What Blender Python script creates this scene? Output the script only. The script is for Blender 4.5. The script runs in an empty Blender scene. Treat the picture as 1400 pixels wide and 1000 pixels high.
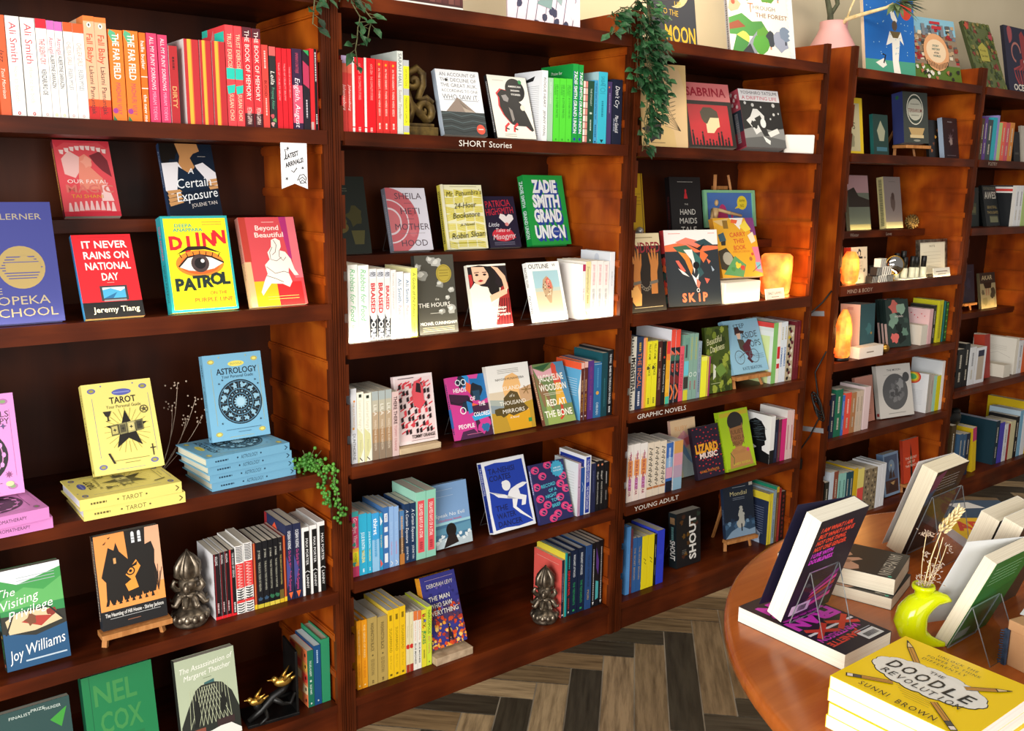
import bpy, bmesh, math, random
from mathutils import Matrix, Vector, Euler

S = bpy.context.scene
COL = S.collection

# ---------------------------------------------------------------- camera, world, lights, exposure
def rad(d): return d * math.pi / 180.0

def make_camera():
    yaw, pitch, roll = rad(37.71247), rad(-11.12220), rad(0.74638)
    fw = Vector((math.sin(yaw) * math.cos(pitch), math.cos(yaw) * math.cos(pitch), math.sin(pitch)))
    rt = Vector((math.cos(yaw), -math.sin(yaw), 0))
    up = rt.cross(fw)
    r2 = math.cos(roll) * rt + math.sin(roll) * up
    u2 = -math.sin(roll) * rt + math.cos(roll) * up
    cam = bpy.data.cameras.new('camera')
    cam.sensor_fit = 'HORIZONTAL'; cam.sensor_width = 36.0
    cam.lens = 1272.693 / 1400 * 36.0
    cam.clip_start = 0.05; cam.clip_end = 60
    o = bpy.data.objects.new('camera', cam)
    m = Matrix((r2, u2, -fw)).transposed().to_4x4()
    m.translation = Vector((0.0, -1.91574, 1.36421))
    o.matrix_world = m
    COL.objects.link(o)
    S.camera = o
make_camera()

def lin(c):
    return c / 12.92 if c <= 0.04045 else ((c + 0.055) / 1.055) ** 2.4
_hx = {}
def hx(s):
    if isinstance(s, tuple): return s
    if s not in _hx:
        _hx[s] = tuple(lin(int(s[i:i + 2], 16) / 255) for i in (0, 2, 4)) + (1.0,)
    return _hx[s]

w = bpy.data.worlds.new('world'); S.world = w; w.use_nodes = True
nt = w.node_tree; nt.nodes.clear()
wo = nt.nodes.new('ShaderNodeOutputWorld'); wb = nt.nodes.new('ShaderNodeBackground')
wb.inputs['Color'].default_value = (1.0, 0.92, 0.82, 1); wb.inputs['Strength'].default_value = 0.22
nt.links.new(wb.outputs[0], wo.inputs[0])

def area(name, loc, target, sx, sy, power, col):
    l = bpy.data.lights.new(name, 'AREA'); l.shape = 'RECTANGLE'; l.size = sx; l.size_y = sy
    l.energy = power; l.color = col
    o = bpy.data.objects.new(name, l); COL.objects.link(o)
    o.location = loc
    o.rotation_euler = (Vector(target) - Vector(loc)).to_track_quat('-Z', 'Y').to_euler()
    return o
def spot(name, loc, target, power, col, ang, blend=.6, r=.05):
    l = bpy.data.lights.new(name, 'SPOT'); l.energy = power; l.color = col
    l.spot_size = rad(ang); l.spot_blend = blend; l.shadow_soft_size = r
    o = bpy.data.objects.new(name, l); COL.objects.link(o); o.location = loc
    o.rotation_euler = (Vector(target) - Vector(loc)).to_track_quat('-Z', 'Y').to_euler()
    return o
# daylight through the shop windows at the left and behind the photographer
area('window_daylight', (-2.1, -2.5, 1.35), (1.5, -0.9, 0.65), 1.9, 1.8, 165, (1.0, 0.97, 0.92))
area('front_window_daylight', (0.0, -5.0, 1.7), (1.2, 0.0, 0.9), 3.2, 1.8, 82, (1.0, 0.97, 0.93))
# ceiling spots, and an added fill light that brightens the wall top
area('wall_top_fill', (2.2, -0.9, 2.85), (2.6, 0.37, 1.9), 3.2, .4, 27, (1.0, 0.88, 0.70))
spot('ceiling_spot', (1.95, -0.55, 2.75), (2.22, 0.36, 1.93), 75, (1.0, 0.80, 0.55), 44)
spot('ceiling_spot', (0.4, -1.2, 2.75), (0.42, 0.1, 1.52), 9, (1.0, 0.95, 0.88), 46)
S.view_settings.view_transform = 'Standard'
S.view_settings.look = 'None'
S.view_settings.gamma = 1.0
S.view_settings.use_curve_mapping = False
S.view_settings.exposure = 0.2
S.cycles.use_denoising = True
S.cycles.max_bounces = 6
S.cycles.sample_clamp_indirect = 4.0

# ---------------------------------------------------------------- materials
def mat(name, base=(.5, .5, .5, 1), rough=.5, metal=0, emit=None, es=0, trans=0, ior=1.45, spec=.5):
    m = bpy.data.materials.new(name); m.use_nodes = True
    b = m.node_tree.nodes['Principled BSDF']
    b.inputs['Base Color'].default_value = hx(base) if isinstance(base, str) else base
    b.inputs['Roughness'].default_value = rough; b.inputs['Metallic'].default_value = metal
    b.inputs['Transmission Weight'].default_value = trans; b.inputs['IOR'].default_value = ior
    b.inputs['Specular IOR Level'].default_value = spec
    if emit:
        b.inputs['Emission Color'].default_value = hx(emit) if isinstance(emit, str) else emit
        b.inputs['Emission Strength'].default_value = es
    return m
def N(m, t, **kw):
    n = m.node_tree.nodes.new(t)
    for k, v in kw.items():
        if k in n.inputs: n.inputs[k].default_value = v
        else: setattr(n, k, v)
    return n
def L(m, a, b): m.node_tree.links.new(a, b)
def bsdf(m): return m.node_tree.nodes['Principled BSDF']
def ramp(m, fac, stops):
    r = N(m, 'ShaderNodeValToRGB')
    while len(r.color_ramp.elements) < len(stops): r.color_ramp.elements.new(.5)
    for e, (p, c) in zip(r.color_ramp.elements, stops): e.position = p; e.color = hx(c)
    L(m, fac, r.inputs[0]); return r.outputs[0]
def bump(m, h, s, d=.002):
    b = N(m, 'ShaderNodeBump', Strength=s, Distance=d); L(m, h, b.inputs['Height']); L(m, b.outputs[0], bsdf(m).inputs['Normal'])

def wood(name, scale, dark, mid, light, rough=.35, coord='Object', blotch=1.6, gw=.5):
    m = mat(name, rough=rough)
    tc = N(m, 'ShaderNodeTexCoord'); mp = N(m, 'ShaderNodeMapping'); mp.inputs['Scale'].default_value = scale
    L(m, tc.outputs[coord], mp.inputs['Vector'])
    n1 = N(m, 'ShaderNodeTexNoise', Scale=1.0, Detail=6.0, Roughness=.6, Distortion=.6); L(m, mp.outputs[0], n1.inputs['Vector'])
    n2 = N(m, 'ShaderNodeTexNoise', Scale=blotch, Detail=2.0); L(m, tc.outputs[coord], n2.inputs['Vector'])
    mx = N(m, 'ShaderNodeMath', operation='MULTIPLY_ADD'); mx.inputs[1].default_value = gw
    L(m, n1.outputs['Fac'], mx.inputs[0])
    m2 = N(m, 'ShaderNodeMath', operation='MULTIPLY'); m2.inputs[1].default_value = 1 - gw; L(m, n2.outputs['Fac'], m2.inputs[0]); L(m, m2.outputs[0], mx.inputs[2])
    c = ramp(m, mx.outputs[0], [(.34, dark), (.5, mid), (.68, light)])
    L(m, c, bsdf(m).inputs['Base Color'])
    bsdf(m).inputs['Specular IOR Level'].default_value = .22 if name != 'table_wood' else .5
    bump(m, n1.outputs['Fac'], .12, .001)
    return m
M = {}
M['case_h'] = wood('shelf_wood', (2.2, 26, 26), '2f1004', '4c1c08', '6e2e0e', .42, blotch=5, gw=.4)
M['case_v'] = wood('upright_wood', (26, 26, 2.2), '2f1104', '4e1f09', '70300f', .42, blotch=5, gw=.4)
M['case_side_lit'] = wood('lit_side_panel_wood', (10, 10, 1.4), '581d05', '8a3a0b', 'b85e15', .4, blotch=7, gw=.35)  # lighter copy of the case wood, with window light put into its colour
M['case_back'] = wood('back_panel_wood', (9, 9, 1.4), '230c04', '381607', '4c210a', .42, blotch=5, gw=.4)
M['table'] = wood('table_wood', (3.0, 34, 30), '8a3f17', 'a9571f', 'bf6a2c', .22, blotch=2.5)
M['easel'] = wood('easel_wood', (60, 60, 6), '9a6234', 'b77b46', 'cf9760', .5)
M['palewood'] = wood('pale_wood_block', (8, 60, 60), 'b39a78', 'cbb491', 'dfcba9', .6)

def print_mat(name, rough, coat=0):
    m = mat(name, rough=rough)
    a = N(m, 'ShaderNodeAttribute', attribute_name='Col')
    tc = N(m, 'ShaderNodeTexCoord'); n = N(m, 'ShaderNodeTexNoise', Scale=900.0, Detail=2.0); L(m, tc.outputs['Object'], n.inputs['Vector'])
    L(m, a.outputs['Color'], bsdf(m).inputs['Base Color'])
    bump(m, n.outputs['Fac'], .05, .0004)
    bsdf(m).inputs['Coat Weight'].default_value = coat
    return m
M['print'] = print_mat('printed_cover', .42)
M['gloss'] = print_mat('glossy_printed_cover', .25, .15)
def pages_mat():
    m = mat('page_edges', rough=.85)
    a = N(m, 'ShaderNodeAttribute', attribute_name='Col')
    tc = N(m, 'ShaderNodeTexCoord'); mp = N(m, 'ShaderNodeMapping'); mp.inputs['Scale'].default_value = (4, 1400, 4)
    L(m, tc.outputs['Object'], mp.inputs['Vector'])
    n = N(m, 'ShaderNodeTexNoise', Scale=1.0, Detail=2.0); L(m, mp.outputs[0], n.inputs['Vector'])
    c = ramp(m, n.outputs['Fac'], [(.25, 'e2ded6'), (.55, 'ffffff')])
    mx = N(m, 'ShaderNodeMix', data_type='RGBA', blend_type='MULTIPLY'); mx.inputs['Factor'].default_value = 1
    L(m, a.outputs['Color'], mx.inputs['A']); L(m, c, mx.inputs['B']); L(m, mx.outputs['Result'], bsdf(m).inputs['Base Color'])
    return m
M['pages'] = pages_mat()
def noisy(name, cols, scale, rough=.6, metal=0, bmp=0, detail=3):
    m = mat(name, rough=rough, metal=metal)
    tc = N(m, 'ShaderNodeTexCoord'); n = N(m, 'ShaderNodeTexNoise', Scale=float(scale), Detail=float(detail)); L(m, tc.outputs['Object'], n.inputs['Vector'])
    st = [(.3 + .4 * i / max(1, len(cols) - 1), c) for i, c in enumerate(cols)]
    L(m, ramp(m, n.outputs['Fac'], st), bsdf(m).inputs['Base Color'])
    if bmp: bump(m, n.outputs['Fac'], bmp, .003)
    return m
M['wall'] = noisy('wall_paint', ['c9bda2', 'd3c7ad'], 3, .8, bmp=.05)
M['bronze'] = noisy('bronze', ['453c32', '9c8f7e'], 60, .36, .85)
M['brass'] = noisy('antique_brass_scroll', ['3b2c17', '77602f'], 50, .5, .5)
M['gold'] = noisy('gold', ['a5742a', 'e0b45a'], 30, .3, .9)
M['iron'] = noisy('black_iron', ['0c0c0d', '1a1918'], 30, .4, .3)
M['leaf'] = noisy('ivy_leaf', ['0f2916', '24502d', '37703f'], 18, .45)
M['leaf_light'] = noisy('pearl_leaf', ['2f6b22', '62a23c'], 30, .45)
M['leaf_brom'] = noisy('bromeliad_leaf', ['3d5a33', '7e9168'], 10, .5)
M['stem'] = noisy('plant_stem', ['4a4a2b', '6b6a45'], 40, .7)
M['branch'] = noisy('dark_branch', ['33352a', '5c6048'], 40, .8)
M['pink'] = noisy('pink_ceramic', ['e3a7a7', 'eab3b0'], 6, .45)
M['lime'] = noisy('lime_glaze', ['b9c400', 'cdd80c'], 7, .12)
M['wheat'] = noisy('dried_wheat', ['d6bd84', 'efdcae'], 60, .8)
M['drygrass'] = noisy('dried_flower', ['a28a78', 'd0bda8'], 60, .85)
M['card'] = noisy('kraft_card', ['b98b60', 'c99b70'], 14, .8)
M['denim'] = noisy('denim_fringe', ['1b2638', '33445e'], 60, .9)
M['stone'] = noisy('travertine', ['9b8368', 'c7ae90'], 40, .7)
M['white'] = noisy('white_plastic', ['e9e6dd', 'f2efe8'], 4, .5)
M['paper'] = noisy('white_paper', ['eeeef2', 'f8f8fa'], 4, .7)
M['black'] = noisy('black_plastic', ['0b0b0c', '151516'], 9, .4)
M['foil'] = noisy('crumpled_foil', ['9a9a98', 'd5d5d2'], 40, .4, .6, bmp=.8)
M['mannequin'] = noisy('beech_wood', ['b48f60', 'cdac7b'], 20, .5)
M['tape'] = noisy('grey_tape', ['8d8e92', 'a4a5a8'], 10, .6)
M['pine'] = noisy('pinecone_scale', ['4a3318', '9c7a3c'], 50, .7)
M['mirror'] = mat('mirror_glass', (.7, .7, .7, 1), .04, 1)
M['chalk'] = mat('white_paint_marker', 'e9e2da', .6)
M['chalkgrey'] = mat('grey_marker', 'a08d80', .6)  # greyer tone of the white marker lettering
M['chalkdark'] = mat('dark_marker', '54463e', .6)
M['frost'] = mat('pale_bottle_glass', 'e9e6c8', .2)
def acrylic():
    m = bpy.data.materials.new('clear_acrylic'); m.use_nodes = True
    nt = m.node_tree; nt.nodes.clear()
    o = nt.nodes.new('ShaderNodeOutputMaterial'); t = nt.nodes.new('ShaderNodeBsdfTransparent'); g = nt.nodes.new('ShaderNodeBsdfGlossy')
    f = nt.nodes.new('ShaderNodeFresnel'); mx = nt.nodes.new('ShaderNodeMixShader'); g2 = nt.nodes.new('ShaderNodeNewGeometry'); k = nt.nodes.new('ShaderNodeMath')
    f.inputs[0].default_value = 1.35; t.inputs[0].default_value = (.95, .96, .97, 1); g.inputs['Roughness'].default_value = .05
    k.operation = 'MULTIPLY_ADD'; k.inputs[1].default_value = -.85; k.inputs[2].default_value = .85
    k2 = nt.nodes.new('ShaderNodeMath'); k2.operation = 'MULTIPLY'
    nt.links.new(g2.outputs['Backfacing'], k.inputs[0]); nt.links.new(k.outputs[0], k2.inputs[0]); nt.links.new(f.outputs[0], k2.inputs[1])
    nt.links.new(k2.outputs[0], mx.inputs[0]); nt.links.new(t.outputs[0], mx.inputs[1]); nt.links.new(g.outputs[0], mx.inputs[2]); nt.links.new(mx.outputs[0], o.inputs[0])
    return m
M['acrylic'] = acrylic()
M['acrylic_edge'] = mat('acrylic_polished_edge', '8f9599', .12, trans=.5)
def salt(name, es, lo, hi):
    m = mat(name, 'e07a3a', .6)
    tc = N(m, 'ShaderNodeTexCoord'); n = N(m, 'ShaderNodeTexNoise', Scale=22.0, Detail=3.0); L(m, tc.outputs['Object'], n.inputs['Vector'])
    L(m, ramp(m, n.outputs['Fac'], [(.36, lo), (.62, hi)]), bsdf(m).inputs['Emission Color'])
    bsdf(m).inputs['Emission Strength'].default_value = es
    bump(m, n.outputs['Fac'], .5, .004)
    return m
M['salt'] = salt('lit_salt_crystal', 1.1, 'c8280a', 'ff8e34')
M['salt_hot'] = salt('bright_lit_salt_crystal', 1.35, 'e03c0a', 'ff9a34')

# ---------------------------------------------------------------- mesh builder
class MB:
    def __init__(s): s.v = []; s.f = []; s.c = []; s.mi = []; s.sm = []
    def add(s, verts, faces, col='ffffff', mi=0, T=None, smooth=False):
        o = len(s.v)
        s.v += [tuple(T @ Vector(p)) for p in verts] if T is not None else [tuple(p) for p in verts]
        c = hx(col)
        for f in faces:
            s.f.append([o + i for i in f]); s.c.append(c); s.mi.append(mi); s.sm.append(smooth)
    def box(s, x0, x1, y0, y1, z0, z1, col='ffffff', mi=0, T=None):
        v = [(x0, y0, z0), (x1, y0, z0), (x1, y1, z0), (x0, y1, z0), (x0, y0, z1), (x1, y0, z1), (x1, y1, z1), (x0, y1, z1)]
        s.add(v, [(0, 3, 2, 1), (4, 5, 6, 7), (0, 1, 5, 4), (1, 2, 6, 5), (2, 3, 7, 6), (3, 0, 4, 7)], col, mi, T)
    def bar(s, a, b, wx, wy, col='ffffff', mi=0, up=(0, 0, 1)):
        a, b = Vector(a), Vector(b); d = (b - a); ln = d.length; d.normalize()
        u = Vector(up)
        if abs(d.dot(u)) > .98: u = Vector((1, 0, 0))
        x = u.cross(d).normalized(); y = d.cross(x)
        T = Matrix((x, y, d)).transposed().to_4x4(); T.translation = a
        s.box(-wx / 2, wx / 2, -wy / 2, wy / 2, 0, ln, col, mi, T)
    def tube(s, pts, r, n=6, col='ffffff', mi=0, smooth=True):
        pts = [Vector(p) for p in pts]; rs = r if isinstance(r, (list, tuple)) else [r] * len(pts)
        vs = []; prev = None
        for i, p in enumerate(pts):
            d = (pts[min(i + 1, len(pts) - 1)] - pts[max(i - 1, 0)]).normalized()
            if prev is None:
                a = Vector((0, 0, 1)) if abs(d.z) < .9 else Vector((1, 0, 0)); x = a.cross(d).normalized()
            else: x = (prev - d * prev.dot(d)).normalized()
            prev = x; y = d.cross(x)
            for k in range(n):
                t = 2 * math.pi * k / n; vs.append(p + (x * math.cos(t) + y * math.sin(t)) * rs[i])
        fs = []
        for i in range(len(pts) - 1):
            for k in range(n): fs.append((i * n + k, i * n + (k + 1) % n, (i + 1) * n + (k + 1) % n, (i + 1) * n + k))
        fs += [tuple(reversed(range(n))), tuple(range((len(pts) - 1) * n, len(pts) * n))]
        s.add(vs, fs, col, mi, None, smooth)
    def lathe(s, prof, n=24, col='ffffff', mi=0, T=None, smooth=True, squash=(1, 1)):
        vs = []; fs = []
        for r, z in prof:
            for k in range(n):
                t = 2 * math.pi * k / n; vs.append((r * math.cos(t) * squash[0], r * math.sin(t) * squash[1], z))
        for i in range(len(prof) - 1):
            for k in range(n): fs.append((i * n + k, i * n + (k + 1) % n, (i + 1) * n + (k + 1) % n, (i + 1) * n + k))
        fs += [tuple(reversed(range(n))), tuple(range((len(prof) - 1) * n, len(prof) * n))]
        s.add(vs, fs, col, mi, T, smooth)
    def ball(s, c, r, n=10, m=7, col='ffffff', mi=0, sq=(1, 1, 1)):
        prof = [(max(1e-4, math.sin(math.pi * i / m)), -math.cos(math.pi * i / m)) for i in range(m + 1)]
        T = Matrix.Translation(c) @ Matrix.Diagonal((r * sq[0], r * sq[1], r * sq[2], 1))
        s.lathe(prof, n, col, mi, T)
    def prism(s, poly, y0, y1, col='ffffff', mi=0, T=None):
        n = len(poly)
        v = [(x, y0, z) for x, z in poly] + [(x, y1, z) for x, z in poly]
        f = [tuple(range(n)), tuple(reversed(range(n, 2 * n)))] + [(i, n + i, n + (i + 1) % n, (i + 1) % n) for i in range(n)]
        s.add(v, f, col, mi, T)
    def build(s, name, mats, parent=None, bevel=0):
        me = bpy.data.meshes.new(name); me.from_pydata(s.v, [], s.f); 
        if not isinstance(mats, (list, tuple)): mats = [mats]
        for m in mats: me.materials.append(m)
        me.polygons.foreach_set('material_index', s.mi)
        me.polygons.foreach_set('use_smooth', s.sm)
        ca = me.color_attributes.new('Col', 'FLOAT_COLOR', 'CORNER')
        arr = []
        for f, c in zip(s.f, s.c): arr += list(c) * len(f)
        ca.data.foreach_set('color', arr)
        me.update()
        o = bpy.data.objects.new(name, me); COL.objects.link(o)
        if parent: o.parent = parent
        if bevel:
            b = o.modifiers.new('bevel', 'BEVEL'); b.width = bevel; b.segments = 2; b.limit_method = 'ANGLE'
        return o
def tag(o, label, cat, group=None, kind=None):
    o['label'] = label; o['category'] = cat
    if group: o['group'] = group
    if kind: o['kind'] = kind
    return o
def thing(name, label, cat, loc=(0, 0, 0), rz=0, group=None, rot=None):
    o = bpy.data.objects.new(name, None); COL.objects.link(o)
    o.empty_display_size = .05
    o.location = loc; o.rotation_euler = rot or (0, 0, rz)
    return tag(o, label, cat, group)

# ---------------------------------------------------------------- lettering
_tx = {}
def glyphs(s, bold=0, shear=0, sp=1.0):
    k = (s, bold, shear, sp)
    if k not in _tx:
        c = bpy.data.curves.new('lettering', 'FONT'); c.body = s; c.size = 1; c.resolution_u = 2
        c.offset = bold; c.shear = shear; c.space_character = sp; c.fill_mode = 'FRONT'
        o = bpy.data.objects.new('lettering', c)
        me = bpy.data.meshes.new_from_object(o)
        vs = [(v.co.x, v.co.y) for v in me.vertices]; fs = [tuple(p.vertices) for p in me.polygons]
        if fs:
            xs = [v[0] for v in vs]; x0, x1 = min(xs), max(xs)
        else: x0, x1 = 0, 1
        _tx[k] = ([((x - x0), y) for x, y in vs], fs, x1 - x0)
        bpy.data.objects.remove(o); bpy.data.curves.remove(c); bpy.data.meshes.remove(me)
    return _tx[k]
CAP = .70

# ---------------------------------------------------------------- printed artwork: flat ink on a cover face
EPS = .00003
class Art:
    def __init__(s, mb, W, H, fn, mi=0): s.mb = mb; s.W = W; s.H = H; s.fn = fn; s.k = 0; s.mi = mi
    def P(s, pts, faces, col):
        """lay one inked shape on the face, cut off at the edges of the cover"""
        s.k += 1; W, H = s.W, s.H
        if not all(0 <= x <= W and 0 <= y <= H for x, y in pts):
            np_, nf = [], []
            for f in faces:
                q = [pts[i] for i in f]
                for ax, lim, sg in ((0, 0, 1), (0, W, -1), (1, 0, 1), (1, H, -1)):
                    r = []
                    for i in range(len(q)):
                        A, B = q[i - 1], q[i]; da, db = sg * (A[ax] - lim), sg * (B[ax] - lim)
                        if (da >= 0) != (db >= 0):
                            t = da / (da - db); r.append((A[0] + (B[0] - A[0]) * t, A[1] + (B[1] - A[1]) * t))
                        if db >= 0: r.append(B)
                    q = r
                    if len(q) < 3: break
                if len(q) >= 3: nf.append(tuple(range(len(np_), len(np_) + len(q)))); np_ += q
            pts, faces = np_, nf
            if not faces: return
        s.mb.add([s.fn(x, y, s.k * EPS) for x, y in pts], faces, col, s.mi)
    def poly(s, pts, col): s.P([(u * s.W, v * s.H) for u, v in pts], [tuple(range(len(pts)))], col)
    def rect(s, u0, v0, u1, v1, col): s.poly([(u0, v0), (u1, v0), (u1, v1), (u0, v1)], col)
    def ell(s, cu, cv, ru, rv, col, n=20, a0=0, a1=360):
        """ru, rv as fractions of the width W"""
        p = []
        full = a1 - a0 >= 360
        for i in range(n + (0 if full else 1)):
            t = rad(a0 + (a1 - a0) * i / n); p.append((cu * s.W + ru * s.W * math.cos(t), cv * s.H + rv * s.W * math.sin(t)))
        s.P(p, [tuple(range(len(p)))], col)
    def ring(s, cu, cv, r, wd, col, n=24, a0=0, a1=360):
        p = []; f = []
        for i in range(n + 1):
            t = rad(a0 + (a1 - a0) * i / n); c, d = math.cos(t), math.sin(t)
            p += [(cu * s.W + (r - wd / 2) * s.W * c, cv * s.H + (r - wd / 2) * s.W * d), (cu * s.W + (r + wd / 2) * s.W * c, cv * s.H + (r + wd / 2) * s.W * d)]
            if i: f.append((2 * i - 2, 2 * i - 1, 2 * i + 1, 2 * i))
        s.P(p, f, col)
    def line(s, pts, wd, col, closed=False):
        """polyline, wd as a fraction of the width"""
        q = [Vector((u * s.W, v * s.H)) for u, v in pts]
        if closed: q.append(q[0])
        p = []; f = []; h = wd * s.W / 2
        for i in range(len(q)):
            d = (q[min(i + 1, len(q) - 1)] - q[max(i - 1, 0)])
            d = d.normalized() if d.length > 1e-9 else Vector((1, 0))
            nrm = Vector((-d.y, d.x)) * h; p += [tuple(q[i] + nrm), tuple(q[i] - nrm)]
            if i: f.append((2 * i - 2, 2 * i - 1, 2 * i + 1, 2 * i))
        s.P(p, f, col)
    def star(s, cu, cv, r, col, n=5, inner=.4, rot=90):
        p = []
        for i in range(2 * n):
            t = rad(rot + 180 * i / n); q = r if i % 2 == 0 else r * inner
            p.append((cu * s.W + q * s.W * math.cos(t), cv * s.H + q * s.W * math.sin(t)))
        s.P(p, [tuple(range(len(p)))], col)
    def t(s, txt, cu, cv, h, col, w=None, al='c', bold=0, shear=0, rot=0, sp=1.0):
        """cap height h as fraction of H, centred vertically at cv; w = exact or largest width as fraction of W"""
        vs, fs, tw = glyphs(txt, bold, shear, sp)
        if not fs: return
        sy = h * s.H / CAP; sx = sy
        if w: sx = min(sy * 1.25, w * s.W / tw)
        ox = {'c': -tw * sx / 2, 'l': 0, 'r': -tw * sx}[al]
        c, d = math.cos(rad(rot)), math.sin(rad(rot))
        p = []
        for x, y in vs:
            X = ox + x * sx; Y = y * sy - h * s.H / 2
            p.append((cu * s.W + X * c - Y * d, cv * s.H + X * d + Y * c))
        s.P(p, fs, col)
    def blob(s, cu, cv, r, col, seed=0, n=14, amp=.35, sq=1.0):
        R = random.Random(seed); p = []
        for i in range(n):
            t = 2 * math.pi * i / n; q = r * (1 + amp * (R.random() - .5) * 2)
            p.append((cu * s.W + q * s.W * math.cos(t), cv * s.H + q * s.W * sq * math.sin(t)))
        s.P(p, [tuple(range(n))], col)
    def small(s, u0, u1, v, col, n=2, dv=.02, h=.006):
        """tiny printed lines read as grey rules"""
        for i in range(n): s.rect(u0, v - i * dv, u1, v - i * dv + h, col)

# ---------------------------------------------------------------- books
STY = {}     # style key -> cover, spine, pages colours and artwork
def book(key, label, group, loc, w, h, t, yaw=0, lean=0, roll=0, name='book', cat='book'):
    st = STY[key]
    loc = (loc[0], loc[1], loc[2] + .0004 + (t * math.sin(rad(abs(lean))) if yaw < 100 else 0))
    root = thing(name, label, cat, loc, 0, group, (rad(-lean), rad(roll), rad(yaw)))
    cc = st.get('c', 'dddddd'); sc = st.get('s', cc); bc = st.get('b', cc); pc = st.get('p', 'd8cfbf')
    hard = st.get('hard', 0)
    th = .0024 if hard else .0007
    ov = .003 if hard else .0
    mb = MB()
    op = st.get('open', 0)
    mb.box(0, w, 0, th, 0, h, cc, T=Matrix.Rotation(rad(-op), 4, 'Z') if op else None)
    mb.box(0, w, t - th, t, 0, h, bc)
    mb.box(-.0003, th, 0.0001, t - .0001, 0.0001, h - .0001, sc)
    # face normals of the spine box carry the spine colour; artwork lies on top
    if 'fa' in st: st['fa'](Art(mb, w, h, lambda x, y, e: (x, -e, y)))
    if 'ba' in st: st['ba'](Art(mb, w, h, lambda x, y, e: (w - x, t + e, y)))
    if 'sa' in st:
        a = Art(mb, h, t, lambda x, y, e: (-.0003 - e, t - y, h - x))
        for q in st['sa']:
            if q[0] == 't':
                kw = q[6] if len(q) > 6 else {}
                a.t(q[1], (q[2] + q[3]) / 2, kw.get('v', .5), q[4], q[5], w=q[3] - q[2], bold=kw.get('bold', 0), shear=kw.get('shear', 0))
            elif q[0] == 'r': a.rect(q[1], q[4] if len(q) > 4 else 0, q[2], q[5] if len(q) > 5 else 1, q[3])
            elif q[0] == 'o': a.ell(q[1], q[4] if len(q) > 4 else .5, q[2], q[2], q[3], 12)
            elif q[0] == 'f': q[1](a)
    mb.build('cover', M[st.get('m', 'print')], root)
    pb = MB()
    pb.box(th, w - ov - .0004, th, t - th, ov + .0003, h - ov - .0005, pc)
    pb.build('page_block', M['pages'], root)
    return root
# ---------------------------------------------------------------- book designs
def D(k, **kw): STY[k] = kw
def mk(u0, u1, h, col, seed=0, v=.5):
    """tiny unreadable print: a row of short dashes"""
    def f(a):
        R = random.Random(seed); u = u0
        while u < u1:
            d = R.uniform(.012, .03); a.rect(u, v - h / 2, min(u + d, u1), v + h / 2, col); u += d + .008
    return ('f', f)
T = lambda s, u0, u1, h, c, **o: ('t', s, u0, u1, h, c, o)
def R_(u0, u1, c, v0=0, v1=1): return ('r', u0, u1, c, v0, v1)
def emblem(u, r, c1='f2efe6', c2='20201f'):
    def f(a): a.ell(u, .5, r, r * .8, c1, 14); a.ell(u, .5, r * .55, r * .3, c2, 10)
    return ('f', f)
W_ = 'ebe8e3'; K_ = '161515'

# -- leftmost bookcase, top row
D('jazz', c='e05a2c', sa=[T('Jazz', .33, .47, .5, '3a1a18', shear=.3), T('Toni Morrison', .53, .83, .34, 'f6e3d6', shear=.3)])
D('alismith', c=W_, sa=[T('Ali Smith', .06, .46, .5, 'cf3a4c'), T('How to be both', .5, .86, .32, 'e8cbb2'), emblem(.97, .018, 'c8303a', W_)])
D('silent', c=W_, sa=[R_(0, .095, 'cf142c'), T('THE SILENT CRY', .2, .46, .5, 'c6324a', bold=.01), T('KENZABURO OE', .51, .77, .45, '3a3f4a', bold=.01), emblem(.97, .016, 'e8a9a9', W_)])
D('astragal', c=W_, sa=[R_(0, .095, 'c765b4'), T('Astragal', .17, .34, .55, 'b52a5c'), T('ALBERTINE SARRAZIN', .35, .69, .5, '3a3f4a', bold=.01), emblem(.97, .016, 'e0d5a0', W_)])
D('chelsea', c=W_, sa=[R_(0, .095, 'e4561f'), T('CHELSEA GIRLS', .2, .44, .45, 'e88a80'), T('EILEEN MYLES', .48, .7, .42, '6d7480'), emblem(.97, .016, 'e8a9a9', W_)])
D('fallbaby', c='efb28c', b='f0c4a4', sa=[R_(0, .05, 'ef7a32'), R_(.8, .88, 'e0521e'), R_(.87, 1, 'c41e1e'), emblem(.085, .025), T('Fall Baby', .17, .45, .55, 'dd5236', bold=.01), T('Laksmi Pamuntjak', .48, .95, .42, '3c2a2a')],
  ba=lambda a: a.rect(.6, .85, 1, 1, 'ef8a4a'))
D('farfield', c='ea7a26', sa=[('f', lambda a: a.poly([(0, .1), (.05, .0), (.16, .35), (.12, .6), (.03, .5)], '57b083')), T('THE FAR FIELD', .04, .54, .46, W_, bold=.02), T('MADHURI VIJAY', .58, .93, .34, 'b8405a'), ('o', .89, .03, 'a23a8c', .2), ('f', lambda a: a.poly([(.94, .05), (1, .0), (1, .3)], '2f7a4c'))])
D('newme', c='f26d16', sa=[T('halle butler', .08, .42, .55, W_, bold=.01), R_(.485, .495, W_), R_(.615, .625, W_), T('the new me', .69, 1, .55, W_, bold=.01)])
D('sorrows', c='d63c66', sa=[T('ALL MY PUNY SORROWS', .04, .63, .4, 'f6cfd6', bold=.012), T('MIRIAM TOEWS', .65, .97, .36, 'cfa6c4')])
D('dirty', c='b2262c', b='e9e4e2', sa=[mk(.14, .3, .25, '5c1318', 2), T('DIRTY', .42, .9, .5, 'd9a066', bold=.02)])
D('stripe', c='bb2b31', b='dedad8', sa=[R_(0, 1, 'f7b23c', .22, .45), R_(0, 1, 'ef7b2f', .45, .52), R_(0, 1, '8a1c22', .96, 1)])
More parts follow.
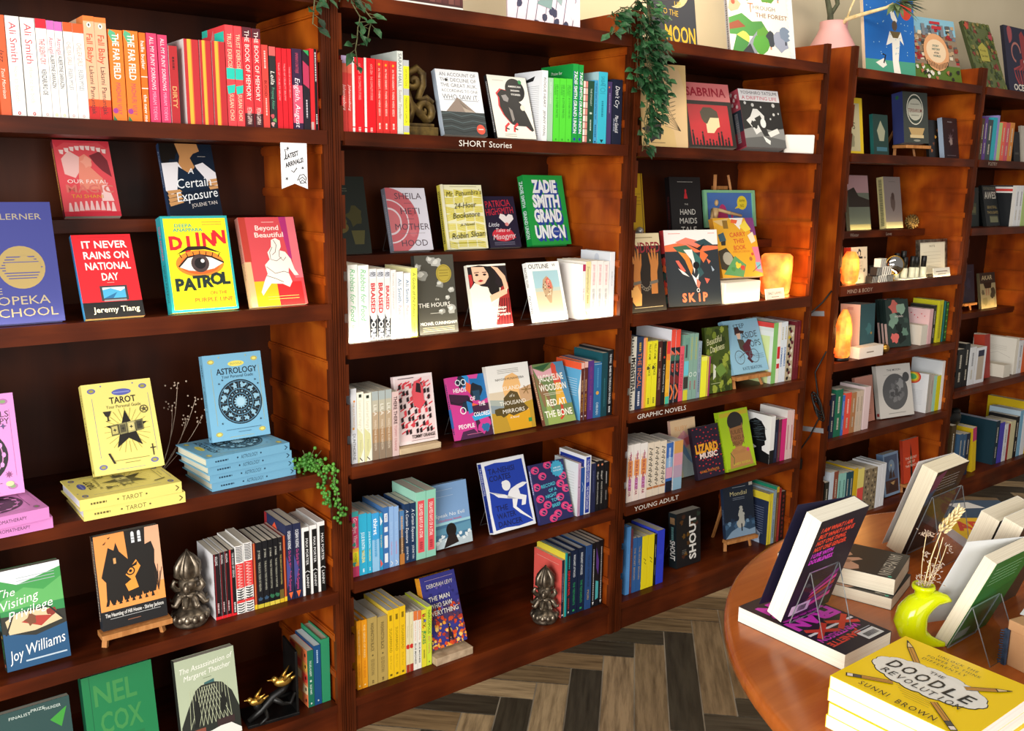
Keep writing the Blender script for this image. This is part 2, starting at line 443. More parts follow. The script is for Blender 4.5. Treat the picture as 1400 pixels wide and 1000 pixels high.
def trust_back(a):
    a.rect(0, .93, .25, 1, '3ad0bb'); a.rect(.55, .78, .95, .94, '34cdb8'); a.poly([(.3, .8), (.5, .98), (.55, .8)], 'e98d8d')
D('trust', c='ee464c', ba=trust_back, sa=[T('TRUST EXERCISE', .08, .43, .5, 'f5d9b4'), R_(.42, .53, '25c4b0'), ('f', lambda a: a.poly([(.6, 0), (.68, .1), (.66, .9), (.58, 1)], '25c4b0')), T('SUSAN CHOI', .68, .94, .5, 'f5d9b4')])
D('memory', c='d2343c', sa=[R_(0, .1, '58202c'), R_(.86, 1, '43161f'), T('THE BOOK OF MEMORY', .03, .73, .5, 'f6e7df'), T('PETINA GAPPAH', .8, .97, .5, 'f0d8cf')])
D('blood', c='dc443c', sa=[mk(.07, .28, .25, 'f0c0b8', 3), T('BLOOD', .42, .62, .38, '5a1512'), mk(.64, .85, .2, 'f0c0b8', 4)])
D('leila', c='2b2a2b', sa=[R_(0, .11, 'dc5f5b'), T('Leila', .28, .48, .62, 'efe9df', shear=.2), T('Prayaag Akbar', .5, .77, .42, '5aa383'), ('f', lambda a: [a.blob(.85 + .05 * i, .3 + .3 * (i % 2), .025, c, i) for i, c in enumerate(('c8505a', '6a9a5a', 'd89a9a'))])])
D('redslim', c='d41a28', sa=[T('TALES OF CRUELTY BELOW', .09, .74, .3, 'f2aeb0')])
D('august', c='372040', sa=[T('UPAMANYU CHATTERJEE', .05, .3, .3, 'd2506c'), R_(.45, .92, 'e05672'), T('English, August', .36, .98, .5, 'f3e8ee', shear=.2)])
D('darkpink', c='221b26', sa=[('f', lambda a: a.poly([(0, .1), (0, .9), (.07, .95)], '35a25a')), ('f', lambda a: a.poly([(.13, .05), (.2, .95), (.48, .95), (.42, .05)], 'c0365a')), mk(.62, .85, .2, 'c8c0c8', 5)])
D('redblack', c='df262e', sa=[R_(0, 1, '191718', .55, .95), mk(.04, .4, .15, 'd8d8d8', 6, .75), mk(.8, .93, .15, 'd8d8d8', 7, .75), R_(.9, 1, 'c9a9a4', 0, .35)])

# -- leftmost bookcase, lower rows of spines
D('reason', c='1d1216', b='ecebef', sa=[R_(0, 1, '7d1a22', .14, .3), T('KILLING', .04, .17, .4, 'e9e6e6'), mk(.75, .9, .25, 'c9b0b0', 8), R_(.955, 1, 'd6232b')])
D('rules', c='17171a', sa=[R_(0, 1, 'cf2a30', 0, .32), T('THE RULES OF SEEING', .05, .42, .34, 'e8e8e8', v=.68), mk(.8, .95, .3, 'd8d0d0', 9, .68), R_(.965, 1, 'd6232b')])
def zig(a):
    for i in range(10):
        u = .01 + i * .023
        a.poly([(u, .1), (u + .012, .5), (u, .9), (u + .012, .9), (u + .024, .5), (u + .012, .1)], K_)
        u = .63 + i * .037
        a.poly([(u, .1), (u + .014, .5), (u, .9), (u + .016, .9), (u + .03, .5), (u + .016, .1)], K_)
    a.rect(.26, 0, .62, 1, 'd93a3a')
    R = random.Random(4)
    for i in range(8):
        u = .28 + i * .042; a.line([(u, .2), (u + .02, .8), (u + .035, .3)], .008, 'f2d9d4')
D('zigzag', c='e9e7e4', sa=[('f', zig), T('POISON', .65, .8, .3, K_), R_(.8, .84, 'd93a3a')])
D('tides', c='15161b', sa=[T('JY YANG', .12, .25, .34, 'cfcdbd'), T('THE BLACK TIDES OF HEAVEN', .3, .74, .34, 'b9b7a5'), ('f', lambda a: a.blob(.86, .5, .03, '34506a', 3)), R_(.94, 1, 'c9b83a')])
D('threads', c='111216', sa=[T('JY YANG', .12, .25, .34, 'cfcdbd'), T('THE RED THREADS OF FORTUNE', .3, .74, .34, 'b9b7a5'), ('f', lambda a: a.blob(.86, .5, .03, '2f6a4a', 5)), R_(.94, 1, 'd8c24a')])
D('monsters', c='1b1a1c', sa=[T('JY YANG', .08, .2, .34, 'cfcdbd'), T('THE DESCENT OF MONSTERS', .26, .72, .34, 'c9b66a'), R_(.8, 1, '6a5a28'), R_(.94, 1, 'd8b32a')])
D('orangeslim', c='8a2b22', sa=[R_(0, 1, 'd97a3a', .3, .6), R_(.93, 1, 'e8c02a')])
D('vuong', c='232846', hard=0, b='2a3358', ba=lambda a: [a.rect(0, 0, .12, 1, '9a2a30'), a.poly([(.35, .86), (.5, .95), (.62, .86)], 'e85a3a')],
  sa=[T('OCEAN VUONG', .08, .32, .42, 'eeeef2', bold=.01), T("On Earth We're Briefly Gorgeous", .34, .88, .36, 'd84a8c'), ('f', lambda a: a.poly([(.4, 0), (.6, .6), (.85, 0)], '4a4a8a')), ('f', lambda a: a.poly([(.9, .2), (.99, .5), (.9, .8)], 'ef6a3a'))])
D('lanny', c='efedea', b='e2e0de', p='e6e2da', sa=[R_(.06, 1, '141414', .3, 1), T('MAX PORTER', .1, .62, .34, 'eeeeee', v=.66), ('f', lambda a: a.line([(.66, .3), (.64, .65), (.67, 1)], .008, 'eeeeee')), T('LANNY', .7, .9, .34, 'eeeeee', v=.66)])
def orangepat(a):
    for i in range(5):
        for j in range(3): a.poly([(j * .34, i * .2), (j * .34 + .3, i * .2 + .02), (j * .34 + .34, i * .2 + .16), (j * .34 + .06, i * .2 + .17)], ['e2453a', 'f3b04a', 'ee7a4a', 'f7d9a8'][(i + j) % 4])
    for i in range(5): a.ell(.9, .1 + .2 * i, .035, .05, '231a1a')
D('greenpat', c='e8623f', s='1c6a52', b='ef8a55', ba=orangepat, sa=[T('THE SAD ACADEMY', .18, .46, .3, 'e0ece4'), emblem(.54, .02, 'e8efe8', '1c6a52'), T('SALLIE WARD', .6, .78, .3, 'e0ece4'), emblem(.94, .016, 'e8efe8', '1c6a52')])
D('bluetall', c='16497a', hard=0, p='dfe3ea', sa=[mk(.08, .3, .2, 'a9c4dd', 12), emblem(.93, .014, 'e8efe8', '16497a')])
D('greenplain', c='2b8a60', hard=1, p='cdc4b2', sa=[])

# -- second bookcase
D('johannes', c='cf3a35', sa=[R_(0, .1, 'b8a0c8'), R_(.1, .22, 'd8604a'), T('Johannesburg', .37, .72, .55, 'f3dcd6', shear=.25)])
D('complete', c='df1220', sa=[R_(0, 1, W_, 0, .2), R_(.925, .94, 'df1220', 0, .2), T('KATE ZEN   THE COMPLETE STORIES', .08, .56, .2, 'f5a8a0', v=.65), mk(.93, .99, .2, 'f5c0b8', 14, .6)])
D('desert', c='d92f2c', sa=[('o', .065, .018, 'f0a02a'), T('IN THIS DESERT, THERE WERE SEEDS', .12, .76, .28, 'f6d0c4', bold=.01), mk(.86, .94, .25, 'f6d0c4', 15)])
D('sarah', c='d3d8d3', b='c5cec9', sa=[T('SARAH HALL', .03, .43, .55, '4a5052'), T('Sudden Traveller', .46, .82, .5, '9a7d68', shear=.2)])
D('yellowgrey', c='b9bcc0', sa=[R_(.08, .38, 'f0ee2a'), R_(.47, .88, 'f0ee2a'), R_(.97, 1, 'f0ee2a'), T('INFORMATIONS', .12, .35, .4, '6a6a3a'), T('MARGARITA GARCIA', .5, .84, .4, '6a6a3a')])
D('rogue', c='f0f0f2', b='e9ecf2', ba=lambda a: [a.poly([(.35, .87), (.75, .93), (.68, .86), (.4, .84)], '1b1c20'), a.small(.3, .9, .78, 'a9adb5', 26, .028)], sa=[T('ROGUE HEART', .1, .52, .4, '2a2a2c', shear=.1), T('JENNY HVAL', .56, .93, .4, '2a2a2c', shear=.1)])
D('palegreen', c='a9cdb0', sa=[T('HUMAN CHAIN', .07, .4, .3, 'e5f3e6')])
D('lime', c='4fd034', s='55d838', sa=[T('HER BODY & OTHER PARTIES', .1, .62, .35, '1f7a28', v=.6), T('CARMEN', .1, .26, .22, '1f7a28', v=.25), mk(.95, .98, .2, '1f7a28', 3)])
def zadback(a): a.t('Praise for', .5, .9, .04, 'eef5ee')
D('zadie', c='1a9a40', b='179340', hard=0, ba=zadback, sa=[T('ZADIE SMITH', .09, .44, .66, 'e8ecf4', bold=.02), T('GRAND UNION', .46, .88, .66, 'e8ecf4', bold=.02), ('f', lambda a: a.line([(.09, .18), (.88, .18)], .012, '2a3c9a')), ('o', .955, .02, '2a3c9a')])
def tiles(a):
    for i in range(9):
        for j in range(2): a.rect(i * .11 + .004, j * .5 + .03, i * .11 + .1, j * .5 + .47, ['f6ddd0', 'eab8a8', 'f4ece6', 'd98a80'][(i * 2 + j * 3) % 4])
D('tile', c='7a4a44', sa=[('f', tiles)])
D('dkgreen', c='1f4a36', sa=[T('THE EMISSARY', .12, .4, .28, 'bcd0c2'), R_(.5, .53, 'bcd0c2', .3, .7), mk(.62, .8, .2, 'bcd0c2', 4), emblem(.95, .016, 'e8efe8', '1f4a36')])
D('blueslim', c='3f9ccb', sa=[T('IT NEVER RAINS ON NATIONAL DAY', .05, .62, .45, '18425a', bold=.01), mk(.7, .9, .3, '1c4d69', 6), ('o', .97, .015, '1c3d55')])
D('cyan', c='38b6cf', b='a7cad4', sa=[T('SABAI', .06, .18, .4, '1f7d93'), T('TOI', .16, .3, .6, '2a93aa'), mk(.4, .62, .2, '1f7d93', 7), ('f', lambda a: a.poly([(.94, .3), (.94, .7), (.985, .5)], '16343c'))])
D('purpleslim', c='463763', sa=[('o', .09, .014, 'e0703a', .35), mk(.18, .5, .25, '8a7aa5', 8)])
D('dontcry', c='1c2136', sa=[T("Don't Cry", .1, .44, .42, 'e9e9ee', shear=.3), T('Mary Gaitskill', .55, .82, .34, 'e9e9ee', shear=.3), mk(.6, .8, .12, '8a8fa5', 9, .2)])
D('rabbits', c='f2f3ee', b='e6efe6', hard=0, sa=[T('Rabbits for Food', .05, .72, .5, '5bbf78', shear=.3), T('Kirshenbaum', .76, .94, .3, '8ac79a', shear=.2)])
def pork(a):
    a.poly([(.62, 0), (.72, .5), (.68, 1), (1, 1), (1, 0)], '1c2029')
    a.poly([(.02, .05), (.14, .05), (.12, .95), (.02, .95)], 'dfe3ea')
D('pork', c=W_, sa=[('f', pork), T('AN', .04, .1, .42, '22283a', bold=.03, v=.7), T('YU', .04, .1, .42, '22283a', bold=.03, v=.28), T('BRAISED', .18, .62, .56, 'cf3038', bold=.03), T('PORK', .66, .97, .6, 'f3f1ec', bold=.03)])
D('whitecun', c='efeae6', sa=[T('MICHAEL CUNNINGHAM', .05, .56, .35, 'b0a59f')])
D('publib', c='f3f2ef', sa=[T('Ali Smith', .1, .45, .5, '2a6d9c'), T('Public library', .5, .83, .42, 'e58f97')])
D('guideyel', c='efeab0', s='f0ef5e', b='f1efb8', sa=[T('A Guide of the Future', .06, .7, .45, '5f6a2c', shear=.2), mk(.78, .94, .3, '9a9a4a', 3)])
D('hours', c='3a3934', sa=[])
D('whiteback', c='f1ece8', b='f4f0ee', sa=[R_(0, .12, 'b8305a'), T('THE HARRY', .4, .7, .4, 'b06a6a')])
D('swamp', c='e9dca4', b='ece9e2', sa=[T('Swamplandia!', .08, .55, .45, 'a08a55', shear=.2), mk(.58, .72, .3, 'b09a60', 4), ('f', lambda a: a.poly([(.84, .1), (1, .3), (1, .9), (.9, .6)], 'cbb85a'))])
D('donothing', c='f0ebe6', sa=[T('JENNY ERPENBECK', .06, .42, .36, 'd8707a'), T('GO WENT GONE', .48, .8, .36, '4a4a4c'), ])
D('rebecca', c='eceef2', b='dde3ec', ba=lambda a: a.ell(.55, .9, .08, .1, 'c5cedd'), sa=[T('REBECCA', .3, .52, .3, 'b0b4bc')])
D('dunthorne', c='dfe1e6', b='cfd4dc', sa=[('o', .17, .014, 'e58a2a', .6), ('o', .53, .016, 'e8a23a', .4), T('THE ADULTERANTS', .18, .52, .3, 'c89a5a'), T('DUNTHORNE', .6, .95, .5, '2a2c33')])
D('town', c='f2efdc', sa=[R_(.03, .075, '2a3328', .3, .7), T('Leonard and Hungry Paul', .12, .6, .42, 'cbc6a8', shear=.1), ('f', lambda a: a.poly([(.5, 0), (.6, .8), (.8, .9), (1, .2), (1, 0)], 'd9d79f')), T('Hession', .68, .85, .3, 'b8b48f'), ('f', lambda a: a.line([(.93, .3), (.98, .7)], .012, K_))])
D('lila', c='b9a184', b='b8b7ab', sa=[R_(0, .13, 'a9b3b2'), R_(.13, .3, 'bdb7a2'), R_(.55, .75, 'a8835e'), R_(.75, 1, '8e7a66'), T('LILA', .18, .37, .5, 'f1eee4'), T('MARILYNNE ROBINSON', .42, .86, .36, 'e5d9c5')])
D('therespine', c='d9bcb8', sa=[T('THERE THERE', .07, .5, .5, '3a1a1e', bold=.02), T('TOMMY ORANGE', .52, .92, .36, 'a84a50')])
def rbback(a):
    a.rect(0, .88, 1, 1, 'ee5b32'); a.rect(.0, 0, 1, .88, '5fa9d4'); a.poly([(0, .1), (.2, 0), (0, 0)], 'f4eee9'); a.poly([(1, .86), (.9, .5), (1, .1)], 'e8e5e2'); a.small(.15, .85, .7, 'dcecf5', 8, .04)
D('redbone', c='5a2a22', b='ef6036', ba=rbback, sa=[R_(0, .1, 'ddb0a4'), T('WOODSON', .3, .5, .4, 'e8c08a'), T('RED AT THE BONE', .55, .85, .4, 'd8a23a'), ('o', .93, .013, 'efe6dc')])
D('purple', c='54307a', sa=[T('WELCOME TO LAGOS', .1, .55, .42, '8c3a6e'), mk(.6, .85, .3, '7a4a90', 5)])
D('bluegold', c='2c6a9c', sa=[('o', .55, .035, 'd8a048', .5), R_(.03, .035, 'd8e6ee'), mk(.1, .45, .2, '4f8bb8', 5), T('CHIBUNDU', .72, .95, .3, 'd8e6ee')])
D('darkteal', c='16434d', b='1d5560', ba=lambda a: a.small(.2, .8, .86, '7fa8ae', 3, .035), sa=[mk(.4, .85, .2, '2f6a72', 6)])
D('blackwhale', c='15181c', sa=[T('THE WHALE', .06, .2, .38, 'e0e2e4', bold=.01), T('BABE IN THROUGH WHALES', .24, .82, .38, 'e0e2e4', bold=.01), mk(.86, .96, .3, 'cccccc', 5)])
D('goodbye', c='c8406a', sa=[R_(0, .08, '3a9a9a'), T('Goodbye, Vitamin', .1, .55, .55, 'f6dde6', shear=.15), R_(.56, .84, 'e7a83a'), R_(.62, .78, 'd8d02a', .1, .9), T('KHONG', .64, .78, .4, '3a2a1a'), ('f', lambda a: [a.blob(.2 + .3 * i, .25, .03, '43a08e', i) for i in range(3)])])
D('buntin', c='2fa9cf', b='3ab3d6', sa=[T('JULIE BUNTIN', .3, .58, .38, 'e2f4fa', bold=.01), T('MARLENA', .6, .8, .38, 'f2e06a', bold=.01), mk(.9, .96, .2, 'e2f4fa', 3)])
D('thirst', c='3aa0dc', sa=[R_(.45, 1, '8fc2e6'), T('thirst', .08, .38, .55, 'eef7fc', bold=.02), mk(.45, .75, .3, '4f9fd0', 5)])
D('tealmix', c='2a8fc0', sa=[('f', lambda a: a.poly([(.05, .2), (.15, .9), (.22, .3)], 'e8eef0')), ('f', lambda a: a.poly([(.8, .1), (.9, .9), (.95, .2)], 'e05a4a')), T('THE OCEAN', .3, .68, .36, 'f0d060')])
D('blueboxes', c='3c6fae', b='4b78b0', sa=[R_(.1, .24, 'e2e6ee', .2, .8), R_(.32, .4, 'e2e6ee', .2, .8), R_(.46, .66, 'e2e6ee', .2, .8), R_(.75, .9, 'e2e6ee', .2, .8), T('TWO', .12, .22, .3, '2a4a80')])
D('palelilac', c='8fb4e2', sa=[T('Speak No Evil', .25, .55, .4, 'a4c3ea'), T('Uzodinma Iweala', .58, .8, .32, 'd0607a'), ('f', lambda a: a.line([(.9, .3), (.94, .7), (.97, .3)], .012, W_))])
D('brownmix', c='4a3a30', sa=[R_(0, .35, '4f7fb0'), R_(.35, .5, '2a4a70'), mk(.1, .8, .4, 'c9a27a', 8), R_(.8, 1, 'b8783a')])
D('certain', c='1d3557', b='24406b', sa=[T('A Certain Exposure', .1, .66, .5, 'e6eaf0', shear=.3), T('JOLENE TAN', .72, .95, .34, 'dfe6ee')])
D('rays', c='8fcdb6', b='9fd6c2', s='8fcdb6', ba=lambda a: [a.rect(.1, .1, .9, .86, 'e0545a'), a.small(.2, .8, .7, 'e88a8a', 6, .05)], sa=[R_(.13, .9, 'e0525a', .16, .84), T('DELAYED RAYS OF A STAR', .18, .68, .34, 'f7e3de', bold=.012), mk(.74, .86, .3, 'b03a44', 6)])
D('lilacslim', c='c9a6c2', b='dfe6ea', ba=lambda a: [a.ell(.3, .93, .05, .05, '3a6a6a'), a.small(.2, .85, .8, 'a9b8bd', 10, .05)], sa=[mk(.1, .4, .25, '9a7a95', 8), ('o', .45, .014, '463a44'), mk(.5, .95, .25, '9a7a95', 9)])
D('bluew', c='25509a', b='2a5aa8', sa=[('f', lambda a: a.line([(.3, .3), (.4, .7), (.5, .4)], .01, 'a9bfe0'))])
def dancerback(a):
    a.rect(.04, .1, .96, .94, '20389e'); a.rect(.04, .72, .96, .75, 'e7e9f2'); a.small(.1, .9, .88, 'aab6dd', 4, .025)
D('dancersp', c='e9ebf1', b='e9ebf1', ba=dancerback, sa=[R_(.02, .98, '22389c', .16, .84), T('TA-NEHISI COATES', .06, .45, .4, 'dfe4f5'), T('THE WATER DANCER', .52, .92, .4, 'dfe4f5')])
D('navydark', c='22284a', sa=[mk(.15, .6, .2, '4a5280', 9)])
D('blackpeng', c='15161a', sa=[('o', .08, .022, 'dd8a62'), T('Gogol', .2, .38, .4, 'e8e4dc', shear=.25), T('PRIVATE CONFESSIONS', .42, .86, .34, 'd0cdc5')])
D('blackplain', c='17181a', sa=[mk(.2, .45, .22, 'b9b9b9', 11), mk(.6, .8, .22, '8a8a8a', 12)])
D('orangesp', c='f2a01c', hard=1, p='c8c3bb', sa=[T('THE SIRENS OF MARS', .07, .55, .34, 'fbe0a0'), T('FOUR SEEDS', .6, .85, .34, 'd06a1a'), ('o', .95, .012, 'fbe0a0')])
D('washblack', c='b59a55', b='b59a55', p='cfc8bc', sa=[T('WASHINGTON BLACK', .08, .5, .34, '4c3f22', bold=.01), ('o', .56, .014, '6a5a30'), T('ESI EDUGYAN', .62, .85, .34, '5a4a28'), mk(.93, .98, .2, '5a4a28', 4)])
D('sugar', c='efc21a', b='f3d24a', p='d8d2c6', sa=[T('SUGARBREAD', .27, .62, .44, 'a88a14', bold=.015), T('Balli Kaur', .66, .88, .34, 'c49c18'), R_(.08, .16, '8a6f10', .3, .7), R_(.935, .965, '6a5a1a', .3, .7)])
D('creamred', c='e7dcae', sa=[R_(.87, 1, 'a83a2a'), T('The Remainder', .15, .5, .34, 'b09a6a'), ('f', lambda a: a.blob(.57, .5, .035, 'd32f27', 6))])
D('bluemad', c='f1ede2', sa=[R_(0, .16, 'e2793a'), T('MONICA POSTIN', .18, .5, .4, 'e29a70'), T('BLUE MADNESS', .55, .9, .44, '2c2a2a', bold=.02)])
D('blackjokes', c='e6d93a', p='d8d2b6', sa=[T('BLACK', .07, .32, .6, '7a5a1a', bold=.03), T('JOKES', .36, .6, .6, '3f8a4a', bold=.03), ('f', lambda a: [a.blob(.1 + .1 * i, .3 + .4 * (i % 2), .02, c, i) for i, c in enumerate(('d83a3a', '3a6ad8', 'd88a2a', '3a9a4a'))]), mk(.7, .85, .3, '8a8a2a', 3)])
D('narco', c='cfe03a', p='d8d6bc', sa=[T('NARCOPOLIS', .06, .46, .5, '5a7a2a', bold=.02), T('JEET THAYIL', .5, .8, .44, 'cf5a6a'), ('o', .94, .014, '7a7a4a')])
def coralback(a):
    a.small(.1, .9, .9, 'f3b7a8', 1, .03); a.rect(.2, .3, .85, .78, 'f0655a'); a.small(.25, .8, .72, 'd05048', 12, .035)
D('coral', c='f0605a', b='f3655c', s='232a3c', ba=coralback, p='e4dcc4', sa=[T('RANDEKEMA SALTY AMANDLA', .1, .85, .34, '9aa3b8'), R_(.94, .97, 'f2f2f2', .3, .7)])
D('tealsp', c='1ba0a4', b='efe04a', p='e6dfae', sa=[])
D('djinnsp', c='20242e', p='dcd6cc', sa=[mk(.05, .25, .3, '3aa0a0', 4), T('DJINN PATROL', .28, .68, .56, 'd8232e', bold=.02), mk(.72, .9, .3, 'a03038', 5), R_(.93, .96, 'd8d8d8', .35, .65)])
D('testaments', c='14233f', b='14233f', p='e2e4e6', hard=1, sa=[T('MARGARET ATWOOD', .07, .42, .3, 'dfe4ea', bold=.01), T('THE TESTAMENTS', .5, .86, .3, '2f9a5a', bold=.01), R_(.93, .96, '2f9a5a', .35, .65)])
D('blueatw', c='274a80', b='35609c', sa=[T('THE LAST GOLDEN AGE', .15, .65, .3, '13171f'), T('MORI', .7, .85, .34, 'c6a45a')])
D('blackwhite', c='131417', p='bfbdb4', sa=[mk(.1, .9, .22, 'cfcfcf', 13), ('f', lambda a: a.poly([(.92, .25), (.97, .5), (.92, .8)], 'eeeeee'))])
D('purpteal', c='17191f', sa=[('f', lambda a: a.poly([(.08, .1), (.3, .9), (.52, .8), (.4, .2)], '5f3a8a')), ('f', lambda a: a.poly([(.6, .1), (.62, .9), (.88, .9), (.9, .1)], '4fb0b4'))])

# -- third bookcase
def bars(a):
    R = random.Random(8)
    for i in range(26): a.rect(i * .04, 0, i * .04 + .02, R.uniform(.2, .45), '222222'); 
D('monsterbw', c='d9d4c6', sa=[('f', bars), T('MONSTERS', .28, .74, .62, '19191a', bold=.03)])
D('incal', c='2c3c5a', hard=1, sa=[mk(.08, .2, .3, 'c9a03a', 3), T('THE INCAL', .22, .7, .6, 'e0783a'), mk(.75, .95, .3, 'd8d8e0', 4)])
D('pinkslim', c='ef9a7a', sa=[R_(0, 1, 'f0b03a', .5, 1)])
D('yelcomic', c='e9e02a', sa=[T('PAUL AT HOME', .05, .28, .45, '3a3a1a', bold=.01), T('SCIENCE', .34, .52, .45, '3a3a1a', bold=.01), ('f', lambda a: a.blob(.4, .2, .03, '4a4a2a', 3)), mk(.86, .95, .35, '6a6a2a', 4)])
D('brownsp', c='4a2420', sa=[mk(.1, .3, .3, 'b8a08a', 3), T('SHARK WRITING', .42, .75, .4, 'c9a08a')])
D('blacksp', c='191a1a', sa=[('o', .25, .02, 'c03a2a'), T('THE STRANGE TALE', .36, .8, .35, 'c8c8c4')])
D('rainbow', c='e8a82a', sa=[R_(0, .2, 'e03a3a'), R_(.2, .3, 'f0803a'), R_(.6, .82, 'f0b83a'), R_(.88, 1, '4ac0a0')])
D('skipsp', c='ee4a3e', s='22262c', b='e6e6ee', sa=[R_(0, .24, 'f0503f'), ('f', lambda a: a.poly([(.27, 0), (.33, 1), (.38, .2)], 'e86a50')), ('f', lambda a: a.blob(.38, .5, .05, '3a6a58', 3)), T('SKIP', .46, .58, .5, 'e8503f', bold=.02), ('f', lambda a: a.blob(.68, .5, .06, '7a2a2a', 5)), ('f', lambda a: a.line([(.75, .2), (.85, .8), (.95, .3)], .03, 'e8733f'))])
D('pinkred', c='e2596a', sa=[T('PRETENDING', .1, .85, .6, 'b83a50', bold=.02)])
D('tealyel', c='7aa694', sa=[R_(.05, .38, '6f9c8e'), R_(.15, .35, '3a4a4a', .2, .6), R_(.4, .62, '6fc6d4'), R_(.64, .82, '3a3a34'), R_(.84, 1, 'd8d23a')])
D('palesage', c='86ab9c', b='8fb0a4', p='a9bfb8', sa=[mk(.06, .4, .3, 'b0b46a', 3), ('f', lambda a: a.ring(.62, .5, .03, .01, 'e0ece4')), mk(.72, .85, .3, 'a84a5a', 4)])
D('greysp', c='8fa2b0', sa=[T('MILES TO GO', .1, .5, .4, '4a5a6a'), mk(.55, .9, .3, '4a5a6a', 4)])
D('yellim', c='f0ef3a', p='d8d83a', sa=[R_(0, .1, 'f3f26a')])
D('magyel', c='a03a6a', sa=[R_(0, 1, 'e0d23a', 0, .4)])
def limeback(a):
    a.rect(0, .92, 1, 1, 'd9433a'); a.rect(0, 0, .9, .78, 'd8e6a2'); a.blob(.45, .68, .1, '8a3a5a', 3); a.ring(.3, .45, .1, .03, 'a0a86a'); a.rect(0, .78, 1, .86, 'e8eae6')
D('greenfold', c='82bf6a', b='dfe4dc', ba=limeback, p='c8d8d8', sa=[])
D('redwhite', c='efe9e2', sa=[R_(.4, .6, 'cf2a2a'), R_(.68, .76, 'cf2a2a')])
D('bluewhite', c='dfe5ec', sa=[mk(.08, .3, .3, 'b8a86a', 3), T('SWIMMERS', .42, .74, .5, '3a6ab0', bold=.02)])
D('camo', c='b7a78a', sa=[('f', lambda a: [a.blob(.05 + .05 * i, .3 + .4 * ((i * 7) % 3) / 2, .035, ['1c1a1c', '5a1a2a', 'e0d8c8', 'c8b02a'][i % 4 if i < 6 else i % 3], i) for i in range(19)])])
D('darkred', c='6a2029', sa=[mk(.1, .8, .2, '9a4a50', 3)])
D('alsostar', c='f3e3da', b='e9e6e6', p='dcd8d2', sa=[R_(0, .18, 'f1ebe6'), ('f', lambda a: [a.line([(.42, .5), (.42 + .3 * math.cos(i), .5 + 4.2 * .1 * math.sin(i))], .012, c) for i, c in enumerate(('e8863a', 'd85a6a', 'e87a4a', 'c04a8a', 'e8a04a', 'd0508a', 'e8703a'))]), R_(.28, .55, 'ea9a5a', .1, .9), R_(.6, .8, 'c98ac0', .25, .75), T('THE SUN IS ALSO A STAR', .16, .9, .36, 'a02a50', bold=.02)])
D('script', c='e8d9c4', b='ddd6ce', p='d6d0c6', sa=[('f', lambda a: [a.line([(.1 + .1 * i, .2), (.13 + .1 * i, .8), (.17 + .1 * i, .35), (.2 + .1 * i, .7)], .02, '1d1b1a') for i in range(7)]), R_(.82, .86, 'c07a4a')])
D('bluegrad', c='3a6ab8', p='e0d8d0', sa=[R_(.3, .5, '8ab0d8'), R_(.5, .72, 'd8a0b8'), R_(.78, 1, '1c2030'), mk(.1, .5, .3, 'c8d8ee', 3)])
D('pastel', c='d8a8a8', b='e0dcd8', p='dfd9d0', sa=[R_(0, .25, 'd8a05a'), R_(.25, .5, 'd89aa8'), R_(.5, .75, 'b8a0b8'), R_(.75, 1, '8fb4cc')])
def headback(a):
    a.poly([(.28, 0), (.3, .22), (.5, .3), (.36, .34), (.2, .4), (.12, .55), (.1, .72), (.2, .84), (.4, .9), (.62, .86), (.78, .74), (.8, .62), (.86, .5), (.8, .46), (.82, .38), (.7, .33), (.72, .25), (1, .2), (1, 0)], '141517')
    R = random.Random(2)
    for i in range(12): a.line([(R.uniform(.2, .5), .45 + .035 * i), (R.uniform(.55, .85), .47 + .035 * i)], .01, '5a6a72')
D('headsil', c='f0efee', b='f0efee', s='f0efee', p='e6e2da', ba=lambda a: headback(a), sa=[R_(.72, 1, '191a1c')])
D('navysp', c='1f2338', sa=[mk(.3, .9, .25, '4a5070', 5)])
D('maroonsp', c='6a3340', sa=[mk(.3, .9, .25, '8a6a50', 5)])
D('hotpink', c='d8307c', p='d8d4ce', sa=[])
D('blushsp', c='e2c3c0', p='e2ddd5', b='e2ddd8', sa=[R_(.3, .8, 'c08a92', .3, .6)])
D('skyblue', c='5b9fe4', hard=1, sa=[mk(.4, .8, .2, '7ab4ee', 4)])
D('bluetan', c='2f5f9c', sa=[T('THE SECRET BRIDGES', .15, .8, .34, 'c0a468')])
D('yellowim', c='f0dc1e', sa=[('f', lambda a: a.line([(.42, .3), (.47, .7), (.5, .4), (.54, .75)], .012, '4a4a1a'))])
D('cobalt', c='2d3fd0', b='3a4cd8', sa=[R_(.45, .55, '3346d6', .2, .8)])
D('mondsp', c='1f2c48', s='e6d23a', b='24304c', ba=lambda a: [a.rect(0, .86, 1, 1, 'e6d23a'), a.small(.2, .85, .7, '8a93b0', 12, .045), a.blob(.5, .1, .3, 'a9b8d0', 3)], sa=[])
D('greentop', c='1f8a6a', s='6a4a2a', p='b0c8b8', sa=[R_(0, .1, 'd8b03a'), mk(.2, .9, .3, 'b07a4a', 4)])
D('redsp', c='9a2a2a', sa=[mk(.1, .9, .25, 'c05a50', 4)])
D('blackred', c='201818', sa=[('f', lambda a: [a.blob(.1 + .09 * i, .5, .03, '6a2a26', i) for i in range(10)])])

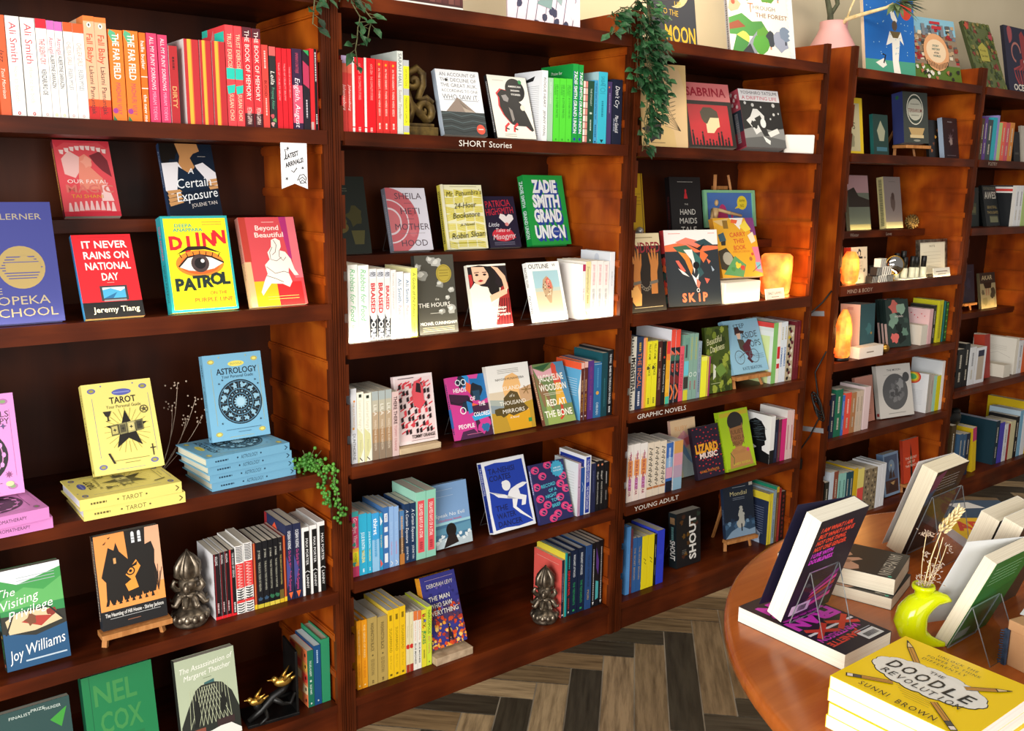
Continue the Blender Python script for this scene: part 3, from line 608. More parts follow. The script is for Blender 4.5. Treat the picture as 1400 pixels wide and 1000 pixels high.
# -- fourth and rightmost bookcases
def plain(k, c, **kw): D(k, c=c, sa=[mk(.15, .5, .25, kw.pop('tc', 'c8c0b0'), len(k)), mk(.6, .85, .25, 'c0b8a8', len(k) + 2)] if kw.pop('txt', 1) else [], **kw)
plain('navy4', '20283f'); plain('green4', '1d6a50'); plain('blue4', '3f6fc0'); plain('red4', 'e2503e', tc='f3c0b0'); plain('tan4', 'b07a50'); plain('cream4', 'cdb9a5', tc='9a8a78'); plain('blush4', 'e3c9cb', txt=0, b='e6d3d4', p='ddd8d0')
plain('mint4', '9fd0bc', txt=0); plain('yellow4', 'd9cf1c', txt=0); plain('bright4', 'eee9e6', txt=0, b='dfe3e8'); plain('grey4', 'b9aca4', tc='8a7a70')
def rainback(a):
    for i, c in enumerate(('e24a3a', 'ef9a3a', 'e8d83a', '5ab86a')): a.ell(.35, .88, .34 - .06 * i, .26 - .05 * i, c, 24)
    a.small(.2, .8, .55, 'c0c4cc', 10, .04)
D('rainback', c='eceef2', b='eceef2', ba=rainback, s='a9a49c', sa=[])
plain('dark4', '2a2c26'); plain('ice4', 'c9d4e0', txt=0); plain('brown4', '8a4a38'); plain('aqua4', '8fc6bc', tc='3a6a66'); plain('teal4', '1f4a5a'); plain('gold4', 'd8b21e', txt=0)
D('yelred4', c='e8d87a', sa=[R_(.42, .75, 'e0504a')]); D('pattern4', c='8a7a60', sa=[('f', lambda a: [a.blob(.05 + .06 * i, .3 + .4 * (i % 2), .03, ['3a342c', 'c8b896', '5a5248'][i % 3], i) for i in range(16)])])
plain('white4', 'e6e8ee', txt=0, b='e9ebf0', p='d8d8d8')
D('hearts4', c='ecc3c4', b='efcacc', ba=lambda a: [a.blob(.2 + .15 * i, .85 - .06 * (i % 3), .025, 'd8485a', i) for i in range(5)], s='dcb0b2', sa=[])
D('bigyel4', c='c9c424', b='d2cd2a', sa=[mk(.1, .9, .4, '9a961e', 4)]); D('tealdk4', c='16564e', sa=[R_(0, 1, '2aa0a0', .4, .6)]); D('jungle4', c='1c4a2a', sa=[('f', lambda a: [a.blob(.06 + .07 * i, .5, .03, ['6ab03a', '2a7a3a'][i % 2], i) for i in range(13)])])
D('blocky4', c='dcd6c8', b='e2dccf', sa=[])
plain('purple5', '5a3a80'); plain('slate5', '3a4448'); plain('cyan5', '2aa0b0', txt=0); plain('olive5', '4a3a22'); plain('pear5', 'a8c078', txt=0); plain('coral5', 'd8604a'); plain('rose5', 'c05060'); plain('ochre5', 'c8803a'); plain('lilac5', '8f84c0', txt=0)
plain('black5', '1b1c1e'); plain('white5', 'dcdee2', tc='8a8a90', b='e2e4e8', p='cccccc')
D('greypanel5', c='b9b4ac', s='e2e4ea', sa=[R_(.08, .25, '2a2c44', .2, .8), R_(.25, .9, 'b9aa98', .2, .8)])
D('atlas5', c='9a2a20', s='a83a28', b='b2402c', ba=lambda a: [a.small(.1, .9, .8 - .22 * i, '7a1f18', 2, .05) for i in range(3)], sa=[])
D('map5', c='e4ded0', b='e6e2d8', ba=lambda a: [a.line([(.1, .6), (.4, .5), (.6, .58), (.9, .45)], .006, 'b0aaa0'), a.small(.2, .8, .75, 'c0bbb0', 5, .03)], sa=[])
plain('orange5', 'd8602a', txt=0); plain('pinktop5', 'd87a8a'); plain('navy5', '16303f', b='1b3a48', p='c8cce0')
plain('violet5', '4a44b0', txt=0); plain('cream5', 'd0c8a0', txt=0); plain('yel5', 'd8b81a', txt=0, b='d8b81a'); plain('lightblue5', '7ab0d0', txt=0, b='b8d0e0', p='c8d0d8')
plain('steel5', '3a5a7a'); D('yelmag5', c='d8b81e', s='d8b81e', b='d8b81e', sa=[R_(0, .3, 'b83a6a')])
D('blackside5', c='14171a', b='191c20', ba=lambda a: [a.rect(0, .82, 1, .97, 'e2dfda'), a.rect(0, .86, 1, .92, 'd03a34')], s='e6e4e0', sa=[])
# ---------------------------------------------------------------- covers that face out
def F(k, fn, **kw): kw['fa'] = fn; STY[k] = kw
def teeth(a):
    a.poly([(0, .97), (.05, .9), (.2, .97), (.5, .96), (.8, .98), (.95, .9), (1, .97), (1, 1), (0, 1)], 'd23a48')
    a.poly([(.12, .55), (.1, .75), (.25, .86), (.42, .78), (.42, .62), (.3, .5)], 'e9b9b4'); a.poly([(.6, .8), (.8, .86), (.92, .74), (.95, .52), (.8, .6), (.68, .7)], '7a3238')
    a.poly([(.42, .78), (.52, .82), (.62, .76), (.6, .64), (.78, .5), (.82, .35), (.35, .35), (.36, .52)], 'e48a76'); a.blob(.54, .72, .1, 'ea9c88', 3); a.poly([(.7, .2), (.92, .2), (.84, .42), (.72, .4)], 'efc9c6')
    for i in range(9):
        u = .08 + i * .095; v = .93 - .35 * (u - .5) ** 2
        a.poly([(u, v), (u + .085, v), (u + .07, v - .06), (u + .015, v - .05)], 'f3d3d0')
        v = .15 - .15 * (u - .5) ** 2
        a.poly([(u, v - .07), (u + .085, v - .07), (u + .06, v + .05), (u + .03, v + .05)], 'efc4c2')
    a.rect(0, 0, 1, .06, 'c92f40')
    a.t('OUR FATAL', .5, .455, .05, 'f6e6e0', w=.8); a.t('MAGIC', .52, .36, .1, 'd8746a', w=.84, bold=.02); a.t('TAI SHANI', .45, .26, .045, 'e2a43c', w=.62)
F('fatal', teeth, c='dc5058', s='7a2a38', sa=[mk(.1, .9, .5, 'd8a048', 3)])
def exposure(a):
    a.blob(.14, .9, .2, '17120f', 5, sq=1.2); a.poly([(.3, 1), (.72, 1), (.75, .9), (.62, .86), (.55, .8), (.62, .66), (.42, .56), (.3, .68), (.36, .82)], 'c08a56')
    a.poly([(.0, .72), (.3, .74), (.42, .58), (.28, .38), (.1, .28), (0, .34)], 'e9e6ea'); a.poly([(.62, .7), (.78, .74), (1, .6), (1, .42), (.86, .42), (.7, .56)], 'e4e1e6')
    a.poly([(.3, .68), (.5, .58), (.62, .68), (.9, .4), (.2, .3)], '15263a')
    for i in range(4): a.poly([(.02, .34 - .055 * i), (.26, .36 - .05 * i), (.3, .33 - .05 * i), (.04, .29 - .055 * i)], 'c9955f')
    for i in range(3): a.poly([(.82, .5 - .05 * i), (1, .52 - .05 * i), (1, .48 - .05 * i), (.84, .46 - .05 * i)], 'c9955f')
    a.t('A', .52, .62, .08, 'eef2f4', shear=.2); a.t('Certain', .55, .46, .13, 'eef2f4', w=.66, shear=.2, rot=6); a.t('Exposure', .57, .29, .13, 'eef2f4', w=.8, shear=.2, rot=8)
    a.line([(.3, .2), (.62, .24)], .012, 'eef2f4'); a.t('JOLENE TAN', .68, .16, .05, 'd8d2cc', w=.5, rot=8)
    a.small(.7, .85, .82, 'b0a8a0', 1)
F('exposure', exposure, c='121f30', s='24385a', sa=[T('A Certain Exposure', .1, .6, .5, 'a8b4c8')])
def topeka(a):
    a.t('BEN LERNER', .5, .88, .05, 'a79a80', w=.9)
    a.ell(.58, .46, .27, .27, 'a58f5a', 28)
    for i in range(9): a.line([(.34 + .02 * abs(i - 4), .37 + .022 * i), (.82 - .02 * abs(i - 4), .37 + .022 * i)], .012, '3f4488')
    a.rect(.4, .42, .8, .5, 'a58f5a'); a.poly([(.5, .52), (.62, .56), (.74, .52)], 'a58f5a')
    a.t('THE', .22, .27, .05, 'a79a80', w=.22); a.t('TOPEKA', .5, .19, .07, 'a79a80', w=.72); a.t('SCHOOL', .55, .09, .07, 'a79a80', w=.78)
F('topeka', topeka, c='3b4086', s='353a7a', p='e8d47a', hard=1, sa=[])  # yellow pages: the shelf strip's glow is put into their colour
def rains(a):
    a.rect(0, 0, 1, .19, '1a1a1e'); a.rect(.1, .965, .9, .97, 'b81822')
    for s, v, w in (('IT NEVER', .88, .76), ('RAINS ON', .75, .76), ('NATIONAL', .62, .76), ('DAY', .49, .28)): a.t(s, .53, v, .085, 'f6f1ec', w=w, bold=.02)
    a.rect(.46, .415, .58, .42, 'f0b0a8')
    a.rect(.32, .2, .78, .38, '3a3a40'); a.rect(.36, .23, .74, .36, '4aa3d0'); a.poly([(.36, .33), (.5, .35), (.66, .31), (.74, .34), (.74, .36), (.36, .36)], 'd9eaf0'); a.poly([(.36, .23), (.6, .3), (.52, .23)], '2a6a9a'); a.rect(.36, .195, .74, .215, '8a8a90')
    a.t('Jeremy Tiang', .54, .1, .065, 'f3ead2', w=.78, bold=.01)
F('rains', rains, c='e2202c', s='3c8fd0', p='f0dc96', sa=[T('IT NEVER RAINS ON NATIONAL DAY', .08, .7, .4, '1a4a86')])  # page colour has the yellow strip light painted in
def djinn(a):
    a.rect(.035, .025, .965, .975, 'f7e91f')
    a.small(.6, .9, .93, 'e0603a', 2, .025)
    a.t('DEEPA', .32, .9, .035, '2aa08e', w=.26, bold=.02); a.t('ANAPPARA', .38, .855, .035, '2aa08e', w=.44, bold=.02)
    for i, (ch, dv) in enumerate(zip('DJINN', (0, -.01, .015, 0, .015))): a.t(ch, .18 + .165 * i, .72 + dv + .01 * i, .13, 'd8232c', bold=.05)
    a.ell(.5, .5, .36, .2, 'e8862c', 28); a.ell(.5, .49, .3, .15, 'd8642a', 28)
    a.poly([(.17, .6), (.35, .68), (.6, .68), (.85, .6), (.6, .645), (.34, .64)], '2a1a14')
    a.poly([(.18, .47), (.32, .56), (.5, .585), (.68, .56), (.86, .5), (.7, .44), (.5, .415), (.32, .43)], 'f4ece0')
    a.line([(.18, .47), (.32, .565), (.5, .59), (.68, .565), (.86, .5)], .025, '2a1810')
    a.ell(.5, .5, .135, .135, '4a3a3a', 22); a.ell(.5, .5, .085, .085, '1c1618', 18); a.ell(.54, .525, .03, .03, 'e8e4e0', 10)
    for i in range(7): a.line([(.24 + .09 * i, .56 + .03 * (1 - abs(i - 3) / 3)), (.21 + .1 * i, .6 + .03 * (1 - abs(i - 3) / 3))], .012, '2a1810')
    for i, ch in enumerate('PATROL'): a.t(ch, .16 + .14 * i, .285 - .01 * (i % 2) + .012 * i, .12, '20302c', bold=.045)
    a.t('ON THE', .72, .185, .035, 'e0702c', w=.26, bold=.01); a.t('PURPLE LINE', .64, .115, .045, 'e0702c', w=.58, bold=.015)
F('djinn', djinn, c='27a5a8', s='2290a0', p='f2ee70', hard=0, sa=[T('DEEPA ANAPPARA', .1, .45, .4, 'd0306a'), T('DJINN PATROL', .5, .9, .4, '20302c')])  # strip light from below is painted into the page yellow
def beautiful(a):
    a.rect(.12, .0, 1, 1, 'd24a50'); a.rect(.0, .5, .12, 1, 'b83a2e'); a.rect(0, .5, .1, .5, 'e0a46a'); a.poly([(.72, 1), (.85, 1), (.9, .55), (.8, .5)], 'b02f72'); a.rect(.85, .3, 1, 1, 'e0707a')
    a.poly([(0, 0), (0, .5), (.1, .5), (.1, 0)], 'e9b083'); a.poly([(.1, 0), (.1, .28), (.5, .28), (.5, 0)], 'f0b21c'); a.rect(.5, 0, .95, .26, 'd8282c')
    a.small(.4, .62, .94, 'efc0b8', 1); a.t('Beyond', .48, .88, .055, 'f3d9cf', w=.42, bold=.02); a.t('Beautiful', .5, .8, .055, 'f3d9cf', w=.54, bold=.02)
    a.poly([(.52, .74), (.6, .76), (.68, .73), (.68, .66), (.64, .62), (.74, .6), (.82, .52), (.86, .4), (.92, .33), (.84, .33), (.76, .42), (.74, .36), (.78, .26), (.72, .2), (.6, .24), (.4, .25), (.3, .18), (.22, .12), (.2, .16), (.3, .3), (.36, .36), (.34, .46), (.44, .52), (.42, .6), (.5, .66)], 'efe4da')
    for pts in ([(.52, .66), (.46, .6), (.46, .52), (.56, .5), (.66, .54)], [(.36, .44), (.5, .36), (.66, .38), (.74, .36)], [(.34, .34), (.5, .3), (.62, .26)], [(.64, .62), (.62, .55), (.68, .5), (.74, .54)], [(.56, .74), (.6, .68), (.56, .6), (.5, .57)]): a.line(pts, .009, '3a2422')
    a.small(.3, .86, .1, 'f3c26a', 2, .03)
F('beautiful', beautiful, c='d24a50', s='d8958a', sa=[R_(.5, 1, 'e9c39a'), T('BEYOND BEAUTIFUL', .3, .7, .35, '9a5a50')])
def corner(a, c1, c2):
    for u in (.13, .87):
        for v in (.92, .08): a.ell(u, v, .06, .04, c1, 14); a.ell(u, v, .035, .022, c2, 10)
    for u, v in ((.27, .965), (.73, .965)): a.ell(u, v, .012, .012, c1, 8)
    a.line([(.12, .18), (.12, .84)], .005, c1); a.line([(.93, .18), (.93, .84)], .005, c1); a.rect(.3, .03, .72, .034, c1)
def oils(a):
    corner(a, 'b070a8', '8aa070'); a.t('ESSENTIAL OILS', .52, .8, .06, '3a2a38', w=.8); a.t('AROMATHERAPY', .52, .73, .06, '3a2a38', w=.8)
    a.ell(.5, .4, .36, .36, '231d22', 30); a.ring(.5, .4, .3, .015, 'c080b4')
    for i in range(14):
        t = 6.283 * i / 14; a.ell(.5 + .31 * math.cos(t), .4 + .22 * math.sin(t), .025, .035, 'e29ad6', 8)
    a.star(.5, .4, .15, 'e29ad6', 6); a.star(.84, .68, .04, '5a4a7a', 4); a.star(.84, .2, .05, '8a4a7a', 8); a.ell(.84, .11, .05, .035, 'c8d8a0', 10); a.rect(.2, .12, .75, .125, '6a4a64')
F('oils', oils, c='e394d4', s='db8acb', p='e9e6ea', hard=1, sa=[T('ESSENTIAL OILS & AROMATHERAPY', .2, .8, .3, '3a2a38')])
def liesp(t, cc, ic):
    return [T(t, .4, .6, .42, ic), ('o', .36, .01, ic), ('o', .64, .01, ic), mk(.1, .25, .18, ic, 3), ('f', lambda a: a.poly([(.93, .25), (.96, .5), (.93, .75), (.945, .75), (.975, .5), (.945, .25)], ic))]
def tarot(a):
    corner(a, '7070a8', 'a8a040'); a.ell(.55, .88, .14, .05, '5a62b0', 18); a.rect(.43, .872, .67, .886, '8a90c8')
    a.t('TAROT', .55, .795, .07, '2e2820', w=.38, bold=.02); a.t('Your Personal Guide', .55, .725, .035, '3a342a', w=.5)
    for i in range(24):
        t = 6.283 * i / 24; a.line([(.55 + .16 * math.cos(t), .45 + .12 * math.sin(t)), (.55 + .33 * math.cos(t), .45 + .25 * math.sin(t))], .006, 'a8984a')
    a.star(.55, .45, .31, '1e1a14', 5)
    for i in range(4):
        u = .37 + .12 * i; a.poly([(u - .055, .4 + .008 * i), (u + .055, .41 + .008 * i), (u + .055, .53 + .008 * i), (u - .055, .52 + .008 * i)], ['6a6440', '8a8458', 'b0a870', '6f6a48'][i]); a.poly([(u - .04, .42 + .008 * i), (u + .04, .425 + .008 * i), (u + .04, .51 + .008 * i), (u - .04, .505 + .008 * i)], ['c8bc70', '57523a', 'd8cc84', '3d3a2a'][i]); a.star(u, .465 + .008 * i, .03, '2a2820', 4)
    a.poly([(.24, .68), (.36, .68), (.33, .63), (.31, .62), (.31, .58), (.34, .57), (.26, .57), (.29, .58), (.29, .62), (.27, .63)], '2e2820')
    a.ring(.83, .66, .055, .012, '2e2820'); a.star(.83, .66, .05, '5a5438', 5); a.rect(.86, .13, .876, .26, '2e2820'); a.rect(.83, .21, .91, .222, '2e2820'); a.poly([(.22, .22), (.25, .22), (.31, .1), (.28, .1)], '2e2820')
    a.rect(.3, .125, .8, .131, '8a804a'); a.rect(.44, .09, .66, .096, '8a804a')
F('tarot', tarot, c='efe07e', s='eadb78', p='d8d8ea', hard=1, sa=liesp('TAROT', '', '6a6030'))
def astro(a):
    corner(a, 'b8b060', 'e8dc70'); a.ell(.55, .88, .14, .048, 'e9dc6a', 18); a.t('IN FOCUS', .55, .88, .025, '6a7a50', w=.2)
    a.t('ASTROLOGY', .55, .8, .07, '1b2a38', w=.7, bold=.015); a.t('Your Personal Guide', .55, .735, .035, '1f3040', w=.54)
    a.ell(.55, .43, .375, .375, '131b22', 36); a.ring(.55, .43, .35, .01, '5f93b0', 36); a.ring(.55, .43, .22, .012, '5f93b0', 30); a.ring(.55, .43, .14, .01, '5f93b0', 24)
    for i in range(12):
        t = 6.283 * i / 12; c, s = math.cos(t), math.sin(t)
        a.line([(.55 + .14 * c, .43 + .098 * s), (.55 + .35 * c, .43 + .245 * s)], .006, '5f93b0'); t += .26; c, s = math.cos(t), math.sin(t)
        a.blob(.55 + .285 * c, .43 + .2 * s, .045, '8fbdd4', i, amp=.6); a.ell(.55 + .18 * c, .43 + .126 * s, .016, .016, '8fbdd4', 8)
    a.star(.55, .43, .12, '8fbdd4', 14, .72); a.ell(.55, .43, .07, .07, 'a9d0e2', 18)
    for u, v in ((.22, .66), (.28, .7), (.84, .67), (.2, .2), (.88, .62), (.86, .2)): a.star(u, v, .02, '1b2a38', 5)
    a.rect(.25, .115, .85, .12, '3d617a'); a.rect(.45, .08, .67, .085, '3d617a')
F('astro', astro, c='79b4d4', s='72abcb', p='d9d8c4', hard=1, sa=liesp('ASTROLOGY', '', '1f3a50'))
def joy(a):
    a.rect(0, .62, 1, 1, '3f9a4c'); a.poly([(0, .7), (.4, .8), (.7, .74), (1, .84), (1, .6), (0, .6)], '5fb060'); a.poly([(0, 1), (0, .92), (.3, .84), (.6, .88), (1, .94), (1, 1)], 'e6ebee')
    a.rect(0, .0, 1, .38, '1c4f78'); a.poly([(0, .38), (.5, .3), (1, .36), (1, .5), (0, .55)], '2a2a22'); a.poly([(.06, .5), (.3, .57), (.75, .54), (.94, .4), (.5, .35), (.1, .36)], 'd8c39a'); a.poly([(.3, .46), (.5, .5), (.8, .46), (.6, .38)], 'b03a2e'); a.blob(.45, .47, .09, '7a4a30', 3); a.blob(.8, .5, .08, '8a2f24', 4); a.line([(.05, .36), (.2, .56), (.75, .56), (.96, .4)], .03, '1c1c1a'); a.small(.3, .9, .9, 'a9b4b8', 3, .03)
    a.t('The', .12, .78, .08, 'eef2ea', shear=.3); a.t('Visiting', .32, .68, .09, 'eef2ea', w=.6, shear=.3, rot=10); a.t('Privilege', .46, .57, .09, 'eef2ea', w=.72, shear=.3, rot=10)
    a.t('Joy', .16, .15, .11, 'f4f5f2', w=.24, shear=.3, rot=8); a.t('Williams', .64, .2, .11, 'f4f5f2', w=.62, shear=.3, rot=8); a.rect(.3, .06, .95, .075, 'b8c8d4')
F('joy', joy, c='2f8a4a', s='1f2a26', sa=[('o', .34, .02, 'd84a8a', .5), T('INDIAN SLEEVE', .4, .6, .5, '4ab0c8'), ('o', .66, .02, 'd8a83a', .5), T('EITHER PERILOUS', .7, .88, .4, '4fb060'), ('o', .95, .02, 'e07050')])
def hill(a):
    a.rect(0, .18, 1, 1, 'ef9a4e'); a.rect(.75, .4, 1, 1, 'e9b08a'); a.rect(0, 0, 1, .2, '17171a')
    a.poly([(.06, .56), (.2, .86), (.28, .82), (.32, .9), (.36, .8), (.48, .7), (.46, 1), (.78, 1), (.76, .82), (.86, .84), (.9, .74), (.88, .6), (.92, .46), (.86, .3), (.1, .26), (.12, .5)], '191512')
    for u in (.56, .66): a.rect(u, .86, u + .05, .96, 'd9dde2'); a.ell(u + .025, .96, .025, .035, 'd9dde2', 10)
    for j in range(2): a.rect(.56, .89 + .03 * j, .71, .895 + .03 * j, '191512')
    a.rect(.26, .68, .3, .74, 'd8a060'); a.poly([(.42, .54), (.6, .68), (.66, .6), (.56, .5), (.6, .38), (.44, .36), (.4, .44), (.5, .48)], 'ef9a3c'); a.ring(.5, .57, .06, .02, '191512'); a.ell(.5, .57, .025, .025, '191512', 8); a.poly([(.4, .58), (.62, .66), (.6, .62)], '191512')
    for i in range(16): a.poly([(.08 + .05 * i, .25), (.1 + .05 * i, .3 + .015 * (i % 3)), (.13 + .05 * i, .25)], 'ef9a4e' if i % 2 else '191512')
    for i in range(5): a.line([(.9, .3), (.86 + .03 * i, .5 + .04 * (i % 3))], .008, '3a2a20')
    a.poly([(.12, .9), (.18, .93), (.15, .9)], '2a1a10'); a.poly([(.2, .96), (.25, .97), (.22, .95)], '2a1a10')
    a.t('The Haunting of Hill House - Shirley Jackson', .5, .155, .04, 'ece9e4', w=.9, bold=.01); a.rect(.12, .11, .9, .116, 'a8a8a8'); a.rect(.38, .06, .58, .068, '8a5a44')
F('hill', hill, c='17171a', s='2a3038', sa=[mk(.05, .9, .4, 'b0a090', 3), R_(0, .4, '7a5a48', .1, .3)])
def thatcher(a):
    a.rect(0, .0, 1, 1, 'b4bfa2'); a.t('The Assassination of', .52, .89, .06, 'f4f3ea', w=.9, shear=.3, rot=4); a.t('Margaret Thatcher', .52, .8, .06, 'f4f3ea', w=.8, shear=.3, rot=4); a.rect(.44, .73, .58, .735, '5a6a4a')
    a.poly([(.45, .68), (.62, .7), (.62, .64), (.45, .63)], '3f6a6a')
    a.poly([(.4, .66), (.3, .62), (.16, .45), (.02, .25), (.0, .05), (1, .05), (1, .3), (.9, .5), (.75, .63), (.62, .66)], '2a2d28')
    for i in range(11): a.line([(.16 + .07 * i, .2), (.42 + .04 * i, .64)], .007, 'c3c9a8'); a.line([(.86 - .07 * i, .2), (.6 - .04 * i, .64)], .007, 'c3c9a8')
    a.poly([(.3, .2), (.35, .4), (.3, .55), (.25, .4), (.22, .2)], '1d1f1c'); a.poly([(.7, .25), (.68, .4), (.75, .55), (.8, .4)], '1d1f1c'); a.poly([(.0, .05), (.2, .1), (.5, .12), (.8, .16), (1, .05), (1, 0), (0, 0)], 'e9e6de'); a.rect(.1, .12, .4, .18, '8a4a3a'); a.rect(.6, .14, .9, .22, '3a2a2a')
F('thatcher', thatcher, c='aab698', s='2c302b', sa=[])
def nel(a):
    a.rect(.1, 0, .11, 1, '12603a'); a.t('NEL', .45, .8, .2, '3f8a4a', w=.6, bold=.02); a.t('COX', .5, .52, .2, '3f8a4a', w=.6, bold=.02); a.rect(.25, .1, .8, .35, '1f7040')
F('nel', nel, c='1c7a48', s='10553a', p='c8c8b8', hard=1, sa=[])
def finalist(a):
    a.t('FINALIST', .3, .93, .03, 'd0dcd4', w=.3); a.t('PRIZE', .55, .95, .03, 'd0dcd4', w=.2); a.t('THUNDER', .75, .93, .03, 'd0dcd4', w=.24)
    a.poly([(.7, .8), (.95, .9), (.85, .7)], '3f9a3a'); a.blob(.4, .5, .3, '2a6a5a', 3)
F('finalist', finalist, c='2a4a48', s='1c3230', sa=[])
# second bookcase
def auk(a):
    a.rect(0, 0, 1, .36, '30383a')
    for i, (s, h, w) in enumerate((('AN ACCOUNT OF', .055, .84), ('THE DECLINE OF', .055, .84), ('THE GREAT AUK,', .055, .84), ('ACCORDING TO ONE', .045, .84), ('WHO SAW IT.', .075, .84))): a.t(s, .5, .93 - .083 * i - (.01 if i == 4 else 0), h, '4a4e55', w=w)
    a.rect(.1, .53, .9, .545, 'a8acb4'); a.rect(.1, .5, .9, .506, 'c0c4cc'); a.rect(.1, .475, .9, .481, 'c0c4cc')
    a.poly([(.12, .36), (.42, .58), (.8, .36)], '8a7a70'); a.poly([(.42, .58), (.5, .44), (.62, .4), (.8, .36), (.55, .36)], 'a89a8c')
    for i in range(6): a.line([(0, .32 - .05 * i), (.2, .34 - .05 * i), (.45, .29 - .05 * i), (.7, .33 - .05 * i), (1, .3 - .05 * i)], .012, ['55666a', '1e2628'][i % 2])
    a.ell(.86, .1, .1, .1, 'd8503c', 18); a.rect(.8, .095, .92, .11, 'f0d0c8'); a.blob(.22, .84, .03, K_, 2)
F('auk', auk, c='eceef2', s='b0bccb', sa=[])
def aistories(a):
    a.small(.12, .4, .92, '9a958c', 1); a.ell(.66, .78, .25, .25, '1a1a1a', 26); a.ell(.82, .92, .045, .045, '2a8a4a', 12)
    for i, s in enumerate(('AMERICAN', 'INDIAN', 'STORIES')): a.t(s, .66, .84 - .065 * i, .028, W_, w=(.38, .26, .3)[i], bold=.02)
    body = [(.18, .7), (.3, .78), (.45, .76), (.58, .68), (.76, .56), (.86, .4), (.98, .14), (.92, .12), (.8, .2), (.6, .2), (.44, .22), (.28, .36), (.2, .5), (.22, .64)]
    a.poly([(u - .035, v + .012) for u, v in body], 'd8343a'); a.poly(body, '1b1a1c'); a.poly([(.28, .68), (.4, .7), (.46, .64), (.42, .58), (.32, .6)], '8e8a8a'); a.poly([(.42, .5), (.5, .45), (.52, .3), (.46, .26)], '8a8480'); a.ell(.78, .5, .06, .06, 'e8dcc8', 16)
    for u in (.3, .52): a.line([(u + .06, .24), (u - .04, .18), (u - .06, .1)], .05, 'd8343a'); a.line([(u - .04, .16), (u + .04, .14)], .03, '1b1a1c')
    a.small(.2, .5, .06, '8a857c', 2, .03)
F('aistories', aistories, c='eae6da', s='1c1c1e', sa=[mk(.1, .9, .4, 'aaaaaa', 3)])
def darkstill(a):
    a.t('Ivi', .12, .93, .06, 'b8b8a0'); a.small(.1, .6, .84, '7a7a64', 2, .03)
    a.blob(.7, .5, .18, '4a4620', 3); a.blob(.4, .42, .16, '5a5428', 4); a.poly([(.6, .3), (.9, .3), (.85, .12), (.65, .12)], '5e5a30'); a.blob(.3, .5, .08, '20180f', 5); a.ell(.35, .34, .2, .12, '6a5a28', 16)
F('darkstill', darkstill, c='232a24', s='1a1f1c', sa=[])
def mother(a):
    a.ell(.0, .47, .74, .74, 'cf6a72', 40, -90, 90); a.ring(.0, .47, .47, .03, 'ecdce2', 30, -90, 90); a.ell(0, .47, .3, .3, 'd87a80', 26, -90, 90); a.ring(.0, .47, .28, .04, 'ecdce2', 30, -90, 90)
    a.blob(.6, .6, .08, 'c45a62', 4); a.blob(.55, .28, .09, 'd87a80', 8)
    for s, v, w in (('SHEILA', .87, .68), ('HETI', .63, .5), ('MOTHER', .38, .86), ('HOOD', .12, .66)): a.t(s, .55, v, .1, '5a4a54', w=w)
    for v in (.75, .5): a.rect(.42, v, .62, v + .006, '5a4a54')
    a.rect(.25, .27, .85, .275, '8a7a84')
F('mother', mother, c='e6e3ee', s='9aa0b4', sa=[mk(.1, .9, .4, 'c4c8d8', 3)])
def penumbra(a):
    a.rect(.06, .02, .97, .96, 'f3f0c8')
    R = random.Random(3)
    for j in range(7):
        for i in range(4):
            u, v = .06 + i * .23, .04 + j * .132; s = R.choice((-.03, .03, 0))
            for k in range(5): a.poly([(u, v + .02 * k), (u + .2, v + .02 * k + s), (u + .2, v + .012 + .02 * k + s), (u, v + .012 + .02 * k)], 'e3d52e')
    a.rect(0, 0, .05, 1, 'eeeacb')
    for s, v, h, w in (("Mr. Penumbra's", .87, .08, .86), ('24-Hour', .68, .085, .55), ('Bookstore', .53, .085, .66), ('A Novel', .38, .045, .36), ('Robin Sloan', .22, .09, .82)): a.t(s, .53, v, h, '3a3820', w=w, shear=.25, rot=4)
    a.rect(.1, .09, .9, .096, '8a8640'); a.rect(.2, .965, .85, .97, '9a9668')
F('penumbra', penumbra, c='f0edc6', s='cdbf4a', sa=[mk(.1, .9, .5, '6a6428', 3)])
def highsmith(a):
    a.t('PATRICIA', .45, .86, .13, 'cf2c3c', w=.8, rot=4); a.t('HIGHSMITH', .47, .71, .13, 'cf2c3c', w=.88, rot=4)
    a.poly([(.66, .42), (.42, .58), (.48, .66), (.6, .64), (.66, .6), (.74, .65), (.86, .63), (.88, .55)], 'efe6e4'); a.ell(.64, .45, .06, .05, 'e08a88', 12)
    a.t('Little', .22, .45, .08, 'e2e2ea', shear=.3, w=.34); a.blob(.5, .24, .36, 'd03040', 4, 16, .12, .5); a.t('Tales of', .5, .34, .07, 'efe3e4', w=.48, shear=.3); a.t('Misogyny', .5, .22, .1, 'efe3e4', w=.74, shear=.3, rot=4); a.small(.15, .8, .1, '8a88a0', 3, .025)
F('highsmith', highsmith, c='221c34', s='1a1628', sa=[])
def union(a):
    for s, v, w, o in (('ZADIE', .84, .62, .02), ('SMITH', .63, .68, 0), ('GRAND', .42, .7, 0), ('UNION', .19, .76, 0)):
        for dx, dy in ((.025, -.025), (.04, -.04)): a.t(s, .5 + dx, v + dy, .17, '23449a', w=w, bold=.06)
        a.t(s, .5, v, .17, 'ecf0f2', w=w, bold=.05)
    a.ell(.66, .19, .09, .09, '23449a', 16); a.t('STORIES', .66, .19, .02, 'ecf0f2', w=.12)
F('union', union, c='1b9a42', s='179040', hard=1, p='d8d8cc', sa=[T('ZADIE SMITH', .08, .45, .6, 'dfe8f0', bold=.02), T('GRAND UNION', .5, .9, .6, 'dfe8f0', bold=.02)])
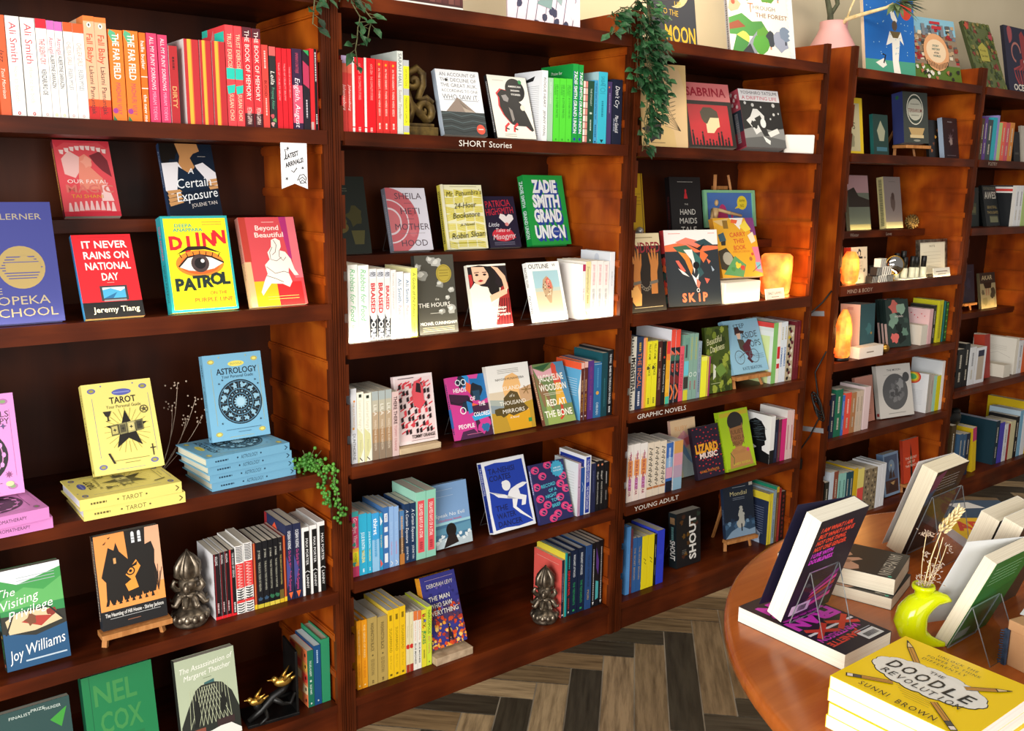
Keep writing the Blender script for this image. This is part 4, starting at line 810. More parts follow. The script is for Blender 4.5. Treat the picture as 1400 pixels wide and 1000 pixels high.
def hours(a):
    for i, (u, v, r) in enumerate(((.15, .75, .14), (.55, .9, .13), (.4, .94, .1), (.6, .63, .1), (.9, .55, .08), (.86, .3, .11), (.6, .28, .08), (.78, .45, .07), (.05, .85, .1))): a.blob(u, v, r, ['8a8a84', 'aaaaa4', '9a9a95'][i % 3], i, 12, .3, .8); a.blob(u - .02, v + .01, r * .55, 'c4c4be', i + 20, 10, .3, .7)
    a.ell(.72, .76, .2, .2, 'a8963c', 24); a.ring(.72, .76, .17, .01, '7a6a28'); a.small(.6, .84, .8, '6a5c22', 3, .035)
    a.t('the', .5, .44, .03, 'd8d6cc', w=.1); a.t('THE HOURS', .42, .37, .055, 'e4e2da', w=.82); a.small(.3, .6, .26, 'b0aea4', 1); a.t('MICHAEL CUNNINGHAM', .5, .135, .04, 'e4e2da', w=.94); a.small(.08, .9, .08, 'a8a080', 3, .022)
F('hours', hours, c='46443c', s='2c2b28', sa=[])
def pumpkin(a):
    a.rect(0, .03, 1, .97, 'e8ddc8'); a.rect(.0, .62, 1, .97, '20161a'); a.poly([(.55, .03), (1, .03), (1, .7), (.8, .62), (.7, .4)], '9a2a28')
    for i in range(5): a.poly([(.6 + .08 * i, .03), (.64 + .08 * i, .03), (.75 + .06 * i, .45), (.72 + .06 * i, .45)], '5a1418')
    a.poly([(.1, .97), (.12, .75), (.22, .68), (.4, .7), (.52, .8), (.5, .97)], 'e6b89a'); a.poly([(.05, .97), (.3, .99), (.62, .96), (.72, .8), (.62, .6), (.5, .62), (.56, .8), (.42, .96)], '17110f'); a.poly([(.6, .97), (.78, .94), (.95, .8), (1, .6), (.9, .56), (.85, .75), (.7, .9)], 'e3b494'); a.ell(.62, .6, .14, .14, '17110f', 18)
    a.poly([(.0, .62), (.14, .72), (.3, .66), (.46, .64), (.5, .5), (.94, .52), (.96, .6), (.7, .44), (.5, .36), (.56, .03), (0, .03)], 'efe6d2'); a.poly([(.48, .5), (.92, .6), (.95, .52), (.5, .4)], 'e3b494')
    for u in (.22, .42): a.ell(u, .84, .045, .022, '241414', 10); a.line([(u - .06, .875), (u + .06, .88)], .015, '241414')
    a.poly([(.22, .74), (.3, .765), (.38, .745), (.3, .725)], 'a8242c'); a.poly([(.02, .64), (.0, .85), (.08, .85), (.1, .72)], 'b02a2c')
    a.t('Penelope', .68, .31, .045, 'f3efe6', w=.42, bold=.01); a.t('Mortimer', .66, .255, .045, 'f3efe6', w=.4, bold=.01); a.t('The Pumpkin', .7, .2, .045, 'f3efe6', w=.52); a.t('Eater', .54, .145, .045, 'f3efe6', w=.22); a.ell(.1, .08, .04, .05, 'd8703a', 14); a.ell(.1, .08, .02, .032, 'f3efe6', 10)
F('pumpkin', pumpkin, c='efe9dc', s='e4ded2', sa=[])
def outline(a):
    a.t('OUTLINE', .35, .93, .075, '2c2c2e', w=.62, bold=.01); a.t('W', .82, .94, .05, '2c2c2e')
    a.rect(.14, .14, .92, .85, 'cbbf9f'); a.rect(.14, .54, .92, .85, '9fc3cc'); a.rect(.14, .5, .92, .56, 'b6c2b8')
    a.poly([(.52, .3), (.42, .42), (.36, .56), (.42, .7), (.54, .76), (.66, .68), (.7, .56), (.62, .42), (.58, .3)], 'b89a78'); a.poly([(.5, .56), (.5, .7), (.58, .74), (.66, .64), (.66, .54), (.58, .54)], 'cf6a58'); a.poly([(.53, .58), (.53, .68), (.58, .7), (.62, .6)], 'e09080')
    R = random.Random(6)
    for i in range(22): a.blob(.4 + R.random() * .22, .36 + R.random() * .32, .018, ['6a4a38', 'e0cdb0'][i % 2], i)
    a.t('RACHEL CUSK', .54, .07, .055, 'b8b0a2', w=.72)
F('outline', outline, c='efeeea', s='e9e9ea', sa=[T('RACHEL CUSK', .08, .42, .55, '4a4a4c'), T('OUTLINE', .55, .86, .55, '4a4a4c')])
def therethere(a):
    a.rect(.04, .05, .96, .96, 'e6cfcf')
    R = random.Random(5)
    for i in range(26):
        for j in range(2):
            u, v = R.uniform(.08, .85), R.uniform(.12, .9); a.poly([(u, v), (u + .1, v + .03), (u + .1, v + .05), (u, v + .02)], 'd6404c')
    for j in range(8):
        for i in range(9):
            if (i + j) % 3: u, v = .1 + .09 * i, .14 + .095 * j; a.poly([(u, v), (u + .06, v + .01), (u + .055, v + .08), (u - .005, v + .06)], 'd23f4a' if (i * j) % 2 else '2a1a1e')
    a.poly([(.45, .55), (.42, .75), (.5, .9), (.62, .92), (.72, .8), (.72, .6), (.6, .5)], 'd8505a'); a.poly([(.52, .75), (.56, .88), (.66, .86), (.66, .72)], '2a1a1e'); a.line([(.46, .56), (.6, .5), (.74, .6)], .04, 'e04a58')
    a.t('TOMMY ORANGE', .62, .1, .05, '2a1a1e', w=.6, bold=.02); a.rect(.3, .04, .9, .046, '8a6a6e'); a.rect(.1, .955, .5, .965, '4a3a3e')
F('therethere', therethere, c='eadada', s='d9c0c0', sa=[])
def heads(a):
    a.rect(0, 0, 1, 1, 'c83a8c'); a.poly([(.35, 1), (.6, 1), (.56, .8), (.4, .78)], '2f8fd0'); a.poly([(.6, 1), (1, 1), (1, .6), (.8, .55), (.6, .7)], '1f6fae'); a.poly([(.0, .74), (.5, .68), (.6, .55), (.4, .5), (.0, .58)], '3a1a34'); a.blob(.72, .74, .17, '1c2430', 2, 14, .15); a.poly([(.62, .74), (.82, .74), (.8, .58), (.66, .58)], '24465e')
    a.blob(.35, .92, .13, '1f2a3a', 3); a.ring(.28, .9, .06, .02, 'dfe8ee'); a.ring(.43, .9, .06, .02, 'dfe8ee'); a.poly([(.5, .9), (.62, .84), (.56, .7), (.46, .78)], 'e8643a'); a.poly([(.58, .55), (.75, .5), (.7, .4), (.5, .42)], 'e8643a')
    a.blob(.4, .5, .14, '1d2c3e', 7); a.poly([(.42, .6), (.56, .55), (.56, .4), (.44, .38)], '2a7ab8'); a.ring(.3, .45, .07, .02, 'f0f0f0'); a.poly([(.55, .5), (1, .52), (1, .0), (.6, 0)], '40203e'); a.blob(.8, .18, .17, 'c83a8c', 5); a.blob(.82, .14, .1, '2a6a9e', 6); a.poly([(.5, .34), (1, .4), (1, .3), (.55, .26)], '2f9fd4'); a.poly([(.1, .0), (.2, .12), (.5, .14), (.66, 0)], '4a2448'); a.line([(0, .62), (.2, .56), (.4, .58), (.5, .62)], .015, '1c1420')
    for s, u, v, w in (('HEADS', .3, .78, .34), ('OF', .6, .62, .14), ('THE', .82, .52, .18), ('COLORED', .78, .36, .44), ('PEOPLE', .32, .2, .42)): a.t(s, u, v, .065, 'f4eef0', w=w, bold=.02)
    a.rect(.3, .06, .7, .066, 'e07aa0'); a.poly([(.55, 1), (.85, 1), (.8, .93), (.62, .94)], 'd84a9a')
F('heads', heads, c='c83a8c', s='d8509a', sa=[mk(.1, .9, .4, '2a3a6a', 3), R_(.5, .8, '3a6ab0')])
def island(a):
    a.rect(0, 0, 1, 1, 'ece9e2'); a.rect(0, .3, 1, .6, 'd9c9b0'); a.poly([(0, .3), (1, .42), (1, 0), (0, 0)], 'b8922e'); a.poly([(0, .5), (.4, .46), (.4, .3), (0, .3)], 'a8b0a8'); a.poly([(0, .42), (.3, .38), (.2, .28), (0, .3)], '8a98a0'); a.poly([(.7, .6), (1, .65), (1, .42), (.7, .4)], 'c8a078')
    a.poly([(.42, .82), (.6, .86), (.72, .8), (.76, .66), (.7, .58), (.72, .44), (.88, .3), (.9, .0), (.4, .0), (.3, .3), (.36, .5), (.32, .66)], 'eebb7a'); a.poly([(.3, .3), (.32, .5), (.5, .6), (.66, .56), (.72, .44), (.88, .3), (.7, .2), (.45, .2)], '5a4a28'); a.poly([(.3, .3), (.5, .22), (.9, .28), (.9, .0), (.4, 0)], 'd8a020'); a.blob(.3, .3, .18, '54461f', 4, 14, .4, .6)
    for k in range(6): a.line([(.88, .58), (.88 + .12 * math.cos(k * 1.0), .58 + .07 * math.sin(k * 1.0))], .02, '8a6a3a')
    a.small(.25, .75, .92, '8a867e', 3, .025); a.t('NAYOMI MUNAWEERA', .52, .78, .035, '4a443a', w=.68); a.t('ISLAND', .52, .64, .06, 'f7f1e2', w=.4); a.t('of a', .52, .525, .045, 'f7f1e2', shear=.3); a.t('THOUSAND', .52, .42, .06, 'f7f1e2', w=.62); a.t('MIRRORS', .52, .3, .06, 'f7f1e2', w=.52); a.t('A Novel', .52, .2, .035, 'f7f1e2', shear=.2); a.rect(.84, .09, .92, .15, '3a8a4a')
F('island', island, c='ece9e2', s='d8d4ca', sa=[])
def redbone(a):
    a.rect(0, 0, 1, 1, '6f8350'); a.poly([(0, .95), (.6, 1), (.3, .88)], '2f5a36'); a.poly([(0, .94), (.3, .86), (.6, .92), (.6, .78), (.1, .76)], 'e3aab2'); a.poly([(.0, .8), (.3, .6), (.4, .25), (.1, .3)], '8a6a4a'); a.poly([(.62, 1), (1, 1), (1, .3), (.85, .3), (.7, .6)], '4f86a8'); a.poly([(.2, .5), (.35, .2), (.8, .1), (1, .1), (1, 0), (.1, 0)], '94a85a')
    a.poly([(.58, .96), (.66, 1), (.74, .94), (.72, .86), (.8, .7), (.78, .4), (.6, .4), (.56, .7)], 'd8503c'); a.poly([(.6, .66), (.76, .66), (.84, .3), (.5, .3)], 'e0a83a'); a.poly([(.62, .3), (.58, .1), (.5, .08), (.55, .05), (.66, .1), (.7, .28)], 'c8402e')
    for s, v, w in (('JACQUELINE', .76, .8), ('WOODSON', .6, .86), ('RED AT', .35, .6), ('THE BONE', .17, .88)): a.t(s, .5, v, .105, 'f4efe0', w=w, bold=.02)
    a.rect(.15, .5, .8, .506, 'e8e0c8'); a.rect(.2, .475, .7, .481, 'e8e0c8')
F('redboneface', redbone, c='6f8350', s='7a4a3a', sa=[mk(.1, .9, .5, 'd8b08a', 3), R_(0, .15, 'd8a0a0')])
def noevil(a):
    a.rect(0, 0, 1, .38, '4a7a9a'); a.rect(0, .36, 1, .4, '9fd0dc'); a.poly([(0, .3), (1, .34), (1, .2), (0, .22)], '5f94b0'); a.poly([(0, .12), (.4, .16), (.8, .1), (1, .18), (1, 0), (0, 0)], 'b8c8d0')
    for i in range(12): a.blob(.08 * i + .05, .1 + .04 * (i % 3), .045, 'dfe8ec', i)
    a.ell(.45, .26, .14, .16, '1c1614', 18); a.poly([(.36, .2), (.54, .2), (.62, .05), (.2, .0)], '241a18'); a.small(.1, .6, .9, 'b8cce0', 1); a.small(.1, .6, .8, 'b8cce0', 1)
    a.t('Speak No Evil', .46, .51, .055, 'e8eff4', w=.8); a.t('Uzodinma Iweala', .45, .43, .035, 'd0506a', w=.64)
F('noevil', noevil, c='7ea3cf', s='6a90c0', p='a8a49a', sa=[])
def dancer(a):
    R = random.Random(1)
    e = [(.06, .04), (.3, .05), (.6, .03), (.95, .05), (.93, .3), (.96, .6), (.94, .95), (.6, .94), (.3, .96), (.05, .94), (.07, .6), (.04, .3)]
    a.poly(e, '1f3ea8')
    for s, u, v, w in (('TA-NEHISI', .42, .85, .62), ('COATES', .36, .75, .5), ('THE', .28, .33, .28), ('WATER', .36, .22, .44), ('DANCER', .42, .11, .56)): a.t(s, u, v, .075, '15205a', w=w, bold=.02)
    a.ell(.47, .62, .1, .1, 'f0f0f4', 16); a.ell(.42, .66, .05, .04, 'f0f0f4', 10)
    a.poly([(.56, .56), (.72, .6), (.86, .62), (.98, .6), (.86, .56), (.74, .54), (.76, .46), (.9, .42), (.84, .3), (.74, .3), (.78, .38), (.68, .4), (.62, .3), (.76, .2), (.92, .1), (.88, .1), (.68, .2), (.54, .3), (.56, .44), (.4, .5), (.22, .52), (.1, .57), (.24, .48), (.44, .44), (.5, .52)], 'f0f0f4')
    a.line([(.06, .58), (.25, .5)], .012, 'f0f0f4'); a.line([(.75, .18), (.98, .05)], .012, 'f0f0f4')
F('dancer', dancer, c='e9ebf0', s='e9ebf0', sa=[R_(.02, .98, '20368f', .12, .88), T('TA-NEHISI COATES', .08, .46, .4, 'dfe4f5'), T('THE WATER DANCER', .52, .94, .4, '141d50')])
def record(a):
    for i, (u, v) in enumerate(((.12, .9), (.3, .78), (.5, .95), (.08, .62), (.9, .72), (.92, .5), (.78, .6), (.3, .3), (.14, .2), (.55, .12), (.8, .22), (.95, .15), (.4, .06), (.12, .42), (.7, .38))): a.ell(u, v, .12, .09, 'dc3f7c', 14); a.ell(u + .02, v - .01, .06, .05, '2a2a5c', 12); a.line([(u - .06, v + .02), (u + .06, v - .03)], .012, 'f08aa8')
    a.star(.76, .86, .2, '3fa4c8', 14, .85); a.t('HIROMI', .76, .875, .03, 'e8f4f8', w=.22); a.t('KAWAKAMI', .76, .83, .03, 'e8f4f8', w=.24)
    for s, u, v in (('RECORD', .42, .62), ('OF A', .52, .53), ('NIGHT', .45, .44), ('TOO', .55, .36), ('BRIEF', .55, .27)): a.t(s, u, v, .055, '55c0d8', bold=.02, rot=4)
F('record', record, c='2a2a5c', s='2f2f66', sa=[mk(.1, .5, .4, 'b8b8d0', 3)])
def mansaw(a):
    a.rect(0, .4, 1, 1, '3a3a8c'); a.poly([(0, .55), (.4, .62), (.8, .5), (1, .6), (1, .3), (0, .3)], '4a3a6a')
    R = random.Random(2)
    for i in range(130):
        v = R.random() ** 1.4 * .55; a.blob(R.random(), v, .025 + .035 * R.random(), ['e8702a', 'f0a03a', 'd84a24', 'f5c86a', 'b83a2a', '5a3a5a'][i % 6 if v < .35 else (5 if i % 2 else 2)], i)
    for i in range(25): a.blob(R.random(), .4 + R.random() * .5, .03, ['4a4aa0', '2f2f78', '6a5ab0'][i % 3], i)
    a.rect(.1, .94, .9, .945, 'b8a0c0'); a.t('DEBORAH LEVY', .5, .86, .055, 'e8e0d8', w=.74)
    for s, u, v, w in (('THE MAN', .42, .68, .6), ('WHO SAW', .44, .58, .64), ('EVERYTHING', .48, .48, .84)): a.t(s, u, v, .065, 'f4efe6', w=w, bold=.01)
    a.poly([(.5, .18), (.52, .26), (.55, .26), (.57, .18), (.62, .06), (.58, .06), (.53, .14), (.5, .06), (.46, .06)], '2a1a20'); a.ell(.535, .28, .025, .03, '2a1a20', 8)
F('mansaw', mansaw, c='3a3a8c', s='efa02c', b='efa02c', hard=1, p='d8d0c0', sa=[])
# third bookcase
def facedraw(a):
    a.poly([(.1, .98), (.6, .99), (.85, .93), (.97, .7), (1, 0), (.75, .0), (.7, .2), (.45, .3), (.2, .2)], 'd9b98a'); a.blob(.25, .22, .2, '2c2a2a', 3); a.blob(.3, .6, .06, '5a3a2a', 3); a.blob(.55, .65, .045, '8a2a24', 5)
    for i in range(6): a.line([(.4, .3 + .05 * i), (.75, .36 + .05 * i), (.5, .26 + .06 * i), (.85, .2)], .008, '4a3a2a')
    a.small(.2, .5, .05, '5a4a38', 1)
F('facedraw', facedraw, c='d6b67c', s='b89a5a', sa=[])
def sabrina(a):
    a.rect(0, .72, 1, 1, 'd07474'); a.t('SABRINA', .5, .86, .13, '9c2434', w=.84, bold=.025); a.rect(.08, .03, .92, .66, 'b3232c')
    a.poly([(.42, .38), (.42, .22), (.56, .22), (.64, .3), (.7, .32), (.7, .46), (.66, .5), (.4, .5)], 'dcc79c'); a.poly([(.34, .44), (.32, .54), (.4, .62), (.56, .62), (.68, .56), (.7, .46), (.52, .46), (.44, .36), (.38, .38)], '4a4234')
    for i in range(12):
        u = .12 + .066 * i; h = (.22, .1, .07, .2, .06, .09, .08, .06, .19, .21, .09, .12)[i]
        a.poly([(u - .02, .03), (u - .022, h * .7), (u - .012, h), (u + .012, h), (u + .022, h * .7), (u + .02, .03)], '15100f'); a.ell(u, h + .022, .017, .022, '15100f', 10)
F('sabrina', sabrina, c='16120f', s='c05a5a', sa=[])
def drifting(a):
    a.rect(0, .8, 1, 1, 'ece9ea'); a.rect(0, 0, 1, .8, '1e1e1f'); a.t('YOSHIHIRO TATSUMI', .5, .945, .055, '4a4a4e', w=.9); a.t('A DRIFTING LIFE', .5, .855, .06, 'd0405a', w=.9)
    a.poly([(0, 0), (0, .3), (.3, .36), (.7, .3), (1, .34), (1, 0)], '8a8a88'); a.poly([(0, 0), (0, .15), (.5, .2), (1, .14), (1, 0)], '5f5f5e'); a.blob(.35, .46, .22, 'd9d9d6', 3, 14, .25); a.poly([(.3, .5), (.45, .56), (.62, .2), (.48, .2)], '2c2c2c'); a.poly([(.45, .2), (.62, .12), (.6, .05), (.5, .1)], 'e4e4e0'); a.poly([(.58, .26), (.84, .34), (.88, .26), (.64, .18)], 'e2e0da'); a.blob(.28, .4, .08, '2c2c2c', 6); a.ell(.5, .42, .07, .09, 'e4e4e2', 12)
    for u, v, r in ((.12, .76, .03), (.3, .73, .035), (.5, .7, .02), (.82, .74, .04), (.8, .58, .03), (.92, .6, .02), (.7, .5, .02)): a.ell(u, v, r, r, 'c8c8c6', 12)
F('drifting', drifting, c='1e1e1f', s='b04a58', p='c8c8c4', sa=[('f', lambda a: [a.blob(.05 + .03 * i, .3 + .2 * (i % 3), .03, ['e0c8c8', 'a02a3a'][i % 2], i) for i in range(9)]), R_(.36, .72, '2c3440'), R_(.72, .98, '7a2a3a'), mk(.4, .9, .3, '8a8a90', 4)])
def yellowstrip(a): a.line([(.95, .0), (.95, 1)], .04, '8a6a10'); a.small(.5, .9, .7, '8a6a10', 4, .05)
F('yellowold', yellowstrip, c='d3a818', s='b8900f', sa=[])
def handmaid(a):
    a.small(.25, .75, .92, 'a8a49c', 1); a.poly([(.5, .8), (.46, .72), (.44, .66), (.56, .66), (.54, .72)], 'b8242c'); a.ell(.5, .78, .03, .05, 'b8242c', 10); a.t('THE', .5, .57, .025, 'b0aca4', w=.12)
    for s, v, w in (('HAND', .45, .5), ('MAIDS', .31, .56), ('TALE', .17, .5)): a.t(s, .54, v, .09, 'cfcbc2', w=w)
F('handmaid', handmaid, c='1d1b1c', s='151315', sa=[T("THE HANDMAID'S TALE", .3, .85, .4, '6a2a2e')])
def skip(a):
    a.rect(0, .76, 1, 1, 'ece9e6'); a.rect(0, 0, 1, .8, '2e3339'); a.poly([(0, .8), (.3, .84), (.6, .8), (1, .78), (1, .74), (.6, .7), (.3, .72), (0, .72)], 'e8744a'); a.small(.08, .3, .95, 'e85a40', 1); a.small(.82, .95, .95, 'e85a40', 1)
    a.poly([(.2, .84), (.4, .9), (.6, .86), (.7, .8), (.5, .78)], 'e6806a'); a.poly([(.55, .84), (.75, .88), (.9, .8), (.7, .78)], '2f4a50'); a.poly([(.15, .78), (.4, .8), (.5, .74), (.3, .66)], '3f6a50'); a.poly([(.4, .82), (.6, .76), (.75, .82), (.65, .72)], '1d2024')
    for i, (p, c) in enumerate((([(.24, .72), (.36, .6), (.46, .4), (.5, .5), (.42, .68)], 'dd8a3a'), ([(.34, .74), (.48, .6), (.52, .42), (.56, .6), (.5, .74)], 'efe9e4'), ([(.5, .74), (.66, .62), (.6, .44), (.56, .5)], '3a6a64'), ([(.66, .74), (.8, .66), (.7, .56), (.64, .64)], 'e8733f'), ([(.18, .6), (.24, .6), (.36, .46), (.3, .44)], 'ee6a58'), ([(.22, .5), (.3, .42), (.42, .38), (.34, .44)], 'f0ece6'), ([(.64, .5), (.7, .42), (.56, .34), (.58, .44)], '39585c'), ([(.46, .42), (.55, .24), (.6, .42), (.54, .36)], 'eceef0'), ([(.55, .36), (.62, .3), (.58, .22), (.54, .26)], 'e8806a'), ([(.7, .36), (.8, .34), (.74, .28)], 'ee6a58'), ([(.76, .62), (.84, .58), (.8, .54)], 'e87a5a'), ([(.84, .52), (.9, .46), (.86, .44)], 'a8b8c8'))): a.poly(p, c)
    a.ell(.56, .53, .06, .055, '17181a', 14)
    for i, ch in enumerate('SKiP'): a.t(ch, .3 + .14 * i - (.03 if i == 3 else 0), .11, .11, 'f08058', bold=.045)
    a.ring(.565, .2, .025, .012, 'd8d8d8')
F('skip', skip, c='2e3339', s='c83a40', p='e8d8b0', hard=0, sa=[R_(.3, 1, '22262b'), ('f', lambda a: [a.blob(.4 + .1 * i, .5, .05, ['d84a40', 'e8733f', '3a5a58'][i % 3], i) for i in range(6)])])
def carry(a):
    a.rect(0, 0, 1, 1, 'dda52a'); a.poly([(.0, .95), (.4, 1), (.2, .86)], 'd8b87a'); a.poly([(.4, 1), (.75, 1), (.62, .8)], 'e8e6e2'); a.poly([(.45, .98), (.6, .96), (.55, .9), (.42, .92)], 'e2653a'); a.poly([(.78, 1), (1, 1), (1, .7), (.9, .7)], '7a3a7a'); a.poly([(.62, .86), (.78, .96), (.9, .8), (.74, .76)], 'e6cf4a'); a.rect(.22, .82, .34, .96, '8a6a2a'); a.poly([(.06, .72), (.2, .76), (.24, .62), (.08, .6)], '3a5a6a'); a.poly([(.1, .6), (.22, .62), (.2, .54), (.1, .54)], '2a2a2a')
    for i, (s, w) in enumerate((('CARRY', .4), ('THIS', .26), ('BOOK', .3))): a.t(s, .54, .72 - .11 * i, .075, 'c8402e', w=w, bold=.01, rot=3)
    a.t('ABBI JACOBSON', .56, .43, .035, 'c86a2e', w=.42); a.poly([(0, .45), (.2, .5), (.38, .3), (.2, .1), (0, .15)], '3a3428'); a.ell(.2, .32, .12, .12, 'a8a494', 16); a.poly([(.04, .06), (.5, .0), (.62, .2), (.38, .36), (.2, .2)], '5a9a62'); a.blob(.42, .2, .06, 'e0c83a', 2); a.blob(.3, .14, .05, '4a8a4a', 4); a.blob(.52, .16, .05, 'c8403a', 6); a.poly([(.84, .5), (1, .5), (1, .05), (.82, .1), (.88, .3)], 'e07a9a'); a.poly([(.86, .24), (.98, .24), (.98, .12), (.88, .12)], '6ab0c8'); a.line([(.75, .08), (.98, .2)], .012, '3a3a38'); a.poly([(.78, .7), (.92, .76), (.96, .6), (.84, .56)], 'e6dcc0'); a.ell(.76, .3, .04, .04, 'a8683a', 10); a.ell(.82, .38, .03, .03, 'c84a3a', 10)
F('carry', carry, c='dda52a', s='c9882a', sa=[])
def kindred(a):
    a.rect(0, .0, 1, .84, '231d1a'); a.rect(0, .84, 1, 1, 'd8c8a2'); a.t('KINDRED', .52, .82, .13, '8c2630', w=.94, bold=.02); a.rect(.2, .94, .8, .95, '8a7a5a')
    for x in (.02, .5):
        a.poly([(x + .12, .22), (x + .3, .22), (x + .34, .5), (x + .4, .6), (x + .42, .74), (x + .39, .74), (x + .35, .64), (x + .35, .8), (x + .31, .8), (x + .29, .66), (x + .26, .8), (x + .22, .79), (x + .22, .65), (x + .16, .76), (x + .13, .74), (x + .17, .58), (x + .14, .45)], 'b8743a')
        a.poly([(x + .1, .34), (x + .34, .36), (x + .34, .4), (x + .1, .38)], '6a6258')
    for i in range(6): a.ring(.36 + .05 * i, .33 - .05 * math.sin(i * .6), .03, .012, '8a8070', 12)
    a.poly([(.06, .3), (.24, .34), (.34, .22), (.3, .08), (.14, .08), (.04, .16)], 'd8a05a'); a.rect(.1, .05, .9, .056, 'b0a080')
F('kindred', kindred, c='231d1a', s='1a1614', p='c06a7a', sa=[])
def cloudgreen(a):
    R = random.Random(9)
    for i in range(50): a.blob(R.random(), R.random(), .07 + .06 * R.random(), ['5a6a1e', '3f5016', '7a8a2e', '2c3a12', '94a03a'][i % 5], i)
    a.t('Beautiful', .36, .8, .1, 'e2dfae', w=.66, shear=.3, rot=8); a.t('Darkness', .46, .68, .1, 'e2dfae', w=.62, shear=.3, rot=8); a.poly([(.2, .2), (.32, .24), (.36, .4), (.26, .44)], 'd8dccc'); a.poly([(.3, .36), (.6, .44), (.8, .3), (.5, .22)], '6a8a3a'); a.small(.1, .5, .14, 'c8cc9a', 1)
F('cloudgreen', cloudgreen, c='44541a', s='33400f', sa=[])
def pops(a):
    a.t('STEP', .42, .88, .085, '2c3a46', w=.6, rot=3); a.t('ASIDE', .66, .7, .12, '2c3a46', w=.46, rot=3); a.t('POPS', .74, .53, .12, '2c3a46', w=.4, rot=3)
    a.poly([(.26, .72), (.28, .86), (.4, .87), (.42, .8), (.54, .78), (.52, .74)], '3a2424'); a.poly([(.3, .74), (.42, .75), (.4, .64), (.32, .64)], 'e0b8a0'); a.poly([(.3, .64), (.46, .62), (.52, .48), (.42, .38), (.32, .46)], '4a463a'); a.poly([(.4, .5), (.6, .62), (.7, .6), (.62, .5), (.64, .3), (.56, .24), (.44, .36)], '5a1c2a'); a.poly([(.5, .3), (.56, .24), (.62, .18), (.56, .17), (.46, .26)], '4a1824')
    a.ring(.26, .3, .13, .015, '5a6a74'); a.ring(.68, .3, .13, .015, '5a6a74')
    for u in (.26, .68):
        for k in range(4): a.line([(u - .12 * math.cos(k * .785), .3 - .085 * math.sin(k * .785)), (u + .12 * math.cos(k * .785), .3 + .085 * math.sin(k * .785))], .004, '7a8a94')
    a.line([(.26, .3), (.5, .4), (.68, .3)], .015, '4a5056'); a.small(.72, .95, .32, '4f6878', 3, .035); a.t('KATE BEATON', .54, .085, .06, '3f5a6c', w=.54)
F('pops', pops, c='8dbad2', s='86b1c8', p='cfe0e4', hard=1, sa=[T('STEP ASIDE POPS', .15, .8, .4, '4a6a7e')])
def pastelface(a):
    a.rect(0, 0, 1, 1, 'd8b7a0'); a.poly([(0, 1), (1, 1), (1, .7), (.5, .8), (0, .6)], 'e6c49a'); a.poly([(0, .6), (.5, .8), (.9, .62), (.6, .5), (.1, .4)], 'd890a0'); a.poly([(.1, .4), (.6, .5), (1, .3), (1, 0), (.4, 0)], 'a8b8b8'); a.poly([(.25, .56), (.5, .56), (.9, .14), (.6, .3)], '6f8fae'); a.poly([(0, .4), (.3, .3), (.4, 0), (0, 0)], 'c8c8a0'); a.poly([(.5, .66), (.8, .7), (.9, .56), (.6, .54)], 'd86a70'); a.t('RUBY', .42, .85, .08, 'e2a870', w=.5); a.t('JANE', .55, .75, .08, 'e2a890', w=.4)
F('pastelface', pastelface, c='d8b7a0', s='c8a090', sa=[])
def lizard(a):
    for j in range(6):
        for i in range(14):
            t = 6.283 * i / 14 + .2 * j; r = .2 + .09 * j; a.blob(.5 + r * math.cos(t), .52 + r * .95 * math.sin(t), .03, 'c22f35', i + j, 10, .1, .55) if .03 < .5 + r * math.cos(t) < .97 and .04 < .52 + r * .95 * math.sin(t) < .97 else None
    a.t('LIZARD', .46, .58, .16, 'eda52a', w=.84, bold=.05); a.t('MUSIC', .5, .44, .1, 'f0d8d0', w=.74, bold=.04); a.t('DANIEL PINKWATER', .46, .14, .05, 'd8832a', w=.7)
F('lizard', lizard, c='27192e', s='1f1424', sa=[])
def juliet(a):
    a.rect(.03, .9, .97, .97, 'c2b02c'); a.t('JULIET TAKES', .5, .935, .04, 'd89a2a', w=.8); a.ell(.52, .8, .27, .22, '2a2624', 22); a.poly([(.28, .72), (.74, .76), (.74, .48), (.6, .36), (.42, .36), (.3, .5)], '9a6a3e'); a.poly([(.26, .82), (.78, .84), (.7, .72), (.32, .7)], '2a2624'); a.poly([(.12, .04), (.2, .3), (.42, .38), (.6, .38), (.86, .3), (.92, .04)], 'b8844a'); a.poly([(.28, .36), (.5, .3), (.74, .36), (.7, .26), (.3, .26)], 'b07c48')
    for s, v, w in (('JULIET', .63, .44), ('TAKES A', .53, .46), ('BREATH', .44, .4)): a.t(s, .52, v, .07, '6a4524', w=w, bold=.02)
    a.t('GABBY RIVERA', .52, .1, .04, 'c8c23a', w=.6); a.star(.8, .3, .06, 'd83a80', 6, .6); a.line([(.2, .3), (.3, .2), (.26, .1)], .02, '3a6a2a'); a.poly([(.03, .0), (.97, .0), (.97, .04), (.03, .04)], '8aa01c')
F('juliet', juliet, c='a7c81c', s='9aba1a', p='d8e0b8', hard=1, sa=[T('JULIET TAKES A BREATH', .1, .8, .5, '4a5a1a')])
def shout(a):
    for i in range(12): R = random.Random(i); a.blob(R.uniform(.1, .95), R.uniform(.1, .95), .07, ['4a2a1c', '5a3a1a', '2a3a30', '6a4a1a'][i % 4], i)
    a.t('SHOUT', .66, .5, .17, 'f0eee8', bold=.03, rot=90, sp=1.0); a.small(.22, .4, .3, '8a8a84', 3, .03)
F('shout', shout, c='1a1a1c', s='1a2226', sa=[T('SHOUT', .5, .86, .6, 'efece6', bold=.03), R_(.08, .2, '8a6a4a', .2, .8), mk(.25, .5, .3, '6a9a9a', 4)])
